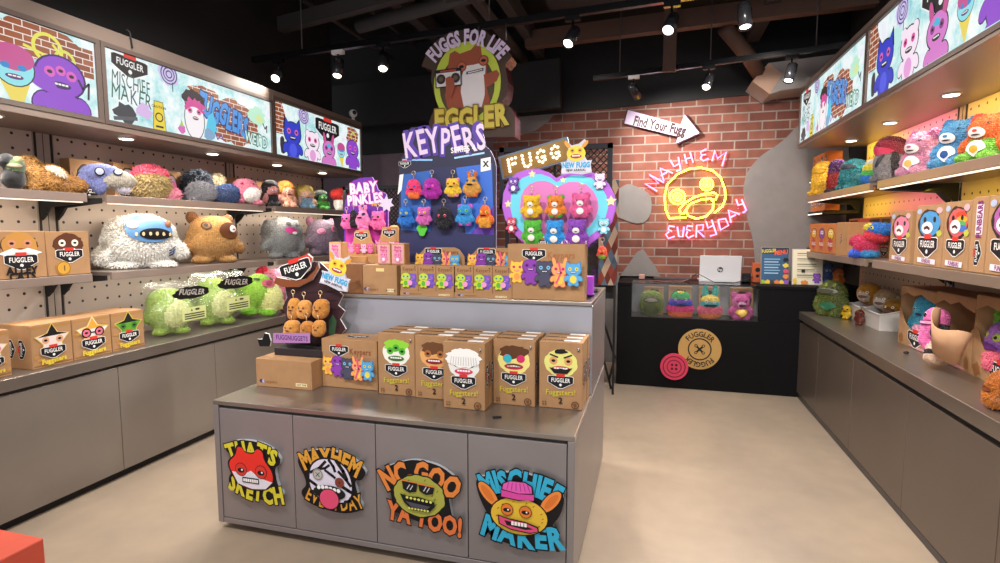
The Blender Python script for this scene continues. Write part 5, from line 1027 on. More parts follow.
# ---- boxed plush behind the counter glass
TEDDY = lambda c, m, e: [(0, 0, .66, .34, .28, .29, c), (-.28, .02, .9, .14, .1, .14, e), (.28, .02, .9, .14, .1, .14, e), (0, -.05, .24, .32, .28, .27, c), (-.36, -.05, .3, .13, .14, .2, c, 30), (.36, -.05, .3, .13, .14, .2, c, -30), (-.2, -.16, .08, .15, .2, .11, c), (.2, -.16, .08, .15, .2, .11, c), (0, -.2, .58, .16, .14, .12, m)]
for i, (u0, u1, vt, kind, l) in enumerate([(640, 662, 290, 0, 'olive green furry plush in the counter window, leftmost of four'), (667, 693, 291, 1, 'rainbow furry plush in the counter window, second from left'), (698, 721, 285, 2, 'pastel rainbow plush with two teal ears in the counter window'), (728, 753, 291, 3, 'rose pink bear plush holding a gold heart in the counter window')]):
    y = YC + .10; a, b = fy(u0, 317, y), fy(u1, 317, y); cx, w = (a.x + b.x) / 2, (b.x - a.x); h = fy(u0, vt, y).z - WZ0; hb = h * (.72 if kind == 2 else 1)
    bx = carton('toy_box', w * .92, .10, (.285 if i else .27), (cx + (.02 if i in (0, 3) else .0), YC + .24, WZ0 + .001)); front(bx, w * .9, .10, lambda A: A.poly(ragged(0, .16, w * .38, .10, 24, .1, 5), '#4A2E1E')); tag(bx, 'kraft toy box standing behind the ' + l.replace(' in the counter window', '').split(',')[0], 'toy box', 'toy boxes in the counter window')
    if kind == 0:
        P = Plush('plush_monster', [(0, 0, .5, .42, .32, .48, '#6E7A28'), (0, -.05, .75, .4, .3, .25, '#7E8A30')], (w, .15, h * .98), (cx, y, WZ0 + .001), fur=.05); P.patch('mouth', 0, .68, .28, .09, [(1, '#4A4436'), (.75, '#8A8478')], off=.06); P.patch('tummy_print', 0, .3, .25, .18, [(1, '#4B5230')], off=.06)
    elif kind == 1:
        P = Plush('plush_monster', [(0, 0, .8, .33, .28, .22, '#3FA65A'), (0, 0, .68, .36, .3, .14, '#8A3AC0'), (0, 0, .55, .42, .32, .16, '#2E3FB8'), (0, 0, .34, .5, .34, .2, '#E2387F'), (0, 0, .16, .46, .32, .18, '#E8763A'), (0, 0, .92, .2, .2, .1, '#E2C23A')], (w, .16, h * .98), (cx, y, WZ0 + .001), fur=.06); P.eyes(.2, .72, .05, [(1, WHT), (.5, BLK)]); P.patch('mouth', 0, .5, .2, .05, [(1, BLK)], off=.07)
    elif kind == 2:
        P = Plush('plush_monster', [(0, 0, .42, .36, .28, .24, '#4FB8B8'), (0, 0, .58, .34, .26, .12, '#E0C24A'), (0, 0, .24, .48, .32, .2, '#E8708A'), (0, 0, .1, .44, .3, .14, '#E88A4A'), (-.2, .02, .84, .1, .08, .24, '#2FA89A', -6), (.2, .02, .84, .1, .08, .24, '#2FA89A', 6)], (w, .16, h), (cx, y, WZ0 + .001), fur=.05); P.eyes(.17, .52, .05, [(1, WHT), (.5, BLK)]); P.patch('mouth', 0, .4, .16, .045, [(1, BLK)], off=.06)
    else:
        P = Plush('plush_bear', TEDDY('#C65A94', '#EAC0D6', '#A83E78'), (w, .17, h * .97), (cx, y, WZ0 + .001), fur=.03); P.eyes(.17, .68, .045, [(1, '#7A2A5A')]); P.patch('mouth', 0, .55, .09, .04, [(1, '#6A1F3A')], off=.04); P.patch('heart', 0, .26, .17, .15, [(1, '#D9B45A')], off=.06, dome=.06, shape=lambda a: .75 + .25 * abs(math.cos(a - .3)) + (.12 * abs(math.cos(a)) if math.sin(a) > 0 else 0))
    tag(P.o, l, 'plush toy', 'plush in the counter window')
# ---- things on the counter
def at(u, v, z=CZ): return fz(u, v, z)
yl = YC + .30; a, b = fy(699, 281, yl), fy(740.5, 281, yl); zt = fy(720, 256, yl).z
o = empty('laptop', ((a.x + b.x) / 2, yl, CZ + .001)); w = b.x - a.x; h = zt - CZ; SIL = mat('#C9C9CC', 'gloss')
mb = MB(); mb.bbox(-w / 2, w / 2, .0, .24, 0, .016, SIL, .004); mb.build('base', o); M = Matrix.Translation((0, .0, .012)) @ Matrix.Rotation(R(-10), 4, 'X') @ Matrix.Translation((0, 0, 0)); mb = MB(); mb.bbox(-w / 2, w / 2, -.004, .004, 0, h / math.cos(R(10)) - .01, SIL, .003, M=Matrix.Translation((0, .0, .012)) @ Matrix.Rotation(R(8), 4, 'X')); lid = mb.build('lid', o)
A = Art('print', .0004); A.poly(circ(0, .11, .026, n=24), '#26262A'); A.text('hp', 0, .112, .026, '#D8D8DA', off=.02, rot=0); lo = A.build('logo', lid, (0, -.0055, .012), (R(8), 0, 0)); tag(o, 'open silver laptop seen from behind on the black sales counter', 'laptop')
p = at(676, 279); tag(MB().bbox(-.17, .17, -.06, .06, 0, .028, mat('#3A3236'), .006).build('receipt_tray', None, (p.x - .05, YC + .40, CZ + .001)), 'flat dark tray lying on the counter left of the laptop', 'tray')
tag(MB().bbox(-.03, .03, -.03, .03, 0, .05, mat('#B58A80'), .008).build('tape_dispenser', None, (-.12, YC + .42, CZ + .001)), 'small pinkish tape dispenser on the left end of the black counter', 'tape dispenser')
tag(MB().tube([(.33, YC + .28, CZ + .01), (.40, YC + .2, CZ + .09), (.46, YC + .15, CZ + .06), (.55, YC + .12, CZ + .012), (.72, YC + .1, CZ + .01), (.85, YC + .14, CZ + .05), (.9, YC + .2, CZ + .06)], .0035, BLACK).build('power_cable'), 'thin black cord looping in front of the silver laptop', 'cord')
tag(MB().tube([(-.05, YC + .2, CZ + .008), (.1, YC + .16, CZ + .008), (.28, YC + .22, CZ + .008), (.33, YC + .28, CZ + .02)], .003, mat('#9A6A60')).build('power_cable'), 'thin brown cord lying on the counter glass left of the laptop', 'cord')
tag(MB().bbox(-.04, .04, -.04, .04, 0, .09, BLACKM, .012).build('card_reader', None, (.86, YC + .34, CZ + .001)), 'small black card terminal right of the silver laptop', 'card terminal')
o = carton('orange_box', .085, .07, .185, (.965, YC + .40, CZ + .001), 0, '#B5562A'); front(o, .085, .07, lambda A: (A.poly(circ(0, .12, .022), BLK), A.poly(circ(0, .06, .016), BLK))); tag(o, 'narrow orange printed box standing left of the blue menu board', 'box')
yp = YC + .18
def poster(u0, u1, vt, kind, label):
    a, b = fy(u0, 280, yp), fy(u1, 280, yp); w = b.x - a.x; h = fy(u0, vt, yp).z - CZ
    o = empty('menu_board', ((a.x + b.x) / 2, yp, CZ + .001), (R(-6), 0, 0)); MB().bbox(-w / 2, w / 2, 0, .018, 0, h, mat('#C9BEB4' if kind else '#8E7A6E'), .003).build('frame', o)
    MB().prism([(0, 0), (.0, 0), (0, 0)], 0, 0, BLACK) if 0 else None
    A = Art('print', .0004, clip=(-w / 2 + .006, .006, w / 2 - .006, h - .006)); A.poly(rect(-w / 2, 0, w / 2, h), '#35587A' if not kind else '#E6DDC2')
    if not kind:
        A.poly(rect(-w / 2, h * .82, w / 2, h), '#2A3444'); A.text('FUGGLER', -w * .22, h * .90, .030, '#E0D25A', off=.02, rot=.1, sx=.65); A.text('MENU', w * .2, h * .86, .036, '#E0583A', off=.05, rot=.12, sx=.8)
        for k in range(6): A.poly(rect(-w * .38, h * (.66 - .075 * k), w * (.18 - .06 * (k % 2)), h * (.69 - .075 * k)), '#9FC0D8' if k % 2 else '#7EA8C8')
        for k, c in enumerate(['#1E1B22', '#D8C04A', '#C8506A', '#E0863A']): A.poly(ragged(w * .38, h * (.66 - .15 * k), w * .1, h * .06, 12, .25, k + 2), c)
        for k, c in enumerate(['#8AB03A', '#E0B83A', '#3A3A3A', '#D87A3A', '#E0C04A', '#8E4FB0']): A.poly(ragged(-w * .42 + k * w * .165, h * .06, w * .09, h * .06, 12, .25, k), c)
    else:
        for k in range(5): A.poly(rect(-w * .34, h * (.86 - .15 * k), w * (.28 - .05 * (k % 2)), h * (.89 - .15 * k)), '#8E8468'); A.poly(rect(-w * .34, h * (.81 - .15 * k), w * .34, h * (.83 - .15 * k)), '#B8AC8C')
        A.poly(rect(-w * .2, h * .34, -w * .08, h * .44), '#2E2A26'); creature(A, w * .3, h * .2, h * .28, '#8A5AC0', None, 'round', '#D85FC0', line='#5A3A8A'); A.poly(ragged(-w * .1, h * .07, w * .12, h * .06, 14, .25, 3), '#E0863A'); A.poly(ragged(-w * .42, h * .1, w * .06, h * .09, 12, .25, 5), '#E0C04A')
    A.build('print', o, (0, -.001, 0)); MB().prism([(-.012, .0), (.012, .0), (.012, h * .7), (-.012, h * .7)], .018, .08, mat('#6A5E56')).build('strut', o); tag(o, label, 'menu board')
poster(760.5, 789, 247, 0, 'dark blue printed menu board standing on the black counter beside the brick'); poster(792, 823, 249, 1, 'cream printed menu board standing on the black counter, behind the green plush')
for u, c, c2, w, h, l in [(827, '#3A5A8A', '#2A3F66', .09, .2, 'dark blue plush charm on the counter right of the cream menu board'), (838, '#E8862E', '#7A2A4A', .11, .15, 'orange and pink plush on the counter end below the far right shelf')]:
    p = fy(u, 280, yp + .04); P = Plush('plush_monster', kbody('bear', c, c2), (w, w * .7, h), (p.x, yp + .04, CZ + .001), fur=.05, voxel=.06); P.eyes(.15, .68, .05, [(1, WHT), (.5, BLK)]); tag(P.o, l, 'plush toy')

# ================================================================ BRICK WALL SIGNS
YW = YB - .075
o = empty('arrow_sign', fy(662, 127, YW)); AR = [(628, 110), (680.5, 124.5), (684.5, 114.5), (699.5, 133), (676, 143.5), (677.5, 136.5), (624.5, 123.5)]
q = lambda l: [(fy(u, v, YW).x - o.location.x, fy(u, v, YW).z - o.location.z) for u, v in l]
MB().prism([(x * 1.035, z * 1.06) for x, z in q(AR)], .0, .045, mat('#4A2A34', 'print')).build('case', o); MB().prism(q(AR), -.004, 0, mat('#C9B5D2', 'print')).build('face', o)
A = Art('print'); x, z = q([(659.5, 125.5)])[0]; A.text('Find Your Fugg', x, z, .095, '#3A2218', off=.05, rot=-.25, sx=.62); A.build('lettering', o, (0, -.005, 0)); MB().box(-.03, .03, .045, .072, -.03, .03, BLACK).build('bracket', o); tag(o, 'pale lilac arrow sign reading Find Your Fugg on the brick wall', 'sign')
YN = YB - .035
o = empty('neon_sign', fy(697, 197, YN)); PK, YL = mat('#FF5D86', 'neon'), mat('#FFE73F', 'neon')
n2 = lambda u, v: (fy(u, v, YN).x - o.location.x, 0, fy(u, v, YN).z - o.location.z)
Z3 = lambda x, y: n2(600 + x / 4.98, 140 + y / 4.98)       # a 4.98x enlargement's pixel -> the sign's plane
def neon(paths, m, name, r=.0085):
    mb = MB()
    for p in paths: mb.tube([Z3(*a) for a in p], r, m, 6)
    return mb.build(name, o)
def ell(cx, cy, rx, ry, n=18): return [(cx + rx * math.cos(2 * PI * k / n), cy + ry * math.sin(2 * PI * k / n)) for k in range(n + 1)]
LET = {'M1': [[(285, 255), (225, 218), (292, 215), (245, 172), (318, 212)]], 'A1': [[(318, 205), (300, 140), (362, 165)], [(302, 178), (335, 160)]], 'Y1': [[(350, 100), (368, 132), (395, 118)], [(390, 85), (402, 150), (380, 155)]], 'H1': [[(420, 70), (432, 118)], [(425, 95), (458, 86)], [(448, 60), (464, 112)]], 'E1': [[(530, 45), (500, 60), (505, 75), (528, 72)], [(508, 76), (500, 92), (515, 104), (540, 92)]], 'M2': [[(558, 105), (572, 52), (585, 92), (628, 60), (608, 130)]],
 'E2': [[(372, 432), (345, 428), (340, 445), (358, 455)], [(345, 456), (328, 470), (340, 490), (372, 480)]], 'V2': [[(385, 432), (392, 480), (412, 482), (418, 432)]], 'E3': [[(462, 430), (436, 428), (430, 445), (452, 452)], [(436, 455), (428, 475), (440, 488), (468, 474)]], 'R2': [[(478, 485), (482, 425), (515, 422), (512, 448), (486, 452), (518, 482)]], 'Y2': [[(528, 405), (538, 438), (565, 425)], [(556, 398), (580, 470), (548, 478)]], 'D2': [[(588, 398), (600, 448), (640, 425), (625, 392), (588, 398)]], 'A2': [[(652, 412), (640, 350), (695, 370)], [(646, 388), (676, 372)]], 'Y3': [[(678, 295), (688, 325), (712, 318)], [(705, 295), (728, 350), (712, 362)]]}
for k, l in LET.items(): neon(l, PK, 'neon_letter')
neon([[(345, 390), (326, 345), (322, 280), (335, 220), (385, 170), (440, 145), (500, 137), (560, 152), (600, 185), (622, 245), (625, 290), (610, 330), (570, 362)], [(345, 390), (430, 385)]], YL, 'face_outline')
neon([ell(385, 283, 38, 36), ell(385, 283, 22, 20), ell(385, 283, 9, 9, 8)], YL, 'left_eye', .008); neon([ell(531, 221, 32, 30), ell(531, 221, 18, 17), ell(531, 221, 7, 7, 8)], YL, 'right_eye', .008)
neon([[(400, 365), (396, 345), (420, 315), (470, 285), (520, 268), (570, 262), (585, 275), (575, 298), (550, 292), (500, 298), (450, 318), (425, 350), (420, 365), (400, 365)], [(428, 350), (440, 378), (480, 392), (530, 380), (562, 345), (565, 310), (555, 295)]], YL, 'mouth')
mb = MB()
for x, y in [(330, 250), (620, 250), (500, 140), (385, 283), (531, 221), (480, 390), (260, 215), (600, 80), (350, 450), (690, 340)]: p = Z3(x, y); mb.tube([(p[0], .005, p[2]), (p[0], .033, p[2])], .004, mat('#C9C9CC'), 5)
mb.build('standoff', o); tag(o, 'pink and yellow neon sign reading MAYHEM EVERYDAY around a face on brick', 'neon sign')

# ================================================================ LEFT WALL: plush and boxes
ZL1, ZL2, ZLC = 1.7155, 1.2525, .7705
def ext(x, u0, u1, vt, vb, side='l'):                             # centre along the wall, width and height of an item seen between pixel bounds
    vm = (vt + vb) / 2; a, b = fx(u0, vm, x), fx(u1, vm, x); um = (u0 + u1) / 2; return (a.y + b.y) / 2, abs(b.y - a.y), fx(um, vt, x).z
def lplush(name, balls, u0, u1, vt, vb, zb, x, label, depth=None, yaw=None, fur=.05, pitch=0, roll=0, hs=1.0, ws=1.0, side='l', voxel=.045, group=None):
    um = (u0 + u1) / 2; c = fx(um, (vt + vb) / 2, x); zt = fx(um, vt, x).z; h = (zt - zb) * hs
    if yaw is None: yaw = .6 if side == 'r' else -.6
    rz = (PI / 2 if side == 'l' else -PI / 2) + (yaw or 0)
    half = (u1 - u0) / 2 / FPX * (c - EYE).dot(FW) * ws; vd = Vector((c.x, c.y, 0)).normalized(); nx, ny = -vd.y, vd.x      # half width across the line of sight
    cw = abs(math.cos(rz) * nx + math.sin(rz) * ny); cd = abs(-math.sin(rz) * nx + math.cos(rz) * ny)
    b = min((depth or .26) / 2, .8 * half / max(cd, .05)); a = math.sqrt(max(half ** 2 - (b * cd) ** 2, .01 * half ** 2)) / max(cw, .2); a = min(a, 1.1 * max(h, .12))
    P = Plush(name, balls, (2 * a, 2 * b, h), (x, c.y, zb), (pitch, roll, rz), fur=fur, voxel=voxel); P.fo = fur
    tag(P.o, label, 'plush toy', group); return P
gL1 = 'plush on the left upper shelf'
def lump(c, c2=None): return [(0, 0, .42, .48, .4, .42, c), (0, -.05, .7, .4, .34, .3, c2 or c), (-.4, -.05, .2, .16, .18, .2, c), (.4, -.05, .2, .16, .18, .2, c), (-.2, -.22, .08, .17, .22, .1, c), (.2, -.22, .08, .17, .22, .1, c)]
# far left: bagged dark plush, lying golden plush
P = lplush('plush_monster', [(0, 0, .3, .5, .3, .3, '#2A2A2C'), (.1, 0, .62, .42, .3, .22, '#5A6A4A'), (-.2, 0, .74, .36, .26, .2, '#26282A'), (.2, -.05, .78, .2, .2, .1, '#8A8A5A')], 2, 23, 154, 186, ZL1, -3.30, 'dark green-black plush in clear film at the far left edge of the upper shelf', fur=0, group=gL1, ws=1.0, depth=.16)
P.patch('mouth', .1, .66, .16, .05, [(1, '#B5A88A')], off=.01)
P = lplush('plush_cat', [(-.5, 0, .52, .34, .34, .42, '#BC8E50'), (0, 0, .4, .5, .4, .36, '#B58546'), (.5, 0, .25, .55, .38, .24, '#AC7C40'), (-.72, -.1, .78, .14, .12, .12, '#BC8E50'), (-.55, -.3, .14, .2, .2, .14, '#B58546'), (.1, -.28, .55, .28, .2, .1, '#E6DCCB', 25)], 22, 84, 158, 190, ZL1, -3.34, 'shaggy golden-brown plush lying on its side with a white belly on the upper shelf', depth=.18, ws=.9, yaw=-.3, fur=.06, group=gL1, voxel=.05)
P.eyes(.02, .6, .03, [(1, BLK)]) if 0 else None
def lbox(u0, u1, vt, vb, zb, x, label, d=.14, fn=None, col=KRAFT, sidefn=None, group=None, side_='l', h=None, name='toy_box'):
    y, w, zt = ext(x, u0, u1, vt, vb); w *= .985; h = h or zt - zb; sg = 1 if side_ == 'l' else -1
    o = carton(name, w, d, h, (x - sg * d / 2, y, zb), sg * PI / 2, col)
    if fn: front(o, w, d, lambda A: fn(A, w, h))
    if sidefn: side(o, w, d, lambda A: sidefn(A, d, h), -1 if side_ == 'l' else 1)
    tag(o, label, 'toy box', group); return o, w, h
gB1 = 'boxes at the back of the left upper shelf'
def win(c, lip=BLK, eyes=WHT, glasses=False):
    def fn(A, w, h):
        A.poly(ragged(0, h * .55, w * .32, h * .34, 26, .06, 3), '#3A2E2A'); A.poly(circ(0, h * .55, w * .28, h * .3), c)
        for s_ in (-1, 1):
            eye(A, s_ * w * .12, h * .64, w * .075, eyes)
            if glasses: A.ring(s_ * w * .12, h * .64, w * .11, w * .03, BLK, 16)
        teeth(A, 0, h * .42, w * .3, h * .12, 4, lip); badge(A, 0, h * .14, w * .7)
    return fn
for u0, u1, vt, c, gl_, l in [(70, 104, 160, '#9AA4C0', True, 'kraft toy box showing a face with black cat-eye glasses, behind the blue-lavender plush'), (114, 142, 164, '#B5B0BC', False, 'kraft toy box behind the pink-bandana plush, left side'), (160, 181, 171, '#8A8A94', False, 'kraft toy box between pink-bandana plush and dark grey plush'), (226, 246, 178, '#C9A97A', False, 'kraft toy box just left behind the pink bearded plush'), (256, 270, 182, '#8A7A70', False, 'kraft toy box just right behind the pink bearded plush')]:
    lbox(u0, u1, vt, 192, ZL1, -3.46, l, .08, win(c, glasses=gl_), group=gB1)
P = lplush('plush_monster', [(0, 0, .7, .42, .3, .32, '#7A80B0'), (-.38, -.08, .3, .16, .16, .36, '#7076A8', 10), (-.05, -.12, .28, .15, .15, .32, '#7076A8'), (.3, -.02, .5, .4, .3, .34, '#B0A89A', 20), (.42, -.06, .2, .16, .16, .18, '#C9C2D0')], 79, 131, 164, 197, ZL1, -3.26, 'blue-lavender short-haired plush with glasses leaning over the shelf gap', depth=.16, fur=.02, group=gL1)
for sg in (-1, 1): P.patch('glasses', .05 + sg * .14, .72, .13, .12, [(1, BLK), (.72, '#A8AEC8')], off=.03)
P = lplush('plush_monster', [(0, 0, .4, .5, .4, .4, '#A8905C'), (0, .02, .76, .42, .34, .24, '#D85A74'), (.5, -.05, .18, .2, .16, .18, '#E08AA0'), (.42, .05, .42, .16, .2, .2, '#C46A92'), (0, -.18, .55, .4, .26, .2, '#A8905C')], 134, 176, 166, 197, ZL1, -3.30, 'tan shaggy plush wearing a pink bandana on the left upper shelf', depth=.17, fur=.09, group=gL1)
lplush('plush_monster', lump('#3E4450', '#454C58'), 181, 214, 171, 196, ZL1, -3.375, 'dark charcoal curly plush on the left upper shelf, behind the light grey one', depth=.14, fur=.10, group=gL1)
lplush('plush_monster', [(0, 0, .45, .5, .42, .45, '#8E8C90'), (-.3, -.2, .1, .16, .2, .1, '#8E8C90')], 188, 214, 182, 199, ZL1, -3.235, 'small light grey furry plush in front of the charcoal curly one', depth=.13, fur=.10, group=gL1)
lplush('plush_monster', lump('#C9B78E', '#D8C9A4'), 211, 226, 174, 197, ZL1, -3.375, 'small cream curly plush behind the denim blue furry plush', depth=.12, fur=.08, group=gL1)
lplush('plush_monster', [(0, 0, .45, .5, .42, .45, '#3A4E78'), (.1, -.1, .7, .36, .3, .24, '#42598A')], 213, 238, 185, 202, ZL1, -3.235, 'denim blue furry plush on the left upper shelf', depth=.13, fur=.11, group=gL1)
P = lplush('plush_monster', [(0, 0, .55, .44, .36, .46, '#D87E92'), (.1, -.2, .42, .3, .24, .3, '#E6DEDA'), (-.12, -.1, .82, .24, .2, .16, '#E08A9E'), (-.3, -.2, .1, .17, .2, .1, '#D87E92'), (.3, -.2, .1, .17, .2, .1, '#D87E92')], 232, 259, 179, 204, ZL1, -3.27, 'pink plush with a white beard on the left upper shelf', fur=.05, group=gL1)
P.eyes(.2, .78, .07, [(1, '#C23A5E'), (.5, BLK)])
def doll(hair, skin, body, hat=False):
    return [(0, 0, .6, .3, .24, .25, skin), (0, .06, .74, .36, .28, .24, hair), (-.26, .02, .62, .14, .16, .16, hair), (.26, .05, .62, .14, .16, .16, hair), (0, 0, .26, .28, .22, .24, body), (-.32, -.05, .28, .11, .12, .17, skin, 30), (.32, -.05, .28, .11, .12, .17, skin, -30), (-.15, -.2, .07, .13, .2, .09, body), (.15, -.2, .07, .13, .2, .09, body)]
for (u0, u1, vt, vb, h_, s_, b_, l, fz_) in [(262, 281, 180, 207, '#17151A', '#C98A84', '#1E1B20', 'doll plush with slick black hair and black outfit on the upper shelf', .02), (277, 296, 181, 207, '#D8802A', '#E0A88E', '#D9A48A', 'doll plush with bright orange hair on the left upper shelf', .05), (294, 316, 185, 208, '#C9B05A', '#E0B59A', '#7FA0B8', 'doll plush with blond hair and pale blue body on the upper shelf', .05), (313, 330, 190, 209, '#1F2A20', '#3E8A3A', '#4A9A3E', 'green doll plush with black hood on the left upper shelf', .02)]:
    P = lplush('plush_doll', doll(h_, s_, b_), u0, u1, vt, vb, ZL1, -3.28, l, fur=fz_, group=gL1, voxel=.05); P.eyes(.13, .60, .04, [(1, WHT), (.55, BLK)]); P.patch('mouth', 0, .49, .09, .025, [(1, '#7A2A2A')], off=.06)
P = lplush('plush_monster', [(0, 0, .72, .5, .42, .28, '#C6261E'), (0, 0, .3, .3, .26, .32, '#D8D2CC'), (.25, -.1, .3, .14, .14, .22, '#C6261E', 20), (-.2, -.2, .08, .15, .18, .09, '#D8D2CC'), (.2, -.2, .08, .15, .18, .09, '#D8D2CC')], 330, 349, 188, 210, ZL1, -3.27, 'plush with a big red mushroom top at the far end of the upper shelf', fur=.02, group=gL1)
P.patch('mouth', .1, .62, .2, .07, [(1, '#E88A9A')], off=.03)
# middle shelf
def bigface(c, mz, hair=None, name=None, wh=True):
    def fn(A, w, h):
        A.poly(ragged(0, h * .71, w * .36, h * .22, 30, .08, 4), '#4A2E20'); head(A, 0, h * .70, w * .33, c, hair, '#C98A6A' if mz else '#E9E2D0', '#7A2A22')
        if mz: A.poly([(-w * .42, h * .53), (-w * .15, h * .64), (0, h * .60), (w * .15, h * .64), (w * .42, h * .54), (w * .3, h * .50), (0, h * .54), (-w * .3, h * .49)], WHT)
        badge(A, 0, h * (.37 if mz else .46), w * .62)
        if name: A.text('ALLEY', 0, h * .17, w * .15, BLK, off=.05, sx=.9); A.text('CATS', 0, h * .05, w * .15, BLK, off=.05, sx=.9)
        else: A.poly(circ(-w * .16, h * .17, w * .17), '#C9963A'); A.ring(-w * .16, h * .17, w * .15, w * .02, '#8A5F1E'); A.text('1', -w * .16, h * .17, w * .12, '#5A3A14')
    return fn
gM = 'boxed plush on the left middle shelf'
lbox(-8, 46.5, 231, 281, ZL2, -3.19, 'ALLEY CATS kraft box with white moustache face at the left photo edge', .16, bigface('#C08A44', True, None, True), group=gM)
lbox(46.5, 90, 231.5, 277, ZL2, -3.185, 'kraft box showing a dark brown furry face next to the upright', .16, bigface('#5A3220', False), group=gM)
gM2 = 'large plush on the left middle shelf'
P = lplush('plush_yeti', [(0, 0, .48, .48, .4, .48, '#E4E2DC'), (0, -.02, .66, .45, .4, .34, '#E6E4DF'), (-.45, -.08, .24, .14, .18, .18, '#E4E2DC', 20), (.46, -.08, .34, .12, .16, .2, '#E4E2DC', -30), (-.24, -.14, .05, .2, .22, .07, '#E4E2DC'), (.24, -.14, .05, .2, .22, .07, '#E4E2DC')], 101, 181, 215, 273, ZL2, -3.33, 'large white shaggy plush with pale blue face on the middle shelf', depth=.30, fur=.045, group=gM2, voxel=.035)
P.patch('face', .06, .72, .36, .23, [(1, '#5C8CC0')], off=.055, rot=-.12); P.patch('eye', -.10, .79, .085, .065, [(1, '#D8CDBC')], off=.065, dome=.02); P.patch('eye', .25, .80, .055, .05, [(1, '#8A5A3A')], off=.065, dome=.02)
m = P.patch('mouth', .12, .64, .25, .095, [(1, BLK)], off=.068, rot=-.06)
for i in range(7): P.patch('tooth', -.07 + i * .065, .665 - abs(i - 3) * .006 - i * .003, .022, .03, [(1, '#D8C79A')], off=.078, parent=m)
for i in range(3): P.patch('stripe', .30, .37 - i * .045, .09, .012, [(1, '#2A4488')], off=.045, rot=.45)
def blobdog(c, ears, e2=None): return [(0, 0, .46, .5, .44, .46, c), (0, -.02, .62, .45, .42, .36, c), (-.36, .0, .93, .12, .1, .14, ears, -18), (.30, .0, .90, .11, .09, .12, ears, 18), (-.47, -.1, .34, .13, .17, .15, e2 or c, 30), (.48, -.1, .3, .12, .16, .14, e2 or c, -30), (-.24, -.12, .05, .2, .24, .08, c), (.24, -.12, .05, .2, .24, .08, c)]
P = lplush('plush_dog', blobdog('#A57C48', '#6A4426', '#94693A'), 184, 241, 212, 266, ZL2, -3.31, 'large tan round plush with a dark muzzle on the middle shelf', depth=.30, fur=.012, group=gM2, voxel=.035)
P.patch('muzzle', .20, .63, .19, .15, [(1, '#5E3418')], off=.03); m = P.patch('tooth', .24, .66, .06, .06, [(1, WHT)], off=.05); P.patch('nostril', .25, .65, .03, .015, [(1, '#C23A3A')], off=.06); P.patch('eye', -.14, .72, .085, .075, [(1, '#3A2415'), (.7, '#7A5228'), (.35, BLK)], off=.02)
P = lplush('plush_elephant', [(0, 0, .46, .47, .42, .46, '#7C7F80'), (0, 0, .66, .41, .38, .34, '#84878A'), (-.4, .0, .68, .12, .2, .28, '#74777A', 12), (.42, .0, .66, .12, .2, .28, '#74777A', -12), (-.46, -.1, .35, .12, .15, .2, '#7C7F80', 20), (.46, -.1, .28, .12, .15, .18, '#7C7F80', -20), (-.22, -.14, .05, .19, .2, .07, '#7C7F80'), (.22, -.14, .05, .19, .2, .07, '#7C7F80')], 261, 303, 217, 261, ZL2, -3.31, 'large grey plush with floppy ears and pink mouth on the middle shelf', depth=.28, fur=.02, group=gM2)
P.patch('mouth', .10, .66, .15, .075, [(1, '#C03A86')], off=.04, rot=-.3); P.patch('eye', .06, .82, .06, .04, [(1, '#4A4C50')], off=.03); P.patch('eye', .26, .8, .05, .035, [(1, '#4A4C50')], off=.03); P.patch('tooth', .16, .60, .06, .03, [(1, WHT)], off=.055)
P = lplush('plush_monster', blobdog('#6E6074', '#8A5A72'), 303, 340, 217, 252, ZL2, -3.31, 'mauve grey plush with pink-ringed eyes at the end of the middle shelf', fur=.015, group=gM2)
P.patch('eye', -.12, .62, .10, .075, [(1, '#D87AA0'), (.65, '#8A6A80'), (.4, '#D87AA0')], off=.03); P.patch('eye', .2, .68, .09, .07, [(1, '#D87AA0'), (.65, '#8A6A80')], off=.03)
# counter: star boxes, bagged green plush, loose green plush, pink frilled plush
gS = 'star window boxes on the left counter'
def starbox(fc, hat, eyes, beard=None, glasses=False):
    def fn(A, w, h):
        A.poly(rect(-w * .47, h * .90, w * .47, h * .95), '#A97C44'); A.poly(rect(-w * .47, h * .04, w * .47, h * .07), '#8A5F30')
        for k in range(12): A.poly(ragged(random.uniform(-.45, .45) * w, random.uniform(.1, .85) * h, w * .06, h * .04, 9, .3, k), '#B88748')
        A.poly(star(0, h * .60, w * .46, .55), '#D8B85A'); A.poly(star(0, h * .60, w * .42, .55), fc)
        if hat: A.poly([(-w * .36, h * .70), (w * .38, h * .72), (w * .12, h * .78), (0, h * .98), (-w * .12, h * .78)], hat)
        for s_ in (-1, 1): eye(A, s_ * w * .17, h * .62, w * .09, eyes)
        if glasses: A.ring(-w * .17, h * .62, w * .11, w * .035, BLK, 18); A.ring(w * .17, h * .62, w * .11, w * .035, BLK, 18); A.line([(-w * .07, h * .62), (w * .07, h * .62)], w * .03, BLK)
        if beard: A.poly(ragged(0, h * .47, w * .26, h * .06, 16, .15, 4), beard)
        badge(A, 0, h * .35, w * .60); A.text('Fuggsters', 0, h * .15, w * .12, '#D9C23A', off=.05, rot=.05, sx=.85, jit=.03)
    return fn
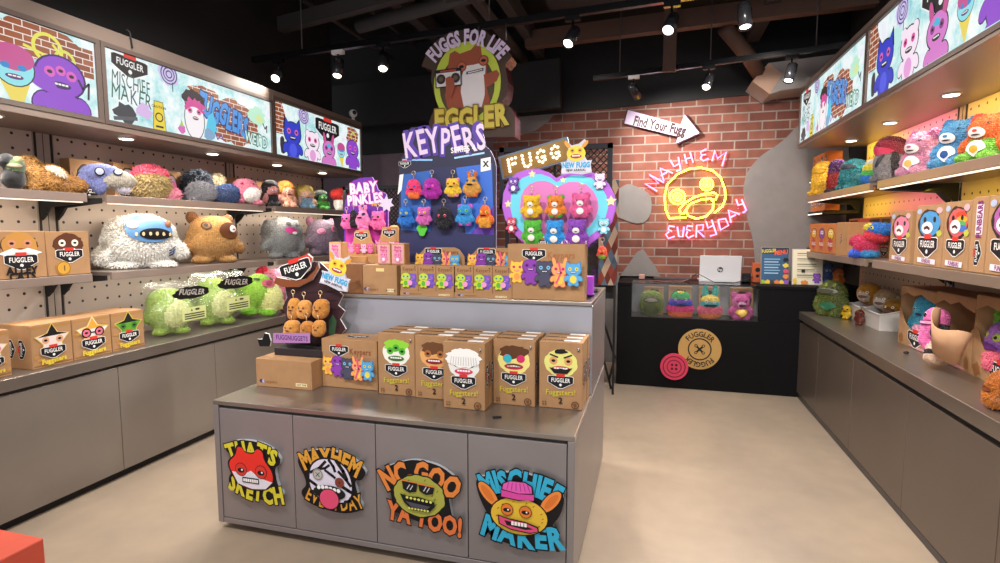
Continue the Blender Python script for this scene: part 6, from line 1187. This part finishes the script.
for u0, u1, vt, vb, fc, hat, ey, bd, gs, l in [(-32, 10, 318, 371, '#E8DCD6', None, '#E08AA0', '#B5B8BC', False, 'star window box with pink-eyed face, cut by the left photo edge'), (30, 72, 310, 363, '#E2D2CC', '#1B1A1C', '#D8A07A', None, False, 'star window box with a black pointed hat face on the left counter'), (72, 111, 308, 356, '#E8DEDA', '#E0A03A', '#E0708A', '#E0A070', True, 'star window box with pink goggle eyes on the left counter'), (111, 144, 302, 346, '#5E9A34', '#1B1A1C', '#3A7A2A', None, False, 'star window box with a green face beside the bagged green plush')]:
    lbox(u0, u1, vt, vb, ZLC, -3.13, l, .235 if u0 > 20 else .12, starbox(fc, hat, ey, bd, gs), sidefn=(lambda A, d, h: (badge(A, -.03, h * .45, .10, PI / 2), badge(A, .05, h * .45, .10, PI / 2))) if u0 == 30 else None, group=gS, h=.235)
GRN = [(0, 0, .48, .5, .42, .48, '#90AC4A'), (-.05, .02, .74, .42, .34, .28, '#90AC4A'), (.06, -.22, .46, .36, .22, .34, '#CBD190'), (-.5, -.05, .4, .1, .14, .16, '#90AC4A', 20), (.5, -.05, .4, .1, .14, .16, '#90AC4A', -20), (-.24, -.16, .05, .17, .18, .07, '#90AC4A'), (.24, -.16, .05, .17, .18, .07, '#90AC4A')]
gG = 'green plush on the left counter'
FILM = mat('#FFFFFF', 'plastic_film')
for (u0, u1, vt, vb, l1, l2) in [(143, 198, 280, 340, 'green and cream plush inside a clear bag next to the star boxes', 'clear plastic bag with black printed header next to the star boxes'), (190, 243, 270, 327, 'green and cream plush inside a clear bag, second bag from the star boxes', 'clear plastic bag with black printed header beside the loose green plush')]:
    P = lplush('plush_monster', GRN, u0 + 2, u1 - 4, vt + 8, vb - 5, ZLC + .012, -3.27, l1, depth=.22, fur=.02, group=gG, hs=1.0)
    y, w, zt = ext(-3.25, u0, u1, vt, vb); h = zt - ZLC
    me, bvh, dd = fused([(0, 0, .42, .5, .36, .42, FILM), (-.05, 0, .75, .46, .2, .26, FILM), (-.4, 0, .86, .2, .1, .16, FILM, 30), (.4, 0, .84, .2, .1, .16, FILM, -25)], .05, dims=(w * .98, .31, h)); me.name = 'plastic_bag'
    for v_ in me.vertices: v_.co += Vector(noise.noise_vector(v_.co * 16)) * .012; v_.co.z = max(v_.co.z, .001)
    for p_ in me.polygons: p_.use_smooth = False
    o = bpy.data.objects.new('plastic_bag', me); COL.objects.link(o); o.location = (-3.25, y, ZLC + .001); o.rotation_euler = (0, 0, PI / 2)
    A = Art('print'); A.poly(ragged(0, 0, w * .34, h * .12, 26, .12, 3), BLK); A.text('FUGGLER', 0, .005, h * .1, '#D8D2CC', off=.02, rot=-.08, sx=.9, jit=.1); A.build('bag_label', o, (.02, -.162, h * .78), (.25, 0, 0))
    A = Art('print'); A.poly(rect(-w * .22, -h * .12, w * .24, h * .12), '#B9C27A'); A.poly(rect(-w * .215, -h * .115, w * .235, h * .115), '#CBD292')
    for k in range(3): A.line([(-w * .17, h * (.0 - .04 * k)), (w * .2, h * (.0 - .04 * k))], .009, '#3E4426')
    A.poly([(-w * .06, h * .05), (-w * .02, h * .05), (-w * .04, h * .09)], '#3E4426'); A.line([(w * .04, h * .07), (w * .1, h * .07)], .014, '#3E4426'); A.build('warning_print', o, (.03, -.158, h * .40))
    tag(o, l2, 'plastic bag', 'plastic bags on the left counter')
P = lplush('plush_monster', [(0, 0, .5, .46, .34, .5, '#7FAA3C'), (.22, -.12, .42, .3, .26, .4, '#C9CC86'), (-.45, -.12, .3, .14, .16, .2, '#8AB444', 20), (.46, -.1, .3, .12, .14, .18, '#C9CC86', -20), (0, -.05, .9, .2, .18, .12, '#7FAA3C'), (-.2, -.2, .08, .18, .2, .1, '#6EA82A'), (.2, -.2, .08, .18, .2, .1, '#6EA82A')], 229, 281, 275, 320, ZLC, -3.27, 'bright green plush with cream belly and pink mouth, out of its bag', depth=.24, fur=.012, group=gG, roll=.12)
P.patch('mouth', .12, .78, .16, .085, [(1, '#B5566A'), (.5, '#8A3A4E')], off=.03); P.patch('eye', -.08, .86, .07, .03, [(1, '#2E3A1A')], off=.03); P.patch('eye', .2, .9, .06, .025, [(1, '#2E3A1A')], off=.03)
lplush('plush_axolotl', [(0, 0, .5, .42, .34, .42, '#D87E98'), (0, -.05, .72, .38, .32, .26, '#E08AA2'), (-.4, 0, .84, .14, .12, .2, '#D8304A', -30), (-.3, 0, .95, .1, .1, .14, '#D8304A', -10), (.4, 0, .85, .12, .12, .18, '#D8304A', 30), (-.44, 0, .6, .13, .1, .12, '#D8304A', -60), (.2, -.2, .1, .18, .2, .12, '#D87E98')], 258, 292, 264, 312, ZLC, -3.30, 'pink plush with red frilled gills on the left counter behind the nugget stand', fur=.015)
# red plinth at the very front
a = fz(44, 538, .46); tag(MB().bbox(-.62, 0, -.5, 0, 0, .46, mat('#C64E38'), .006).build('display_plinth', None, (a.x, a.y, .001)), 'red-orange block with a plain top at the bottom left corner of the photo', 'plinth')

# ================================================================ RIGHT WALL
ZR1, ZR2, ZRC = 1.8155, 1.3155, .7855
gR1 = 'plush on the right upper shelf'
def rplush(name, balls, u0, u1, vt, vb, zb, x, label, **k): return lplush(name, balls, u0, u1, vt, vb, zb, x, label, side='r', **k)
def tall(c, c2=None, c3=None): return [(0, 0, .4, .42, .34, .4, c), (0, 0, .72, .38, .3, .28, c2 or c), (-.4, -.05, .38, .11, .13, .18, c3 or c, 25), (.4, -.05, .38, .11, .13, .18, c3 or c, -25), (-.2, -.18, .07, .17, .2, .09, c3 or c), (.2, -.18, .07, .17, .2, .09, c3 or c)]
P = rplush('plush_monster', tall('#D8A824', '#E0B42E'), 809, 838, 162, 196, ZR1, 1.46, 'yellow plush at the far end of the right upper shelf', fur=.04, group=gR1, ws=.8); P.patch('mouth', 0, .72, .2, .08, [(1, '#B5861A')], off=.05)
rplush('plush_monster', tall('#9A1E22', '#5A2A6A', '#2A1F26'), 826, 848, 160, 193, ZR1, 1.50, 'red and black plush between the yellow and teal plush', fur=.05, group=gR1, ws=.8)
P = rplush('plush_monster', tall('#1F7E84', '#2A8E90'), 838, 870, 160, 191, ZR1, 1.47, 'teal green plush on the right upper shelf', fur=.06, group=gR1, ws=.85); P.patch('glasses', 0, .74, .22, .08, [(1, '#2A3A44')], off=.06)
rplush('plush_monster', [(0, 0, .25, .46, .36, .26, '#2E7AC8'), (0, 0, .45, .44, .36, .16, '#58B85A'), (0, 0, .66, .4, .32, .2, '#E0D24A'), (0, 0, .85, .26, .24, .14, '#D8D8D0')], 862, 882, 160, 186, ZR1, 1.45, 'tie-dye blue, green and yellow plush beside the shelf gap', fur=.03, group=gR1, ws=.9)
P = rplush('plush_monster', [(0, 0, .4, .4, .3, .4, '#7A7678'), (0, 0, .74, .38, .3, .24, '#8A2438'), (0, .05, .9, .32, .26, .12, '#6A1A2C'), (-.38, -.05, .5, .09, .1, .18, '#3A3034', 20), (.4, -.05, .4, .08, .1, .26, '#2A2428', -14), (-.18, -.16, .07, .15, .18, .09, '#6E6A6C'), (.18, -.16, .07, .15, .18, .09, '#6E6A6C')], 874, 904, 137, 182, ZR1, 1.46, 'tall grey plush with maroon hood on the right upper shelf', fur=.02, group=gR1, ws=.95)
P.patch('mouth', .05, .66, .14, .08, [(1, '#C23A5A')], off=.03); P.patch('tummy_print', .1, .45, .03, .14, [(1, '#2A2428')], off=.03, rot=-.3)
def rbear(c, ec, u0, u1, vt, vb, label, belly, mz='#EDE6E2', x=1.48, sym=None, fur=.035, c2=None):
    P = rplush('plush_bear', [(0, 0, .66, .36, .3, .29, c), (-.28, .02, .9, .14, .1, .13, ec), (.28, .02, .9, .14, .1, .13, ec), (0, 0, .27, .36, .3, .29, c2 or c), (-.4, -.05, .36, .13, .15, .2, c, 30), (.4, -.05, .36, .13, .15, .2, c, -30), (-.22, -.2, .09, .17, .22, .11, c2 or c), (.22, -.2, .09, .17, .22, .11, c2 or c)], u0, u1, vt, vb, ZR1, x, label, fur=fur, group=gR1, voxel=.04, depth=.26)
    P.patch('muzzle', 0, .59, .12, .085, [(1, mz)], off=.045); P.patch('nose', 0, .625, .035, .022, [(1, ec)], off=.056); P.patch('mouth', 0, .565, .06, .012, [(1, '#4A2A2E')], off=.056); P.patch('belly_patch', 0, .27, .14, .14, [(1, belly)], off=.045)
    if sym: P.patch('belly_mark', 0, .27, .06, .065, [(1, sym)], off=.055)
    P.eyes(.17, .74, .035, [(1, ec), (.6, BLK)]); return P
rbear('#CF8FAB', '#B0608A', 902, 939, 130, 177, 'pink teddy plush with white belly on the right upper shelf', '#EDE0E4', sym='#E0B05A')
rbear('#5596C0', '#3F7CAC', 935, 981, 118, 169, 'sky blue teddy plush with white belly on the right upper shelf', '#EDE6E8', sym='#2A4E86')
P = rbear('#D8662A', '#C8402E', 964, 1012, 112, 164, 'rainbow-coloured teddy plush cut by the right photo edge', '#EDE6DC', x=1.50, sym='#E0902E', c2='#6FA83A')
# end unit beyond the right counter: short dark shelves with boxes
DSH = mat('#332E2C')
XE = 1.50
for z, l in [(1.985, 'short dark shelf at the far right end, highest one'), (1.66, 'short dark shelf at the far right end, lower one'), (1.30, 'short dark shelf at the far right end behind the counter')]:
    o = empty('wall_shelf', (1.80, 6.02, z)); MB().bbox(XE - 1.80, 0, -.25, .25, 0, .03, DSH, .003).build('board', o); MB().box(XE - 1.80 - .003, XE - 1.80 - .0005, -.24, .24, -.002, .008, LED).build('led_strip', o); tag(o, l, 'shelf', 'short shelves in the far right corner')  # the white front lip is drawn as a glowing strip
OB = '#C2703A'
def endbox(i, y, z, h, w, label, face):
    o = carton('toy_box', w, .12, h, (XE + .075, y, z), -PI / 2, OB); front(o, w, .12, lambda A: (A.poly(ragged(0, h * .68, w * .3, h * .2, 18, .1, i), face), eye(A, -w * .1, h * .7, w * .06, WHT), eye(A, w * .1, h * .7, w * .06, WHT), badge(A, 0, h * .32, w * .7))); tag(o, label, 'toy box', 'orange boxes in the far right corner')
nm = ['touching', 'second from', 'third from', 'farthest from']
for k in range(4):
    y = 6.18 - k * .125
    endbox(k, y, 2.016, .22, .118, 'orange toy box on the highest corner shelf, %s the brick wall' % nm[k], ['#8A3A2A', '#A8482A', '#3A2A2A', '#6A4A3A'][k]); endbox(k + 4, y, 1.691, .20, .118, 'orange toy box on the middle corner shelf, %s the brick wall' % nm[k], ['#D8B83A', '#7A3A8A', '#D84A3A', '#E0C03A'][k]); endbox(k + 8, y, 1.331, .24, .118, 'orange toy box on the lowest corner shelf, %s the brick wall' % nm[k], ['#3A6A8A', '#D88A3A', '#8A4AA0', '#E0C83A'][k])
# middle right shelf
gR2 = 'boxes on the right middle shelf'
def rb(u0, u1, vt, vb, label, fn=None, col=KRAFT, x=1.375, d=.17, sidefn=None, h=None, zb=ZR2): return lbox(u0, u1, vt, vb, zb, x, label, d, fn, col, sidefn, gR2, 'r', h)
def small(c):
    def fn(A, w, h): A.poly(circ(0, h * .66, w * .36, h * .2), '#5A2E1A'); A.poly(ragged(0, h * .66, w * .3, h * .17, 18, .1, 3), c); eye(A, -w * .1, h * .7, w * .07, WHT); eye(A, w * .1, h * .7, w * .07, WHT); A.poly(star(0, h * .3, w * .26, .7, 6), '#B03A3A'); A.text('FUGG', 0, h * .3, w * .12, WHT)
    return fn
for u0, u1, c, l in [(810.5, 818, '#D8A02E', 'small orange box with yellow face, farthest on the right middle shelf'), (818, 826, '#7A4AA8', 'small orange box with violet face on the right middle shelf'), (826, 836, '#E0C03A', 'small orange box with yellow face beside the plain grey-sided box')]: rb(u0, u1, 221.5, 252, l, small(c), '#C2763E', h=.245)
rb(836, 847, 221, 254, 'kraft box showing its side with a small dark logo on the right middle shelf', lambda A, w, h: badge(A, 0, h * .5, h * .3, PI / 2), '#B88A5A', h=.25)
def window(c, c2=None, lip='#B03A4A', care=False):
    def fn(A, w, h):
        A.poly(ragged(0, h * .68, w * .40, h * .25, 24, .06, 4), '#2E2220'); A.poly(ragged(w * .02, h * .69, w * .36, h * .21, 26, .06, 5), c)
        if c2:
            for k, q in enumerate(c2): A.poly(circ(w * (.12 + .05 * (k % 2)), h * (.80 - .065 * k), w * .2, h * .05), q)
        A.poly(circ(-w * .06, h * .63, w * .2, h * .10), '#EDE6E2'); A.line([(-w * .16, h * .62), (-w * .06, h * .64), (w * .02, h * .61)], w * .05, '#5A2A2E')
        for s_ in (-1, 1): A.poly(circ(w * (.02 + s_ * .17), h * .76, w * .05), BLK)
        A.poly(circ(-w * .36, h * .9, w * .09, h * .045), '#A8B4D0'); A.poly(circ(w * .34, h * .9, w * .1, h * .05), '#E0A8B0'); A.poly(ragged(w * .38, h * .54, w * .09, h * .05, 10, .2, 2), '#B5B84A')
        badge(A, 0, h * .34, w * .68); A.poly(xf(rect(-w * .32, -h * .04, w * .32, h * .04), 0, h * .09, 1, -.03), '#E8DCE6'); A.text('FUNBEARS', 0, h * .09, h * .06, '#7A2A6A', off=.05, rot=-.03, sx=.7)
    return fn
# dark window boxes behind the multicoloured plush
for u0, u1, c, l in [(848, 858, '#3A4A6A', 'dark window box left behind the multicoloured monster plush'), (868, 880, '#2F6AB0', 'dark window box right behind the multicoloured monster plush'), (880, 890, '#4A9A6A', 'window box with green and red faces beside the pink bear box')]: rb(u0, u1, 220, 258, l, lambda A, w, h: (A.poly(rect(-w * .4, h * .3, w * .4, h * .95), '#1E1A1E'), A.poly(ragged(0, h * .78, w * .3, h * .1, 14, .2, 2), c), A.poly(ragged(0, h * .52, w * .3, h * .1, 14, .2, 3), '#C8453A'), badge(A, 0, h * .16, w * .8)), '#B08050', x=1.57, d=.18, h=.285)
P = rplush('plush_monster', [(-.12, 0, .38, .3, .26, .26, '#C8305A', 20), (-.3, -.05, .1, .22, .24, .13, '#2E5AC8'), (.02, -.05, .1, .2, .22, .12, '#2E8AC8'), (.12, 0, .64, .28, .26, .16, '#D8384A', 20), (.22, 0, .84, .3, .26, .16, '#2F7AD0', 15), (.02, -.12, .9, .14, .14, .09, '#D8C83A'), (.5, 0, .86, .14, .14, .14, '#2E6AC0', -20), (-.44, 0, .5, .12, .12, .2, '#C8305A', 40)], 851, 893, 223, 262, ZR2, 1.43, 'blue, pink and yellow monster plush leaning on the right middle shelf', fur=.04, ws=.95, yaw=.8, depth=.2)
P.eyes(.12, .86, .05, [(1, '#E0D84A'), (.5, BLK)])
rb(890, 911, 217, 263, 'window box with a pink bear face on the right middle shelf', window('#D87A9A'), h=.30)
rb(914.5, 943, 216, 270, 'window box with a blue bear face on the right middle shelf', window('#3F90C8'), h=.32)
rb(943, 970, 215, 275, 'window box with a rainbow bear face on the right middle shelf', window('#C85A5A', ['#D8402E', '#E0A02E', '#4FA85A', '#3A6AC0']), h=.325, sidefn=None)
rb(970, 986, 213, 279, 'kraft box turned to show its lettered side, beside the rainbow bear box', lambda A, w, h: (badge(A, 0, h * .26, h * .32, PI / 2), A.poly(rect(-w * .2, h * .5, w * .25, h * .9), '#E0D2DC'), A.text('FUNBEARS', w * .02, h * .7, w * .3, '#7A2A6A', off=.05, rot=PI / 2, sx=.62)), h=.335)
rb(986, 1026, 213, 282, 'window box with a pink and purple face cut by the right photo edge', window('#A85A9A', ['#D8608A', '#D8608A']), h=.335)
# ---- right counter
P = lplush('plush_monster', [(0, 0, .62, .44, .36, .34, '#66702A'), (0, 0, .3, .4, .34, .28, '#606A26'), (-.4, -.05, .34, .15, .18, .24, '#66702A', 25), (.4, -.05, .34, .15, .18, .24, '#66702A', -25), (-.22, -.22, .1, .18, .22, .12, '#606A26'), (.22, -.22, .1, .18, .22, .12, '#606A26')], 813, 851, 281, 312, ZRC, 1.46, 'shaggy olive green plush sitting on the far end of the right counter', side='r', fur=.06, ws=.78, yaw=.9, depth=.17)
P.patch('mouth', -.05, .72, .26, .07, [(1, '#8A8A7A'), (.7, '#4A4A3A')], off=.07); P.eyes(.12, .9, .05, [(1, '#A8B04A')]); P.patch('tummy_print', 0, .28, .2, .12, [(1, '#2E6A4A')], off=.07)
def figure(u, v, w, h, c, label):
    p = fz(u, v, ZRC); P = Plush('toy_figure', [(0, 0, .68, .4, .3, .28, c), (0, 0, .3, .3, .24, .3, c), (-.36, 0, .36, .12, .14, .18, c, 25), (.36, 0, .36, .12, .14, .18, c, -25), (-.16, -.1, .06, .15, .2, .09, c), (.16, -.1, .06, .15, .2, .09, c)], (w, w * .6, h), (p.x, p.y, ZRC), (0, 0, -PI / 4), furkind='gloss', voxel=.06)
    P.eyes(.2, .72, .06, [(1, BLK)]); P.patch('mouth', 0, .58, .16, .05, [(1, '#5A1F1A')], off=.01); tag(P.o, label, 'toy figure')
figure(846, 319, .085, .115, '#C9A21E', 'small yellow toy figure standing by the green plush on the right counter'); figure(859, 325, .085, .12, '#5A2418', 'small brown toy figure standing in front of the white tubs')
def tub(y0, y1, label):
    o = empty('white_tub', (1.56, (y0 + y1) / 2, ZRC)); w, d, t = (y1 - y0), .215, .005; WT = mat('#D9D5D0', 'gloss'); mb = MB()
    prof = [(0, .001), (0, .12), (.04, .124), (d, .17), (d, .001)]
    for sg in (-1, 1):
        yy = sg * (w / 2 - t / 2); mb.raw([(x, yy - t / 2, z) for x, z in prof] + [(x, yy + t / 2, z) for x, z in prof], [(0, 1, 2, 3, 4), (9, 8, 7, 6, 5)] + [(i, i + 5, (i + 1) % 5 + 5, (i + 1) % 5) for i in range(5)], WT)
    mb.box(0, t, -w / 2 + t, w / 2 - t, .001, .12, WT); mb.box(d - t, d, -w / 2 + t, w / 2 - t, .001, .17, WT); mb.box(t, d - t, -w / 2 + t, w / 2 - t, .001, .006, WT); mb.build('tub', o)
    mb = MB(); mb.tube([(-.004, -w / 2, .121), (-.004, w / 2, .121)], .006, WT, 8); mb.tube([(.0, -w / 2, .121), (.04, -w / 2 - .002, .125), (d, -w / 2 - .002, .171)], .005, WT, 8); mb.tube([(.0, w / 2, .121), (.04, w / 2 + .002, .125), (d, w / 2 + .002, .171)], .005, WT, 8); mb.build('rim', o); tag(o, label, 'tub', 'white tubs on the right counter')
ya, yb = fz(853, 322, ZRC).y, fz(873, 330, ZRC).y; yc, yd = fx(873, 330, 1.40).y, fx(903, 330, 1.40).y
tub(4.84, 5.10, 'white plastic tub farther along the right counter, behind the brown figure'); tub(4.46, 4.81, 'white plastic tub next to the open kraft boxes on the right counter')
def egg(x, y, z, r, c, c2, label):
    P = Plush('plush_egg', [(0, 0, .5, .5, .45, .5, c), (0, -.2, .42, .34, .3, .3, c2), (.36, .1, .62, .2, .2, .14, '#C9C2BC')], (r * 2.1, r * 1.9, r * 2), (x, y, z), (0, 0, -PI / 2 + .6), fur=.01, voxel=.06); P.patch('mouth', 0, .4, .2, .06, [(1, '#7A5A4A')], off=.02); P.eyes(.16, .6, .06, [(1, WHT), (.5, BLK)]); tag(P.o, label, 'plush toy', 'egg-shaped plush in the white tubs')
egg(1.66, 4.97, ZRC + .125, .09, '#B8822A', '#C9B8A8', 'golden egg-shaped plush on top of the farther white tub'); egg(1.68, 4.70, ZRC + .11, .085, '#A88E6A', '#CFC8C0', 'cream and tan egg-shaped plush at the back of the nearer tub'); egg(1.68, 4.54, ZRC + .08, .075, '#A87A2A', '#6E4A2A', 'brown egg-shaped plush in the nearer white tub beside the open box'); egg(1.62, 4.62, ZRC + .01, .05, '#B88A3A', '#D8D0C0', 'small tan egg-shaped plush low inside the nearer tub')
# open kraft display boxes with plush
def openbox(y0, y1, h, label, x=1.54, d=.23):
    w = y1 - y0; o = empty('open_toy_box', (x, (y0 + y1) / 2, ZRC + .001), (0, 0, -PI / 2)); c = mat(KRAFT, 'card'); ci = mat('#A8764A', 'card'); t = .004; mb = MB()
    mb.box(-w / 2, -w / 2 + t, 0, d, 0, h, c); mb.box(w / 2 - t, w / 2, 0, d, 0, h, c); mb.box(-w / 2 + t, w / 2 - t, d - t, d, 0, h, ci); mb.box(-w / 2 + t, w / 2 - t, 0, d - t, 0, t, ci); mb.box(-w / 2, w / 2, 0, d, h, h + t, c)
    n = 12; lo = [(-w / 2, 0), (w / 2, 0)]; cut = [(w / 2, h * .62), (w * .42, h * .55)] + [(w * .40 * math.cos(a), h * .55 - h * .27 * math.sin(a)) for a in [PI * k / n for k in range(1, n)]] + [(-w * .42, h * .55), (-w / 2, h * .62)]
    mb.prism(lo + cut, -t, 0, c); mb.prism([(-w / 2, h), (-w / 2, h * .82), (-w * .3, h * .9), (-w * .1, h * .86), (w * .1, h * .92), (w * .3, h * .86), (w / 2, h * .82), (w / 2, h)], -t, 0, c); mb.build('box', o)
    A = Art('print'); A.poly(ragged(-w * .4, h * .1, w * .07, h * .08, 12, .3, 3), '#8A5A34'); A.poly(ragged(w * .38, h * .12, w * .06, h * .09, 12, .3, 4), '#8A5A34'); A.poly(ragged(w * .1, h * .03, w * .25, h * .02, 12, .3, 5), '#D89AA0'); badge(A, w * .02, h * .17, w * .42); A.build('front_print', o, (0, -t - .001, 0)); tag(o, label, 'toy box', 'open kraft boxes on the right counter'); return o
yA0, yA1 = fx(934, 340, 1.54).y, fx(900, 320, 1.54).y; yB0, yB1 = fx(974, 340, 1.54).y, yA0 - .005
openbox(yA0, yA1, .365, 'open kraft box holding the turquoise and pink plush on the right counter'); openbox(yB0, yB1, .375, 'open kraft box behind the tilted pink and black plush'); openbox(yB0 - .46, yB0 - .006, .40, 'open kraft box with a purple and green plush at the right photo edge')
P = Plush('plush_monster', [(-.1, 0, .62, .3, .26, .3, '#3FA8C8'), (0, 0, .28, .34, .28, .28, '#48B0CC'), (-.38, -.04, .3, .13, .15, .22, '#3FA8C8', 20), (.36, -.02, .62, .16, .15, .22, '#E08AA8', -20), (.24, -.08, .3, .22, .2, .22, '#E08AA8'), (0, -.14, .2, .24, .2, .18, '#E59AB4')], ((yA1 - yA0) * .84, .17, .275), (1.63, (yA0 + yA1) / 2 + .02, ZRC + .05), (0, 0, -PI / 2 + .15), fur=.03)
P.eyes(.16, .68, .05, [(1, '#C9D24A'), (.5, BLK)]); P.patch('mouth', -.06, .58, .1, .03, [(1, '#2A3A4A')], off=.04); tag(P.o, 'turquoise and pink plush pair sitting inside an open kraft box', 'plush toy')
p = fz(945, 366, ZRC); P = Plush('plush_monster', [(.05, 0, .82, .3, .26, .2, '#DE6AA8'), (-.05, 0, .62, .3, .26, .22, '#E070AE'), (-.2, -.05, .42, .2, .2, .16, '#E070AE', 30), (.16, -.02, .56, .16, .22, .26, '#1E1A1E', -20), (.3, 0, .36, .24, .2, .14, '#1E1A1E'), (0, 0, .26, .2, .2, .16, '#D8BFA8'), (0, -.02, .09, .26, .26, .12, '#C9A890'), (0, -.06, .2, .22, .2, .06, '#1E1A1E'), (.42, 0, .44, .16, .14, .1, '#1E1A1E', 30)], (.165, .13, .30), (1.44, fx(941, 340, 1.44).y, ZRC + .012), (R(-8), R(-12), -PI / 2 + .5), fur=.012)
P.patch('mouth', -.05, .72, .13, .05, [(1, '#8A2A5A'), (.7, '#E59AC4')], off=.03); P.eyes(.14, .86, .04, [(1, BLK)]); tag(P.o, 'pink and black plush leaning out of a kraft box at the counter edge', 'plush toy')
# torn kraft flap curling out of the second box
n = 16; vs = []; fs = []
for i in range(n + 1):
    a = PI * .95 * i / n
    for z in (0, 1): vs.append((-.12 * math.cos(a) * (1 if z else .72), -.06 - .09 * math.sin(a) * (1.1 if z else .6), z * .20 + .02 * math.sin(3 * a) * z))
for i in range(n): fs.append((2 * i, 2 * i + 2, 2 * i + 3, 2 * i + 1))
o = MB().raw(vs, fs, mat('#D2A27C', 'card'), None, True).build('torn_kraft_flap', None, (1.50, fx(962, 330, 1.50).y, ZRC + .10), (R(8), R(24), -PI / 2 + .25)); md = o.modifiers.new('t', 'SOLIDIFY'); md.thickness = .004; tag(o, 'curved torn kraft cardboard sleeve around the pink and black plush', 'cardboard sleeve')
P = Plush('plush_monster', [(0, 0, .6, .4, .3, .3, '#A86AC0'), (0, 0, .28, .36, .28, .28, '#9E62B8'), (.05, -.2, .3, .24, .18, .2, '#E06A80'), (-.3, 0, .9, .1, .08, .24, '#6EAA2E', -25), (.3, 0, .9, .1, .08, .24, '#6EAA2E', 25), (-.36, -.1, .3, .13, .15, .2, '#A86AC0', 20), (.36, -.1, .3, .13, .15, .2, '#A86AC0', -20)], (.23, .16, .33), (1.60, yB0 - .13, ZRC + .012), (0, 0, -PI / 2), fur=.03)
P.eyes(.16, .62, .06, [(1, '#A8C83A'), (.5, BLK)]); P.patch('mouth', 0, .48, .16, .06, [(1, '#5A2A6A')], off=.04); tag(P.o, 'purple plush with long green ears inside the rightmost open kraft box', 'plush toy')
p = fz(995, 404, ZRC); P = Plush('plush_monster', [(0, 0, .5, .46, .42, .5, '#B86A24'), (0, -.2, .3, .3, .3, .28, '#C0742C'), (-.4, 0, .3, .14, .16, .2, '#B86A24', 20)], (.16, .15, .16), (1.37, fx(1006, 390, 1.37).y, ZRC + .001), (0, 0, -PI / 2), fur=.06); P.patch('mouth', 0, .5, .2, .07, [(1, '#6A3414')], off=.07); tag(P.o, 'fuzzy orange plush on the counter at the right edge of the photo', 'plush toy')
tag(MB().ball((0, 0, .008), (.016, .012, .008), BLACK, 2).build('hook_clip', None, (fz(906, 354, ZRC).x, fz(906, 354, ZRC).y, ZRC + .001)), 'tiny black clip lying on the bare right counter by the open box', 'clip')
# ================================================================ LIGHT
w = bpy.data.worlds.new('mall_daylight'); SC.world = w; w.use_nodes = True; bg = w.node_tree.nodes['Background']; bg.inputs['Color'].default_value = (.93, .96, 1.0, 1); bg.inputs['Strength'].default_value = .95
def spotlight(p, a, watts, size=110, blend=.8, col=(1, .95, .89), rad=.05):
    l = bpy.data.lights.new('lamp', 'SPOT'); l.energy = watts; l.spot_size = R(size); l.spot_blend = blend; l.color = col; l.shadow_soft_size = rad
    o = bpy.data.objects.new('lamp', l); COL.objects.link(o); o.location = p; o.rotation_euler = Vector(a).to_track_quat('-Z', 'Y').to_euler(); return o
for p, a, k in SPOTS: spotlight(p, a, 130 * k)
# extra lamps without fixtures: assumed tracks toward the shop front, two added facing brick
for x, y, tx, ty, tz in [(-2.2, 1.2, -3.2, 2.6, 1.0), (-1.2, .9, -1.2, 2.4, .6), (-.2, .9, -.2, 3.0, 0), (.5, 1.4, 1.6, 3.2, 1.0), (-2.2, 2.2, -3.4, 3.6, 1.0), (.3, 2.4, 1.7, 4.4, 1.0), (-.9, 4.7, -.2, 6.2, 1.4), (.8, 4.6, .6, 6.3, 1.6)]:
    spotlight((x, y, 2.9), Vector((tx - x, ty - y, tz - 2.9)), 120 if y < 4 else 55)
for y in (2.02, 2.75, 3.455, 4.19, 4.88): spotlight((-3.23, y, 2.07), (0, 0, -1), 16, 150, .6, (1, .92, .82), .035)
for y in (2.12, 2.92, 3.72, 4.55, 5.35): spotlight((1.58, y, 2.25), (0, 0, -1), 16, 150, .6, (1, .92, .82), .035)
# coloured LED strips hidden behind the right-hand soffit lip and under its upper shelf
def strip(x, y0, y1, z, col, watts, rx=0):
    l = bpy.data.lights.new('led_strip', 'AREA'); l.shape = 'RECTANGLE'; l.size = .03; l.size_y = y1 - y0; l.energy = watts; l.color = col
    o = bpy.data.objects.new('led_strip', l); COL.objects.link(o); o.location = (x, (y0 + y1) / 2, z); o.rotation_euler = (0, rx, 0)
YEL, PNK = (1, .72, .08), (1, .22, .42)
for y0, y1, c, k in [(2.2, 4.1, YEL, 11), (4.2, 5.05, PNK, 6), (5.1, 5.65, YEL, 6)]: strip(1.66, y0, y1, 2.255, c, k * .45, R(-25)); strip(1.62, y0, y1, 1.755, c, k * .3, R(-25))
for y0, y1 in ((1.2, 2.3), (2.6, 3.9), (4.1, 5.3)): strip(-3.2, y0, y1, 1.655, (1, .85, .66), 5, R(35)); strip(-3.2, y0, y1, 1.195, (1, .9, .78), 3, R(35))
SC.view_settings.view_transform = 'Standard'; SC.view_settings.look = 'None'; SC.view_settings.gamma = 1; SC.view_settings.use_curve_mapping = False; SC.view_settings.exposure = 0.0
SC.cycles.use_denoising = True; SC.cycles.max_bounces = 8; SC.cycles.transparent_max_bounces = 16; SC.cycles.sample_clamp_indirect = 6
# every plush and printed panel keeps its own mesh; drop stray unused data
for me in list(bpy.data.meshes):
    if me.users == 0: bpy.data.meshes.remove(me)
